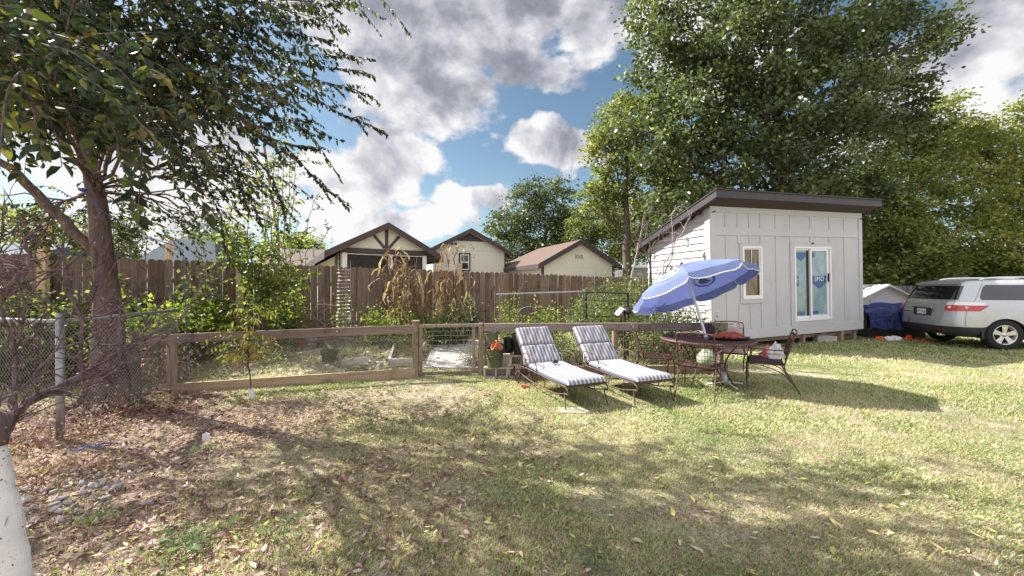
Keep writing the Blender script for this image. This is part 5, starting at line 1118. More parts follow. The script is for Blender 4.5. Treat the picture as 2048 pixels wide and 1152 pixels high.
# cable arch between plants, stakes
p = MB(); p.tube(wob([at(1030, 650, 8), at(1038, 622, 8), at(1060, 613, 8), at(1078, 622, 8)], .0, 6), .009, 6); put_tags(p.build('hose', 'galv'), 'grey hose looping between the tomato plants', 'hose')
p = MB(); p.tube([at(955, 640, 7.05), at(966, 648, 6.98)], .016, 8); put_tags(p.build('hose_nozzle', 'black'), 'short black tube resting on top of the right gate post', 'tube')
p = MB(); p.tube([(-.19, 7.5, 0), (-.22, 7.5, .95), (-.25, 7.52, 1.6)], [.012, .012, .008], 6); put_tags(p.build('garden_stake', 'rail'), 'dark wooden stake rising behind the potted corner', 'stake')
a = at(920, 548, 10.5); p = MB(); p.rnd(.9); p.prism([(a.x-.14, a.y, a.z+.25), (a.x+.05, a.y, a.z+.3), (a.x+.06, a.y, a.z-.15), (a.x+.0, a.y, a.z-.15)], (0, .03, 0)); put_tags(p.build('paddle_board', 'postnew'), 'pale tapered board sticking up above the picket fence', 'board')
# floodlight on leaning post
c = at(1246, 622, 7.75); root = thing('solar_floodlight', 'black and silver solar floodlight on a stump post', 'floodlight', (c.x, c.y, Zg(c.x, c.y)))
p = MB(); p.tube([(c.x+.05, c.y+.03, Zg(c.x, c.y)-.1), (c.x+.03, c.y+.03, c.z-.1), (c.x+.02, c.y+.02, c.z+.02)], [.035, .03, .02], 8); p.build('post', 'rust', root)
p = MB(); p.lathe([(0, -.05), (.06, -.04), (.085, 0), (.075, .03), (0, .05)], mtx=Matrix.Translation(c+Vector((.09, -.02, .0)))@rotm(R(60), R(10)), n=14); p.build('lamp_head', 'black', root, smooth=True)
p = MB(); p.box((-.09, -.06, -.01), (.09, .06, .01), .004, mtx=Matrix.Translation(c+Vector((-.08, -.03, -.01)))@rotm(R(30), R(-50))); p.build('solar_panel', 'galv', root)

# ---------------- block pile with pots, by the gate ----------------
def cblock(label, c, rz=0, L=.40, D=.20, H=.19, end=False):
    """hollow concrete block lying on its side: the two cells face the camera"""
    rt = thing('concrete_block', label, 'block', c, rz); p = MB(); w_ = .032
    for x in (-L/2, -w_/2, L/2-w_): p.box((x, 0, .0), (x+w_, D, H), .004)
    for x0, x1 in ((-L/2+w_, -w_/2), (w_/2, L/2-w_)):
        p.box((x0, .0, H-w_), (x1, D, H), .0); p.box((x0, .0, 0), (x1, D, w_), .0)
        p.box((x0, D-.03, w_), (x1, D-.01, H-w_), 0)
    p.build('body', 'block', rt, local=True); return rt
b1 = gp(992, 757); cblock('hollow concrete block on the grass right under the dark drum pot', (-.28, 6.72, 0), R(2), .42)
cblock('hollow concrete block on the grass beside the lounger wheel', (.13, 6.74, 0), R(1), .38)
cblock('hollow concrete block stacked second high under the black pots', (.17, 6.80, .195), R(2), .40)
c = (-.115-.19, 6.80, .193)
pot('drum_pot', 'large dark olive drum pot on the blocks holding other pots', (-.30, 6.80, .193), .135, .15, .31, 'olive', cat='pot', ribs=((.45, .008), (.6, .008)), soil=False)
pot('nursery_pot', 'green pot leaning upright at the top of the pot stack', (-.335, 6.86, .52), .08, .125, .26, 'green_pot', (R(-4), R(-6)), soil=False)
pot('terracotta_pot', 'small terracotta pot lying tilted in the drum pot', (-.185, 6.74, .515), .055, .085, .16, 'terracotta', (R(20), R(-62)), soil=False)
pot('nursery_pot', 'small black pot behind the terracotta pot', (-.06, 6.98, .40), .08, .105, .27, 'black', soil=False)
pot('nursery_pot', 'tall black pot between the blocks and the lounger backrest', (.135, 6.90, .39), .10, .135, .37, 'black', (0, R(-2)), soil=False)
pot('nursery_pot', 'wide black tray pot tipped inside the drum pot', (-.20, 6.86, .46), .10, .14, .07, 'black', (R(15), R(20)), soil=False)
p = MB(); c = gp(1050, 776); p.tube([(c.x-.06, c.y, .03), (c.x+.07, c.y-.02, .025)], [.035, .02], 8); put_tags(p.build('brick_shard', 'terracotta'), 'small red clay shard lying by the lounger wheel', 'clay shard')
p = MB(); c = gp(1150, 822); p.prism([(c.x-.2, c.y+.10, .0), (c.x-.2, c.y-.10, .0), (c.x+.1, c.y-.12, .0), (c.x+.2, c.y-.02, .0), (c.x+.1, c.y+.12, .0)], (0, 0, .014)); put_tags(p.build('paving_stone', 'paver'), 'flat pale paving stone sunk in grass under the lounger foot', 'stone')

# ---------------- sun loungers ----------------
def lounger(label, ox, oy, rz, rot2=0, wheelside=True, wn=.02):
    r0 = thing('sun_lounger', label, 'sun lounger', (ox, oy, 0), rz, 'wrought iron sun loungers')
    h = .305; Zs = .30; Ly = 1.20; rr = .009
    for s in (-1, 1):
        p = MB()   # side frame: long bar, scroll, lower bar
        p.tube(wob([(s*h, .0, Zs), (s*h, .4, Zs-.005), (s*h, .9, Zs), (s*h, Ly+.05, Zs), (s*h, Ly+.30, Zs-.02)], 0, 4), .010, 6)
        p.tube(wob([(s*h, -.02, .22), (s*h, .35, .14), (s*h, .95, .13), (s*h, 1.45, .17), (s*h, 1.62, .19)], 0, 4), .009, 6)
        for y in (.25, .6, .95): p.tube([(s*h, y, Zs), (s*h, y+.01, .15)], .006, 5)
        p.build('side_frame', 'rust_l', r0, local=True, smooth=True)
        p = MB(); p.tube(wob([(s*h, .06, Zs), (s*h, -.03, Zs-.03), (s*h, -.04, Zs-.09), (s*h, .03, Zs-.10), (s*(h+.005), .02, .14), (s*(h+.02), -.02, 0)], 0, 4), [.010]*20+[.008], 6); p.build('leg', 'rust_l', r0, local=True, smooth=True)
        p = MB(); p.tube(wob([(s*h, .86, Zs), (s*(h+.03), .84, .44), (s*(h+.045), .90, .535), (s*(h+.045), 1.10, .55), (s*(h+.045), 1.26, .52), (s*(h+.03), 1.30, .40), (s*h, 1.28, .26)], 0, 4), .008, 6); p.build('armrest', 'rust_l', r0, local=True, smooth=True)
        p = MB(); q = Vector((s*(h+.03), 1.56, .145)); p.tube([q+Vector((0, .14*math.cos(a*PI/9), .14*math.sin(a*PI/9))) for a in range(19)], .010, 6, False)
        for a in range(4): p.tube([q-Vector((0, .14*math.cos(a*PI/4), .14*math.sin(a*PI/4))), q+Vector((0, .14*math.cos(a*PI/4), .14*math.sin(a*PI/4)))], .004, 5)
        p.tube([q-Vector((.02*s, 0, 0)), q+Vector((.015*s, 0, 0))], .022, 8)
        p.build('wheel', 'rust', r0, local=True, smooth=True)
    p = MB(); p.box((-h+.01, .0, Zs-.004), (h-.01, Ly, Zs+.004))
    for y in (.0, .4, .8, 1.2, 1.5): p.tube([(-h, y, Zs-.012), (h, y, Zs-.012)], .008, 5)
    p.tube([(-h-.03, 1.56, .145), (h+.03, 1.56, .145)], .008, 6); p.build('seat_frame', 'rust_l', r0, local=True)
    A_ = R(47); hy, hz = Ly, Zs+.04; uy, uz = math.cos(A_), math.sin(A_); Lb = .72
    p = MB(); ny_, nz_ = -uz, uy
    p.tube(wob([(-h, hy, Zs), (-h, hy+uy*Lb*.5, Zs+uz*Lb*.5), (-h+.02, hy+uy*(Lb-.02), Zs+uz*(Lb-.02)), (0, hy+uy*Lb, Zs+uz*Lb), (h-.02, hy+uy*(Lb-.02), Zs+uz*(Lb-.02)), (h, hy+uy*Lb*.5, Zs+uz*Lb*.5), (h, hy, Zs)], 0, 4), .010, 6)
    p.quad((-h+.01, hy, Zs-.002), (h-.01, hy, Zs-.002), (h-.02, hy+uy*(Lb-.03), Zs+uz*(Lb-.03)), (-h+.02, hy+uy*(Lb-.03), Zs+uz*(Lb-.03)))
    p.tube([(-h+.05, hy+uy*.5, Zs+uz*.5), (-h+.05, 1.52, .20)], .007, 5); p.tube([(h-.05, hy+uy*.5, Zs+uz*.5), (h-.05, 1.52, .20)], .007, 5)
    p.build('back_frame', 'rust_l', r0, local=True, smooth=False)
    # cushions: puffy pads
    def pad(nm, y0, y1, org, ang, th=.085, nx_=14, ny_=14, sag=0):
        rot = Matrix.Translation(org)@rotm(rx=ang); p = MB(); hw = .32
        def sect(side):
            def fn(a, b):
                x = (a*2-1); y = b; ex = (1-abs(x)**10)**.35; ey = (1-abs(2*y-1)**12)**.35; e_ = ex*ey
                bulge = .009*math.sin(a*PI*7+y*3)*math.sin(y*PI*3)*.5
                z = (th*(.28+.72*e_)+bulge*e_-sag*math.sin(PI*y)*.02) if side > 0 else th*.28*(1-e_)
                return rot@Vector((x*hw*(1-.012*(1-e_)), y0+(y1-y0)*y, z))
            return fn
        p.grid(sect(1), nx_*2, ny_*2); p.grid(sect(-1), nx_*2, ny_*2)
        return p.build(nm, 'stripe', r0, local=True, smooth=True)
    pad('seat_cushion', -.035, 1.17, (0, 0, Zs+.006), R(.6), .09, 16, 22, 1)
    pad('back_cushion', .01, .355, (0, hy+.02, Zs+.03), A_, .085); pad('back_cushion', .36, .72, (0, hy+.02, Zs+.03), A_, .085)
    p = MB()
    for s in (-1, 1): p = MB(); p.tube(wob([(s*.32, hy+.10, Zs+.20), (s*.34, hy+.06, Zs+.17), (s*.345, hy+.03, Zs+.06)], .004, 4), .006, 5); p.build('tie', 'cloth_w', r0, local=True)
    return r0
lounger('striped cushioned iron sun lounger nearest the block pile, with a small dark object on it', .98, 5.10, R(22.3))
lounger('striped cushioned iron sun lounger between the other lounger and the table', 1.93, 5.27, R(20.5))
c = at(1110, 724, 5.95); p = MB(); p.box((-.055, -.03, 0), (.055, .03, .03), .012, mtx=Matrix.Translation((c.x, c.y, .415))@rotm(rz=.5)); p.tube([(c.x-.03, c.y, .445), (c.x+.03, c.y+.02, .455)], .012, 6); put_tags(p.build('sunglasses_case', 'black'), 'small dark case lying on the seat of the lounger', 'case')

# ---------------- table, chairs, umbrella ----------------
TX, TY, TR = 3.23, 6.43, .70
tb = thing('patio_table', 'round rusty iron patio table under the umbrella', 'table', (TX, TY, 0))
p = MB(); p.lathe([(.02, .715), (TR-.01, .715), (TR-.005, .722), (.02, .722)], (TX, TY, 0), 48, cap0=False, cap1=False); p.build('tabletop', 'rust', tb)
p = MB(); p.tube([(TX+TR*math.cos(a*PI/24), TY+TR*math.sin(a*PI/24), .715) for a in range(49)], .020, 8, False)
p.tube([(TX+(TR-.02)*math.cos(a*PI/24), TY+(TR-.02)*math.sin(a*PI/24), .67) for a in range(49)], .008, 6, False); p.build('rim', 'rust_l', tb, smooth=True)
for k in range(4):
    a = k*PI/2+.6; dx_, dy_ = math.cos(a), math.sin(a); p = MB()
    p.tube(wob([(TX+dx_*.52, TY+dy_*.52, .70), (TX+dx_*.36, TY+dy_*.36, .50), (TX+dx_*.30, TY+dy_*.30, .28), (TX+dx_*.46, TY+dy_*.46, .02), (TX+dx_*.52, TY+dy_*.52, .0)], 0, 6), .011, 6)
    p.build('leg', 'rust_l', tb, smooth=True)
p = MB(); p.tube([(TX+.31*math.cos(a*PI/10), TY+.31*math.sin(a*PI/10), .30) for a in range(21)], .008, 6, False); p.build('stretcher', 'rust_l', tb)
def lattice(mb, P00, P10, P11, P01, nu, nv, r_=.003):
    P00, P10, P11, P01 = map(Vector, (P00, P10, P11, P01))
    f = lambda a, b: P00.lerp(P10, a).lerp(P01.lerp(P11, a), b)
    for i in range(nu+1): mb.tube([f(i/nu, 0), f(i/nu, .5), f(i/nu, 1)], r_, 3, False)
    for j in range(nv+1): mb.tube([f(0, j/nv), f(.5, j/nv), f(1, j/nv)], r_, 3, False)
def chair(label, x, y, face, w_=.50, kind=0, backh=.90, mat='rust_l', seatm='rust'):
    """face: angle of the direction the sitter looks, local +y"""
    r0 = thing('iron_chair', label, 'chair', (x, y, 0), face-PI/2, 'rusty iron patio chairs'); h = w_/2; sz = .42; d0, d1 = -.22, .24
    for s in (-1, 1):
        p = MB(); p.tube(wob([(s*h, d1, sz), (s*h, d1+.015, sz-.16), (s*(h+.01), d1+.01, 0)], 0, 4), .0105, 6); p.build('leg', mat, r0, local=True, smooth=True)
        p = MB(); p.tube(wob([(s*h, d0, sz), (s*h, d0-.02, sz-.12), (s*(h+.0), d0-.10, .18), (s*(h+.005), d0-.20, 0)], 0, 4), .0105, 6)
        p.tube(wob([(s*h, d1-.02, sz-.015), (s*h, .03, sz-.035), (s*h, d0+.02, sz-.13), (s*h, d0-.09, .16)], 0, 4), .007, 5); p.build('leg', mat, r0, local=True, smooth=True)
        p = MB(); p.tube(wob([(s*h, d1-.02, sz), (s*(h+.02), d1-.05, sz+.12), (s*(h+.035), d1-.03, sz+.20), (s*(h+.035), d1-.10, sz+.235), (s*(h+.03), .0, sz+.22), (s*(h+.015), d0, sz+.22), (s*h, d0-.065, sz+.235)], 0, 4), .0085, 6)
        p.tube(wob([(s*(h+.005), d1-.06, sz+.0), (s*(h+.02), d1-.08, sz+.13), (s*(h+.02), .02, sz+.16), (s*h, d0-.05, sz+.15)], 0, 4), .005, 5)
        p.build('armrest', mat, r0, local=True, smooth=True)
    p = MB(); p.tube([(-h, d0, sz), (-h, d1, sz), (h, d1, sz), (h, d0, sz), (-h, d0, sz)], .010, 6); lattice(p, (-h, d0, sz), (h, d0, sz), (h, d1, sz), (-h, d1, sz), 16, 15, .0028); p.build('seat', seatm, r0, local=True)
    tp_ = sz+.5; by = d0-.14
    p = MB(); p.tube(wob([(-h, d0, sz), (-h, d0-.07, sz+.25), (-h+.005, by, tp_-.03), (-h+.05, by-.015, tp_), (0, by-.02, tp_+.015), (h-.05, by-.015, tp_), (h-.005, by, tp_-.03), (h, d0-.07, sz+.25), (h, d0, sz)], 0, 4), .011, 6); p.build('back_frame', mat, r0, local=True, smooth=True)
    p = MB()
    y_ = lambda z: d0-.14*((z-sz)/.5)**.8 if z > sz else d0
    if kind == 0:
        p.tube(wob([(-h, y_(tp_-.10), tp_-.10), (0, y_(tp_-.1), tp_-.11), (h, y_(tp_-.1), tp_-.10)], 0, 3), .006, 5)
        for i in range(13): xx = -h+.02+i*(w_-.04)/12; p.tube([(xx, y_(sz+.06), sz+.06), (xx, y_(sz+.22), sz+.22), (xx, y_(tp_-.1), tp_-.10)], .003, 4)
        for j in range(6): z = sz+.06+j*.06; p.tube([(-h, y_(z), z), (h, y_(z), z)], .0028, 4)
    else:
        p.tube([(-h, y_(tp_-.12), tp_-.12), (h, y_(tp_-.12), tp_-.12)], .006, 5)
        lattice(p, (-h, y_(sz+.05), sz+.05), (h, y_(sz+.05), sz+.05), (h, y_(tp_-.12), tp_-.12), (-h, y_(tp_-.12), tp_-.12), 18, 18, .0028)
    for i in range(4):                                  # scroll work in the crest
        cx_ = -h+.08+i*(w_-.16)/3; p.tube([(cx_+(.018+.022*a/12)*math.cos(a*.75), y_(tp_-.05)-.005, tp_-.052+(.012+.018*a/12)*math.sin(a*.75)) for a in range(13)], .0038, 4)
    p.build('back_lattice', seatm, r0, local=True); return r0
def fa_(dx, dy): return math.atan2(dy, dx)
c1 = chair('rusty iron chair nearest the camera seen from behind with a round pot on it', 2.80, 5.79, fa_(.58, .81), .50, 0)
c2 = chair('rusty iron chair at the right of the table holding a pink cloth', 3.98, 6.08, fa_(-.85, .50), .50, 1)
c3 = chair('rusty iron chair left of the table beside the lounger', 2.42, 6.55, fa_(.98, -.18), .50, 1, mat='rust')
c4 = chair('rusty iron chair behind the table with a faded pink cushion', 3.92, 6.98, fa_(-.42, -.9), .50, 0, mat='rust')
# things on the chairs
W1 = wm(c1); c = W1@Vector((.12, .05, .43)); rt = thing('round_pot', 'sage green round ceramic pot with a handle on the nearest chair', 'pot', c, rx=R(10), ry=R(-25))
p = MB(); p.lathe([(.02, -.0), (.08, .01), (.125, .06), (.14, .11), (.12, .17), (.07, .215), (.03, .235), (.02, .26), (0, .262)], (0, 0, 0), 22, cap0=False, cap1=False); p.build('body', 'sage', rt, local=True, smooth=True)
c = W1@Vector((.16, .22, .56)); p = MB(); mt_ = Matrix.Translation(c)@rotm(0, R(-38), R(-20)); p.box((-.14, -.07, -.01), (.14, .07, .01), .004, mtx=mt_)
for i in range(5): p.box((-.12+i*.05, -.06, .011), (-.09+i*.05, .06, .02), .003, mtx=mt_)
put_tags(p.build('wooden_rack', 'pinkcushion'), 'small slatted pinkish rack propped beside the round pot', 'rack')
W2 = wm(c2)
p = MB(); p.grid(lambda a, b: W2@Vector(((a*2-1)*.235, -.2+.44*b, .432+.05*((1-abs(2*a-1)**8)*(1-abs(2*b-1)**8))**.4)), 20, 20); p.grid(lambda a, b: W2@Vector(((a*2-1)*.235, -.2+.44*b, .431)), 2, 2); put_tags(p.build('seat_pad', 'darkcushion', smooth=True), 'dark maroon seat pad on the right hand chair', 'cushion')
def crumple(name, mat, c, rx_, ry_, rz_, label, cat, seed, n=26):
    r_ = np.random.default_rng(seed); ph = r_.random((6, 3))*6; p = MB()
    def f(a, b):
        th, ph_ = a*2*PI, b*PI/2; x, y, z = math.cos(th)*math.cos(ph_), math.sin(th)*math.cos(ph_), math.sin(ph_)
        k = 1+.16*math.sin(3*th+ph[0, 0]+3*z)+.12*math.sin(5*th+ph[1, 0]-4*z)+.09*math.sin(9*x+ph[2, 0])*math.cos(8*y+ph[2, 1])+.06*math.sin(17*y+11*z)
        return Vector((c[0]+x*rx_*k, c[1]+y*ry_*k, c[2]+max(0, z*k+.12*math.sin(7*x+5*y))*rz_))
    p.grid(f, n*2, n); return put_tags(p.build(name, mat, smooth=True), label, cat)
q = W2@Vector((.06, -.05, .475)); crumple('pink_cloth', 'pink', q, .12, .11, .15, 'crumpled pink cloth on the right hand chair', 'cloth', 3)
q = W2@Vector((-.02, -.14, .475)); crumple('white_cloth', 'cloth_w', q, .11, .08, .20, 'crumpled white cloth behind the pink one on the chair', 'cloth', 5)
W4 = wm(c4)
p = MB(); p.grid(lambda a, b: W4@Vector(((a*2-1)*.20, -.245-.10*b+.05*((1-abs(2*a-1)**8)*(1-abs(2*b-1)**8))**.4, .47+.36*b)), 16, 16); p.grid(lambda a, b: W4@Vector(((a*2-1)*.20, -.245-.10*b, .47+.36*b)), 2, 2); put_tags(p.build('back_pad', 'pinkcushion', smooth=True), 'faded pink pad against the back of the chair behind the table', 'cushion')
p = MB(); p.grid(lambda a, b: W4@Vector(((a*2-1)*.22, -.18+.4*b, .432+.04*((1-abs(2*a-1)**8)*(1-abs(2*b-1)**8))**.4)), 16, 16); put_tags(p.build('seat_pad', 'pinkcushion', smooth=True), 'faded pink seat pad on the chair behind the table', 'cushion')
# things on the table
p = MB(); p.lathe([(0, .0), (.30, .0), (.33, .03), (.31, .03), (.0, .012)], mtx=Matrix.Translation((3.56, 6.35, .737))@Matrix.Diagonal((1, .62, 1, 1)), n=28, cap0=False, cap1=False); put_tags(p.build('serving_tray', 'black'), 'black oval tray on the right side of the table', 'tray')
crumple('patterned_cloth', 'redcloth', (3.55, 6.34, .752), .25, .14, .075, 'red and pink patterned cloth heaped on the black tray', 'cloth', 9, 34)
crumple('planter_clump', 'darkcushion', (3.36, 6.62, .737), .09, .09, .18, 'dark round clump behind the umbrella pole on the table', 'bundle', 12)
plant('potted_sprig', 'small sprig with pale green leaves on the table behind the pole', 'plant', 3.52, 6.72, .38, .10, 5, 8, .07, 'leaf_bright', z=.737)
# umbrella
ub = thing('patio_umbrella', 'tilted blue patio umbrella with white pole through the table', 'umbrella', (3.44, 6.15, 0))
foot = Vector((3.43, 6.20, .0)); hole = Vector((TX, TY, .72)); axis_ = Vector((-.235, .34, .91)).normalized(); hub = Vector((3.05, 6.68, 1.68)); apex = hub+axis_*.32
p = MB(); p.tube([foot, hole, hub, apex+axis_*.02], .0215, 12); p.build('pole', 'pole', ub, smooth=True)
p = MB(); q = hole+Vector((0, 0, .0)); p.tube([hole+(hub-hole).normalized()*.0, hole+(hub-hole).normalized()*.07], .032, 12); p.build('collar', 'pole', ub, smooth=True)
p = MB(); p.tube([(foot.x-.32, foot.y, .03), (foot.x-.02, foot.y, .07), (foot.x+.28, foot.y+.03, .03)], .012, 6); p.tube([(foot.x, foot.y-.30, .03), (foot.x, foot.y, .07), (foot.x, foot.y+.3, .03)], .012, 6); p.tube([foot, foot+Vector((-.02, .02, .22))], .028, 10); p.build('stand', 'pole', ub, smooth=True)
Rc, Hc = 1.02, .42
q0 = axis_.to_track_quat('Z', 'Y').to_matrix().to_4x4(); tq_ = (Matrix.Translation(apex)@q0).inverted()@at(1345, 552, 6.35); UM = Matrix.Translation(apex)@q0@rotm(rz=math.atan2(tq_.y, tq_.x)-PI/8)
NSEG = 8
def canopy(t, s):           # t angle 0..NSEG, s radial 0..1
    k = t % 1; a0 = math.floor(t)*2*PI/NSEG; a1 = a0+2*PI/NSEG; c0 = Vector((math.cos(a0), math.sin(a0), 0)); c1_ = Vector((math.cos(a1), math.sin(a1), 0))
    e = c0.lerp(c1_, k)*Rc*s; sag = .018*s*s*math.sin(PI*k)*(.6+.4*math.sin(t*5+s*4)); inn = 1-.012*s*math.sin(PI*k)
    return Vector((e.x*inn, e.y*inn, -Hc*(s**1.35)-sag))
for sgm in range(NSEG):
    pass
p = MB(); n_t, n_s = 10, 14
for sgm in range(NSEG):
    p.rnd(); p.grid(lambda a, b, sgm=sgm: UM@canopy(sgm+min(a, .9999), b), n_t, n_s)
cnp = p.build('canopy', 'umbrella', ub, smooth=True)
p = MB()
for sgm in range(NSEG):
    p.rnd()
    def vf(a, b, sgm=sgm):
        c_ = canopy(sgm+min(max(a, .0), .9999), 1.0); drop = .135*(1-.35*abs(2*a-1)**6) if 0 < a < 1 else .07
        return UM@(c_+Vector((c_.x*.03*b, c_.y*.03*b, -drop*b+.008*math.sin(a*11+sgm)*b)))
    p.grid(vf, 16, 4)
p.build('valance', 'umbrella', cnp, smooth=True)
p = MB()
for sgm in range(NSEG):
    L_ = []
    for i in range(17):
        a = i/16; c_ = canopy(sgm+min(a, .9999), 1.0); drop = .135*(1-.35*abs(2*a-1)**6) if 0 < a < 1 else .07
        L_.append(UM@(c_+Vector((c_.x*.031, c_.y*.031, -drop+.008*math.sin(a*11+sgm)))))
    p.tube(L_, .0055, 4, False)
    L_ = [UM@(canopy(sgm+.0001, 1.0)+Vector((0, 0, .004-k*.02))) for k in range(4)]; p.tube(L_, .005, 4, False)
p.build('piping', 'whitepaint', cnp)
for sgm in range(NSEG):
    p = MB(); p.tube([UM@(canopy(sgm+.0001, s)+Vector((0, 0, -.012))) for s in (.03, .3, .6, .99)], .005, 5); rb = p.build('rib', 'pole', ub)
    p = MB(); p.tube([hub-axis_*.10, UM@(canopy(sgm+.0001, .5)+Vector((0, 0, -.014)))], .004, 5); p.build('strut', 'pole', rb)
p = MB(); p.lathe([(0, .05), (.02, .045), (.03, .02), (.035, .0)], mtx=UM, n=12, cap0=False); p.build('finial', 'black', ub, smooth=True)
# emblem: white ringed oval with small green and pale marks, on the segment facing left-front and the one facing right-back
def on_canopy(t0, s0, x, y, off, sx_=.35, sy_=.19):
    return UM@(canopy(t0+x*sx_, s0+y*sy_)+Vector((0, 0, off)))
best = 0
for j, t0 in enumerate((best+.5, (best+4) % 8+.5)):
    def disc(mb, x0, y0, rx_, ry_, off, hole=0, n=28, t0=t0):
        P = [on_canopy(t0, .66, x0+rx_*math.cos(a*2*PI/n), y0+ry_*math.sin(a*2*PI/n), off) for a in range(n)]
        if hole:
            Q = [on_canopy(t0, .66, x0+rx_*hole*math.cos(a*2*PI/n), y0+ry_*hole*math.sin(a*2*PI/n), off) for a in range(n)]; i0 = mb.addv(P+Q); mb.addf([(i0+a, i0+(a+1) % n, i0+n+(a+1) % n, i0+n+a) for a in range(n)])
        else:
            c_ = on_canopy(t0, .66, x0, y0, off); i0 = mb.addv([c_]+P); mb.addf([(i0, i0+1+a, i0+1+(a+1) % n) for a in range(n)])
    off = .012
    p = MB(); disc(p, 0, 0, 1.0, 1.0, off, .80); p.prism([on_canopy(t0, .66, 1.0, -.3, off), on_canopy(t0, .66, 1.28, 0, off), on_canopy(t0, .66, 1.0, .3, off)], (0, 0, .0005)); p.prism([on_canopy(t0, .66, -1.0, -.3, off), on_canopy(t0, .66, -1.28, 0, off), on_canopy(t0, .66, -1.0, .3, off)], (0, 0, .0005)); em = p.build('emblem', 'whitepaint', cnp)
    p = MB(); disc(p, .12, .12, .46, .34, off+.001); p.build('emblem_centre', 'cloth_w', em)
    p = MB(); disc(p, .0, .42, .5, .2, off+.002); disc(p, .25, -.35, .3, .14, off+.002); p.build('emblem_mark', 'emblem_green', em)

# ---------------- cord, wires ----------------
p = MB(); p.tube(wob([at(160, 375, 5.2), at(215, 430, 5.3), at(290, 470, 5.6), at(350, 492, 6.0), at(366, 500, 6.05)], .006, 5)+wob([at(366, 501, 6.05), at(367, 560, 6.05), at(372, 640, 6.05), at(373, 760, 6.05)], .004, 5), .006, 5)
q = at(165, 380, 5.17); p.lathe([(0, -.03), (.04, -.01), (.045, .02), (0, .04)], q, 8); put_tags(p.build('blue_cord', 'bluecord'), 'blue cord tied to the big trunk and hanging down to the kerb', 'cord')
p = MB(); p.tube(wob([(-4.25, 3.75, .02), (-4.1, 3.80, .03), (-3.95, 3.92, .02)], .02, 6), .008, 6); put_tags(p.build('blue_cord', 'bluecord'), 'loose blue cord lying in the leaf litter', 'cord')

# ---------------- parked car ----------------
CARRZ = R(-13)
car = thing('parked_car', 'silver suv parked at the right edge, seen from its rear corner', 'car', (12.22, 9.60, 0), CARRZ)
# local frame: x forward (0 at rear wheel centre, rear bumper at -1.08), y left side away from the camera, near side at y = 0
HWC = .98; YC = .96                                   # half width, centre line y
RINGS = [(-.0, -.86, 3.80, .86, .30, .30), (.12, -1.02, 3.92, .95, .38, .40), (.30, -1.08, 3.98, .985, .40, .52), (.36, -1.085, 3.99, .99, .40, .60), (.50, -1.06, 3.98, .99, .38, .78), (.62, -1.03, 3.96, .985, .36, .95),
         (.70, -1.0, 3.9, .975, .34, 1.10), (.74, -.965, 3.3, .96, .32, 1.18), (.76, -.95, 2.95, .95, .31, 1.215), (.86, -.83, 2.45, .89, .28, 1.45), (.95, -.72, 2.0, .83, .26, 1.65), (.985, -.66, 1.85, .79, .26, 1.715), (1.0, -.50, 1.7, .70, .26, 1.755), (1.03, -.1, 1.3, .5, .2, 1.785), (1.05, .3, .9, .1, .05, 1.795)]
def ringp(h):
    hs = [r_[0] for r_ in RINGS]; return [float(np.interp(h, hs, [r_[k] for r_ in RINGS])) for k in (1, 2, 3, 4, 5)]
def carS(t, h, off=0):
    """t 0..1 round the plan: 0 rear centre -> near side -> front centre -> far side"""
    xr, xf, hw, rad_, z = ringp(h); hw += off; xr -= off; xf += off; rad_ = min(rad_, hw*.98, (xf-xr)*.49)
    near = t <= .5; tt = t if near else 1-t; half = [hw-rad_, rad_*PI/2, (xf-xr)-2*rad_, rad_*PI/2, hw-rad_]
    # parameter split: fixed fractions so panels line up between rings
    fr = [0, .07, .13, .40, .46, .5]
    k = 0
    while k < 4 and tt > fr[k+1]: k += 1
    u = (tt-fr[k])/(fr[k+1]-fr[k])
    if k == 0: x, y = xr, -u*(hw-rad_)
    elif k == 1: a = u*PI/2; x, y = xr+rad_-rad_*math.cos(a), -(hw-rad_)-rad_*math.sin(a)
    elif k == 2: x, y = xr+rad_+u*half[2], -hw
    elif k == 3: a = u*PI/2; x, y = xf-rad_+rad_*math.sin(a), -(hw-rad_)-rad_*math.cos(a)
    else: x, y = xf, -(hw-rad_)*(1-u)
    if not near: y = -y
    return x, y, z
ARX = [(0, .43), (2.86, .43)]
def carpt(t, h, off=0, arch=True):
    x, y, z = carS(t, h, off)
    if arch and abs(y) > HWC-.25:
        for (ax, ar) in ARX:
            d_ = abs(x-ax)
            if d_ < ar: z = max(z, .36+math.sqrt(ar*ar-d_*d_))
    return Vector((x, YC+y, z))
TS = sorted(set([round(i/200, 5) for i in range(201)]+[.13+.27*((a+.95)/4.2) for a in np.linspace(-.45, .45, 16)]))
HS = [0, .06, .12, .2, .28, .33, .36, .43, .5, .56, .62, .66, .70, .72, .74, .75, .76, .79, .82, .86, .9, .95, .97, .985, .993, 1.0, 1.01, 1.03, 1.05]
def carpatch(mb, hs, ts, off=0):
    i = mb.addv([carpt(t, h, off) for h in hs for t in ts]); n = len(ts); mb.addf([(i+a*n+b, i+a*n+b+1, i+(a+1)*n+b+1, i+(a+1)*n+b) for a in range(len(hs)-1) for b in range(n-1)])
p = MB(); p.rnd(.5); carpatch(p, [h for h in HS if h >= .33], TS); p.build('body', 'carpaint', car, local=True, smooth=True)
p = MB(); carpatch(p, [h for h in HS if h <= .33], TS, .004); p.build('lower_cladding', 'clad', car, local=True, smooth=True)
p = MB(); p.box((-.7, .15, .30), (3.6, 1.77, .5)); p.build('underbody', 'black', car, local=True)
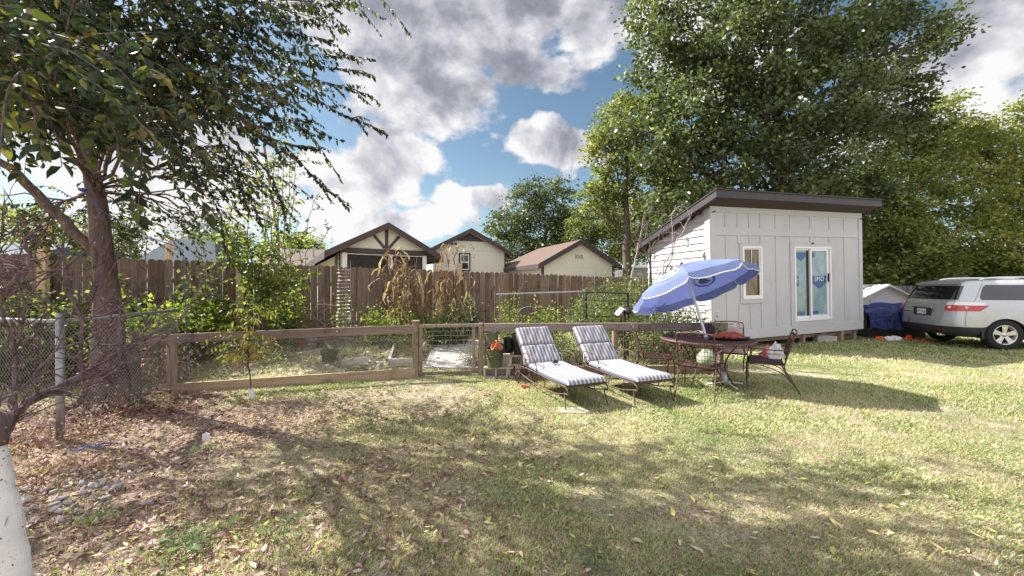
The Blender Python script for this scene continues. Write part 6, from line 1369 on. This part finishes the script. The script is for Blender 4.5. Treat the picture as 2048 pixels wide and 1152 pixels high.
for (ax, ar) in ARX:
    for s in (0, 1):
        yy = -.028 if s == 0 else 2*YC+.028; yi = .14 if s == 0 else 2*YC-.14
        p = MB(); n = 24
        L_ = [(ax+ar*math.cos(PI*i/n*1.12-.06*PI), .36+ar*math.sin(PI*i/n*1.12-.06*PI)) for i in range(n+1)]
        i0 = p.addv([(x, yy, z) for x, z in L_]+[(ax+(x-ax)*1.13, yy+(.008 if s == 0 else -.008), .36+(z-.36)*1.13) for x, z in L_]+[(x, yi+.2*(1 if s == 0 else -1), z) for x, z in L_]); m_ = n+1
        p.addf([(i0+k, i0+k+1, i0+m_+k+1, i0+m_+k) for k in range(n)]+[(i0+k, i0+k+1, i0+2*m_+k+1, i0+2*m_+k) for k in range(n)]); p.build('wheel_arch', 'clad', car, local=True, smooth=True)
def wheel(x, y, s):
    Mx = Matrix.Translation((x, y, .385))@rotm(rx=R(90)); p = MB(); w_ = .115
    p.lathe([(.245, -w_+.01), (.30, -w_), (.365, -w_+.01), (.383, -w_+.04), (.386, 0), (.383, w_-.04), (.365, w_-.01), (.30, w_), (.245, w_-.01)], mtx=Mx, n=40, cap0=False, cap1=False); wh_ = p.build('tyre', 'tyre', car, local=True, smooth=True)
    f = w_-.02
    p = MB(); p.lathe([(.248, f+.005), (.235, f+.012), (.222, f-.002), (.215, -w_+.03), (.0, -w_+.02)], mtx=Mx, n=40, cap0=False, cap1=False)
    rm = p.build('rim', 'alloy', wh_, local=True, smooth=True); p = MB(); p.lathe([(0, f-.05), (.20, f-.06)], mtx=Mx, n=30, cap0=False, cap1=False); p.build('brake_disc', 'black', wh_, local=True)
    for k in range(5):
        a = k*2*PI/5+.3; p = MB(); m2 = Mx@rotm(rz=a); p.prism([m2@Vector(v) for v in ((.03, -.035, f-.03), (.12, -.045, f-.02), (.228, -.062, f-.012), (.228, .062, f-.012), (.12, .045, f-.02), (.03, .035, f-.03))], (0, -.014*s, 0)); p.build('spoke', 'alloy', rm, local=True) if False else p.build('spoke', 'alloy', wh_, local=True)
    p = MB(); p.lathe([(0, f+.0), (.05, f-.004), (.065, f-.03)], mtx=Mx, n=20, cap0=False, cap1=False); p.build('hub_cap', 'alloy', wh_, local=True, smooth=True)
for (ax, _) in ARX: wheel(ax, .10, 1)
def farwheel(x):
    p = MB(); Mx = Matrix.Translation((x, 2*YC-.10, .385))@rotm(rx=R(-90)); p.lathe([(0, .1), (.245, .105), (.365, .1), (.385, 0), (.365, -.1), (.245, -.105), (0, -.1)], mtx=Mx, n=32, cap0=False, cap1=False); p.build('tyre', 'tyre', car, local=True, smooth=True)
for (ax, _) in ARX: farwheel(ax)
# glass
def tside(x, h):               # t on the near side giving local x at height h
    xr, xf, hw, rd, z = ringp(h); return .13+.27*((x-xr-rd)/((xf-xr)-2*rd))
def sidewin(x0, x1, h0, h1, sk0, sk1, nm, far=False):
    p = MB(); n, m_ = 16, 8; V_ = []
    for j in range(m_+1):
        v = j/m_; h = h0+(h1-h0)*v
        for i in range(n+1):
            u = i/n; xa = x0+sk0*v; xb = x1+sk1*v; ins = .05*(1-(1-abs(2*v-1)**6)); x = xa+ins+(xb-xa-2*ins)*u; t = tside(x, h)
            if far: t = 1-t
            V_.append(carpt(t, h, .006, False))
    i0 = p.addv(V_); p.addf([(i0+j*(n+1)+i, i0+j*(n+1)+i+1, i0+(j+1)*(n+1)+i+1, i0+(j+1)*(n+1)+i) for j in range(m_) for i in range(n)]); return p.build(nm, 'carglass', car, local=True, smooth=True)
for far in (False, True):
    sidewin(-.50, .48, .775, .94, .16, .06, 'quarter_window', far); sidewin(.72, 1.55, .775, .94, .05, -.05, 'side_window', far); sidewin(1.68, 2.45, .775, .935, -.02, -.55, 'side_window', far)
p = MB(); n = 30
i0 = p.addv([carpt((-.098+.196*i/n) % 1.0, .775+.155*j/8, .008, False) for j in range(9) for i in range(n+1)]); p.addf([(i0+j*(n+1)+i, i0+j*(n+1)+i+1, i0+(j+1)*(n+1)+i+1, i0+(j+1)*(n+1)+i) for j in range(8) for i in range(n)]); rg = p.build('rear_window', 'carglass', car, local=True, smooth=True)
p = MB(); i0 = p.addv([carpt((-.085+.17*i/n) % 1.0, .945+.035*j/3, .02+.055*(1-abs(2*j/3-1)), False) for j in range(4) for i in range(n+1)]); p.addf([(i0+j*(n+1)+i, i0+j*(n+1)+i+1, i0+(j+1)*(n+1)+i+1, i0+(j+1)*(n+1)+i) for j in range(3) for i in range(n)]); p.build('spoiler', 'carpaint', car, local=True, smooth=True)
p = MB(); i0 = p.addv([carpt(.44+.12*i/n, .78+.14*j/8, .008, False) for j in range(9) for i in range(n+1)]); p.addf([(i0+j*(n+1)+i, i0+j*(n+1)+i+1, i0+(j+1)*(n+1)+i+1, i0+(j+1)*(n+1)+i) for j in range(8) for i in range(n)]); p.build('windscreen', 'carglass', car, local=True, smooth=True)
def cp(nm, mat, ts, hs, off=.01, taper=0):
    p = MB(); n = len(ts)
    i0 = p.addv([carpt(((t+taper*(h-hs[0])/(hs[-1]-hs[0])*k) % 1.0), h, off, False) for h in hs for k, t in zip(np.linspace(0, 1, n), ts)]); p.addf([(i0+a*n+b, i0+a*n+b+1, i0+(a+1)*n+b+1, i0+(a+1)*n+b) for a in range(len(hs)-1) for b in range(n-1)]); return p.build(nm, mat, car, local=True, smooth=True)
for sgn in (1, -1):
    ts = [sgn*t for t in np.linspace(.074, .140, 18)]
    cp('tail_lamp', 'lampred', ts, list(np.linspace(.628, .704, 5)), .012, .012*sgn); cp('tail_lamp_clear', 'lampclear', [t+.0 for t in [sgn*x for x in np.linspace(.074, .146, 18)]], list(np.linspace(.706, .745, 4)), .012, .004*sgn)
    for t in (.085, .118): q = carpt((sgn*t) % 1.0, .678, .014, False); q2 = carpt((sgn*t) % 1.0, .678, .020, False); d_ = (q2-q).normalized(); p = MB(); p.tube([q, q+d_*.008], .035, 14); p.build('reflector', 'lampclear', car, local=True)
    cp('bumper_reflector', 'lampred', [sgn*t for t in np.linspace(.06, .085, 4)], [.20, .23], .012)
    p = MB(); yb = YC-sgn*.62
    p.tube(wob([(-.30, yb, 1.735), (-.12, yb, 1.80), (.3, yb, 1.825), (1.2, yb, 1.82), (1.6, yb, 1.79), (1.75, yb, 1.73)], 0, 5), .019, 8); p.build('roof_rail', 'chrome', car, local=True, smooth=True)
p = MB(); xr = -1.075
p.box((-1.072, YC-.30, .80), (-1.03, YC+.30, 1.0), .01); rec = p.build('plate_recess', 'clad', car, local=True)
p = MB(); p.box((-1.082, YC-.155, .83), (-1.074, YC+.155, .975), .003); pl = p.build('number_plate', 'whitepaint', rec, local=True)
text('AF · 0C8', 'lettering', 'blueprint', rec, wm(car)@Matrix.Translation((-1.084, YC, .90))@rotm(R(90), 0, R(-90)), .085)
p = MB(); p.box((-1.085, YC-.34, 1.0), (-1.06, YC+.34, 1.03), .008); p.build('chrome_bar', 'chrome', car, local=True)
for y in (YC-.62, ): 
    for k in range(2): p = MB(); p.tube([(-1.0, y+k*.09, .33), (-1.07, y+k*.09, .33)], .033, 10); p.build('exhaust_tip', 'chrome', car, local=True)
p = MB(); L_ = [carpt(tside(-.60+.30*max(0, (h-.76)/.24), h) if h > .76 else .118, h, .001, False) for h in np.linspace(.34, .985, 30)]; p.tube(L_, .004, 4); p.build('panel_gap', 'black', car, local=True)
p = MB(); L_ = [carpt(tside(.60, h), h, .002, False) for h in np.linspace(.34, .95, 20)]; p.tube(L_, .004, 4); p.build('door_gap', 'black', car, local=True)
for (x, h) in ((1.35, .70),): q = carpt(tside(x, h), h, .02, False); p = MB(); p.box((q.x-.1, q.y-.02, q.z-.015), (q.x+.1, q.y+.01, q.z+.015), .01); p.build('door_handle', 'carpaint', car, local=True)
for s in (-1, 1): q = Vector((2.35, YC+s*1.05, 1.15)); p = MB(); p.box((q.x-.06, q.y-.1, q.z-.08), (q.x+.1, q.y+.1, q.z+.09), .03); p.build('mirror', 'carpaint', car, local=True)

# ---------------- playhouse, tarp pile and clutter beside the car ----------------
q = at(1772, 620, 13.4); phs = thing('playhouse', 'small pale plastic playhouse with a worn grey roof behind the tarp pile', 'playhouse', (q.x, q.y, 0), R(-14))
p = MB(); W_2 = 1.35; p.prism([(-W_2/2, 0, 0), (W_2/2, 0, 0), (W_2/2, 0, 1.15), (.28, 0, 1.52), (-.28, 0, 1.52) if False else (0, 0, 1.62), (-W_2/2, 0, 1.15)], (0, 1.5, 0)); p.build('wall', 'playhouse', phs, local=True)
p = MB(); p.prism([(-.45, -.02, .5), (.45, -.02, .5), (.45, -.02, 1.12), (0, -.02, 1.42), (-.45, -.02, 1.12)], (0, .019, 0)); p.build('panel', 'shedwall', phs, local=True)
p = MB()
for s in (-1, 1):
    for k in range(6): y0 = -.2+k*.34; p.prism([(0, y0, 1.66), (s*.90, y0, 1.12+.0), (s*.90, y0, 1.09), (0, y0, 1.60)], (0, .31, 0)); p.prism([(s*.02, y0+.31, 1.66), (s*.88, y0+.31, 1.14), (s*.88, y0+.31, 1.09), (s*.02, y0+.31, 1.58)], (0, .03, 0))
p.build('roof', 'playroof', phs, local=True)
p = MB(); p.box((-1.35, .1, 0), (-.70, 1.3, .85), .02); p.prism([(-1.5, -.0, .98), (-.66, -.0, 1.18), (-.66, -.0, 1.13), (-1.5, -.0, .93)], (0, 1.4, 0)); p.build('side_bay', 'playhouse', phs, local=True)
plant('leaf_heap', 'reddish dry leaves caught on the low roof of the playhouse', 'leaves', q.x-1.05, q.y+.55, .14, .35, 16, 14, .09, 'litter', z=1.0)
def tarp(label, x0, x1, y0, y1, ztop, zb_, seed):
    r_ = np.random.default_rng(seed); p = MB(); n, m_ = 60, 40
    def f(a, b):
        # b 0..1: front skirt -> top -> back skirt
        x = x0+(x1-x0)*a; prof = [(0, 0, zb_), (.25, 0, ztop*.93), (.33, .08, ztop), (.67, .92, ztop), (.75, 1, ztop*.93), (1, 1, zb_)]
        bs = [q[0] for q in prof]; yy = float(np.interp(b, bs, [q[1] for q in prof])); zz = float(np.interp(b, bs, [q[2] for q in prof]))
        edge = min(1, min(a, 1-a)*9); zz = zz*(1-(1-edge)*.5*(.4 if zz > zb_ else 0)); zz += .05*math.sin(a*9+seed)*(zz > .5)+.03*math.sin(a*23+b*9)
        fold = .05*math.sin(a*31+3*math.sin(b*6))+.03*math.sin(a*57+b*17); return Vector((x, y0+(y1-y0)*yy-(fold if b < .4 else 0), zz+.02*math.sin(b*40+a*13)))
    p.grid(f, n, m_); return put_tags(p.build('tarp_pile', 'tarp', smooth=True), label, 'tarpaulin')
tarp('navy blue tarpaulin draped over a long pile right of the shed', 10.75, 12.9, 11.7, 13.0, .98, .30, 2)
p = MB(); p.box((10.9, 11.9, .0), (12.7, 12.9, .85)); put_tags(p.build('crate', 'black'), 'dark storage box hidden under the blue tarpaulin', 'box')
cl_i = [(1762, 684, 'orange', 'orange toy lying under the tarp edge', .16, .07, 'toy'), (1845, 690, 'orange', 'orange plastic lid in front of the car bumper', .26, .06, 'lid'), (1818, 687, 'orange', 'small orange scrap piece beneath the tarp', .10, .12, 'orange scrap'),
        (1785, 688, 'cloth_w', 'crumpled white bag under the tarp', .22, .12, 'bag'), (1755, 672, 'cloth_w', 'small white ball hanging at the tarp edge', .06, .10, 'ball'), (1943, 690, 'sage', 'pale green ball under the car bumper', .055, .10, 'ball'), (1956, 690, 'sage', 'smaller pale green ball right of the other under the bumper', .04, .07, 'ball'), (1925, 694, 'terracotta', 'brown leaf scrap pile beneath the car', .25, .04, 'scraps'), (1800, 680, 'pinkstuff', 'faded grey tub under the tarp', .15, .14, 'tub')]
for (u, v, mt, lab, r_, h_, ct) in cl_i:
    Y = 1240/(v-572)*(1.06 if u < 1900 else 1.03); c = ((u-CX)/F*Y, Y, 0.0); crumple(ct.replace(' ', '_'), mt, c, r_, r_*.7, h_, lab, ct, int(u))
p = MB(); L_ = wob([at(1782, 650, 11.2), at(1792, 625, 11.2), at(1822, 622, 11.2), at(1815, 645, 11.2)], 0, 4); p.tube(L_, .012, 6); put_tags(p.build('handlebar', 'blackmetal'), 'thin dark metal handle frame leaning on the blue tarpaulin', 'handle')

# ---------------- grass, leaf litter ----------------
def scatter(n, x0, x1, y0, y1):
    return x0+(x1-x0)*rng.random(n), y0+(y1-y0)*rng.random(n)
def in_view(x, y, m=1.5): return (np.abs(x) < y*1.34+m)
def lawn_patch(n, y0, y1, hgt, wd, name_):
    y = y0+(y1-y0)*rng.random(n); x = (rng.random(n)*2-1)*(y*1.36+.3); ry = np.where(x < -.6, 6.78+.17*(x+1.71), 6.97+.045*(x+.6))
    gd = fbm(x, y, 11, 1.1); den = fbm(x, y, 21, 2.3); bare = np.clip((fbm(x, y, 31, .8)-.60)*7, 0, 1); left = np.clip((-.6-x)/2.2, 0, 1)*np.clip((6.3-y)/1.2, 0, 1)
    keep = (rng.random(n) < np.clip(.30+1.3*(den-.2), .12, 1)*(1-.85*bare)*(1-.85*left))
    keep &= ~((y > ry-.05) & (x < 4.4)) | (y > ry+.12)
    inb = (y > ry+.1) & (x < 4.2); keep &= ~(inb & (rng.random(n) < .5)); keep &= ~((x > -1.75) & (x < -.6) & (y > 7.1) & (y < 9.4)); keep &= ~(inb & (y > (FD+FS*x)/FC-.1)); keep &= ~((x > 5.0) & (x < 10.6) & (y > 9.75+(x-5)*.32))
    x, y, gd, den, inb = x[keep], y[keep], gd[keep], den[keep], inb[keep]; n = len(x); z = zg(x, y)
    h = hgt*(.45+.9*rng.random(n))*(.6+.8*den)*np.where(inb, 1.9, 1); a = rng.random(n)*2*PI; lean = h*(.3+1.1*rng.random(n)); w_ = wd*(.6+.8*rng.random(n))
    d_ = np.stack([np.cos(a), np.sin(a)], 1); s_ = np.stack([-d_[:, 1], d_[:, 0]], 1); B = np.stack([x, y], 1); 
    V = np.zeros((n, 4, 3)); V[:, 0, :2] = B-s_*w_[:, None]*.5; V[:, 1, :2] = B+s_*w_[:, None]*.5; V[:, 2, :2] = B+s_*w_[:, None]*.35+d_*lean[:, None]*.5; V[:, 3, :2] = B+d_*lean[:, None]
    V[:, 0, 2] = z-.004; V[:, 1, 2] = z-.004; V[:, 2, 2] = z+h*.58; V[:, 3, 2] = z+h
    rv = np.clip(.72-1.0*(gd-.30)+rng.normal(size=n)*.36, 0, 1); npmesh(name_, V.reshape(-1, 3), 4, 'grass', rv, kind='stuff', origin=(0, 4, 0)); print(name_, n)
lawn_patch(260000, 1.7, 4.2, .021, .0055, 'grass'); lawn_patch(210000, 4.2, 8.0, .030, .0095, 'grass'); lawn_patch(150000, 8.0, 15.0, .05, .018, 'grass')
def leaves_on_ground(n, fx, size, rvf, name_, mat='litter'):
    x, y = fx(n); k = (y > .8); x, y = x[k], y[k]; n = len(x); z = zg(x, y)+.006+.02*rng.random(n); a = rng.random(n)*2*PI
    D = np.stack([np.cos(a), np.sin(a), rng.normal(size=n)*.25], 1); C = np.stack([x, y, z], 1); L = size*(.5+.9*rng.random(n)); D = nrm(D)
    up = nrm(np.stack([rng.normal(size=n)*.35, rng.normal(size=n)*.35, np.ones(n)], 1)); side = nrm(np.cross(up, D)); up = np.cross(D, side); W = (L*.42)[:, None]*(.6+.6*rng.random((n, 1))); Lc = L[:, None]; f = .45*W*(rng.random((n, 1))*1.2)
    m1 = C+D*Lc*.33-up*Lc*.0; m2 = C+D*Lc*.7; tip = C+D*Lc+up*Lc*(rng.random((n, 1))*.3)
    V = np.stack([C, m1-side*W*.5+up*f, m2-side*W*.33+up*f, tip, m2+side*W*.33+up*f, m1+side*W*.5+up*f], 1).reshape(-1, 3)
    return npmesh(name_, V, 6, mat, rvf(n), faces=SIX, kind='stuff', origin=(0, 3, 0))
def leftzone(n):
    x = -6.5+rng.random(n)**.8*7.0; y = 1.2+rng.random(n)*5.0; k = rng.random(n) < np.clip(1.05-(x+6)/7.0-.12*np.maximum(0, y-4.5), 0.03, 1)*np.clip(1.6*(fbm(x, y, 41, 1.4)-.15), .1, 1); return x[k], y[k]
leaves_on_ground(62000, leftzone, .048, lambda n: np.clip(rng.random(n)**1.25*.95, 0, 1), 'leaf_litter')
leaves_on_ground(1100, lambda n: (lambda x, y: (x, y))(*scatter(n, -3, 9, 1.5, 9)), .042, lambda n: .35+.65*rng.random(n), 'fallen_leaves')
leaves_on_ground(500, lambda n: scatter(n, -3, 3.5, 1.6, 3.6), .06, lambda n: .78+.22*rng.random(n), 'fallen_leaves')
leaves_on_ground(900, lambda n: scatter(n, 4, 20, 7.5, 13), .07, lambda n: .5+.3*rng.random(n), 'fallen_leaves')
leaves_on_ground(5000, lambda n: scatter(n, -6, 3.5, 7.1, 9.5), .06, lambda n: rng.random(n), 'fallen_leaves')
leaves_on_ground(3500, lambda n: (lambda a, r_: (-5.6+r_*np.cos(a), 5.2+r_*np.sin(a)*.8))(rng.random(n)*2*PI, .2+rng.random(n)*1.3), .065, lambda n: rng.random(n)*.6, 'leaf_litter')
leaves_on_ground(60000, lambda n: (lambda y: ((rng.random(n)*2-1)*(y*1.36+.3), y))(1.6+rng.random(n)**1.3*5.0), .017, lambda n: rng.random(n)*.62, 'lawn_thatch')
# dry weeds and tufts
def tuft(name, label, x, y, n, h, mat, spread_=.08, wd=.006):
    a = rng.random(n)*2*PI; B = np.stack([x+rng.normal(size=n)*spread_, y+rng.normal(size=n)*spread_, zg(x, y)*np.ones(n)], 1); d_ = np.stack([np.cos(a), np.sin(a), np.zeros(n)], 1); s_ = np.stack([-d_[:, 1], d_[:, 0], np.zeros(n)], 1)*wd/2; hh = (h*(.5+.7*rng.random(n)))[:, None]; u = np.array([0, 0, 1.0])
    V = np.stack([B-s_, B+s_, B+s_*.8+d_*hh*.4+u*hh*.7, B-s_*.8+d_*hh*.4+u*hh*.7, B+s_*.2+d_*hh*.95+u*hh*(.45+.5*rng.random((n, 1))), B-s_*.2+d_*hh*.95+u*hh*.6], 1).reshape(-1, 3); return npmesh(name, V, 6, mat, rng.random(n), faces=[[0, 1, 2, 3], [3, 2, 4, 5]], label=label, cat='plant', group='tufts of taller grass')
for (u, v, n, h, mt, lab) in ((372, 1098, 90, .12, 'weed', 'blue green grass tuft in the leaf litter, nearest the camera'), (560, 1068, 40, .10, 'weed', 'small blue green tuft right of the large tuft'), (410, 900, 30, .09, 'weed', 'tiny grass tuft at the edge of the litter'), (1200, 1135, 80, .05, 'weed', 'low clover clump at the bottom centre'), (200, 1040, 40, .12, 'weed', 'sparse green blades beside the whitewashed trunk')):
    c = gp(u, v); tuft('grass_tuft', lab, c.x, c.y, n, h, mt)
for (lab, x, y, h, r_) in (('dry tan weeds at the left end of the kerb board', -5.7, 6.4, .45, .4), ('dry rusty weeds around the foot of the big trunk', -5.15, 5.15, .28, .5), ('dry weeds under the chain link post', -4.8, 4.0, .30, .6), ('dry stalks behind the left rail', -5.0, 7.2, .5, .5), ('rusty weeds between the pruned tree and the steel post', -3.9, 3.3, .22, .7)):
    plant('dry_weeds', lab, 'weeds', x, y, h, r_, 60, 10, .05, 'litter', 'drystem', aspect=.35, sr=.003)
for (lab, x, y, h, r_) in (('green yellow weeds behind the rail near the brown pot', -3.2, 7.6, .35, .5), ('weeds growing at the edge of the path', -.75, 7.35, .40, .25), ('weeds in the bed left of the gate', -2.1, 7.9, .5, .5), ('low weeds behind the left rail post', -4.4, 7.4, .35, .5), ('weeds under the right rail behind the blocks', .5, 7.3, .5, .6), ('weeds under the right rail behind the table', 2.9, 7.4, .6, .6)):
    plant('garden_weeds', lab, 'weeds', x, y, h, r_, 60, 14, .04, 'leaf_shrub', 'drystem', aspect=.4, sr=.003)
p = MB()
for i in range(90):
    x, y = -3.55+rng.normal()*.28, 2.75+rng.normal()*.28; r_ = random.uniform(.01, .035); p.rnd(); p.box((-r_, -r_*.8, -r_*.4), (r_, r_*.8, r_*.5), r_*.4, mtx=Matrix.Translation((x, y, .008))@rotm(random.random(), random.random(), random.random()*6))
o = p.build('gravel', 'concrete', kind='stuff')
p = MB()
for i in range(420):
    x, y = random.choice(((-4.5+rng.normal()*.5, 7.2+rng.normal()*.25), (-2.9+rng.normal()*.35, 7.6+rng.normal()*.4), (-3.6+rng.normal()*.8, 7.9+rng.normal()*.5)));
    if y < rail_y(x)+.15: continue
    r_ = random.uniform(.012, .05); p.rnd(); p.box((-r_*1.4, -r_*.8, -r_*.3), (r_*1.4, r_*.8, r_*.35), r_*.2, mtx=Matrix.Translation((x, y, Zg(x, y)+.01))@rotm(random.random()*.6, random.random()*.6, random.random()*6))
p.build('rubble', 'boardgrey', kind='stuff')
c = gp(315, 1092); p = MB(); p.box((-.045, -.03, 0), (.045, .03, .03), .006, mtx=Matrix.Translation((c.x, c.y, 0.005))@rotm(.1, .1, .4)); put_tags(p.build('brick_piece', 'pinkcushion'), 'small pinkish brick piece in the leaf litter', 'brick')
c = gp(410, 882); p = MB(); p.prism([(c.x-.03, c.y, .0), (c.x+.03, c.y, .0), (c.x+.035, c.y+.01, .07), (c.x+.01, c.y, .085), (c.x-.03, c.y, .07)], (0, .01, 0)); put_tags(p.build('plant_tag', 'cloth_w'), 'pale upright scrap standing in the grass left of centre', 'tag')
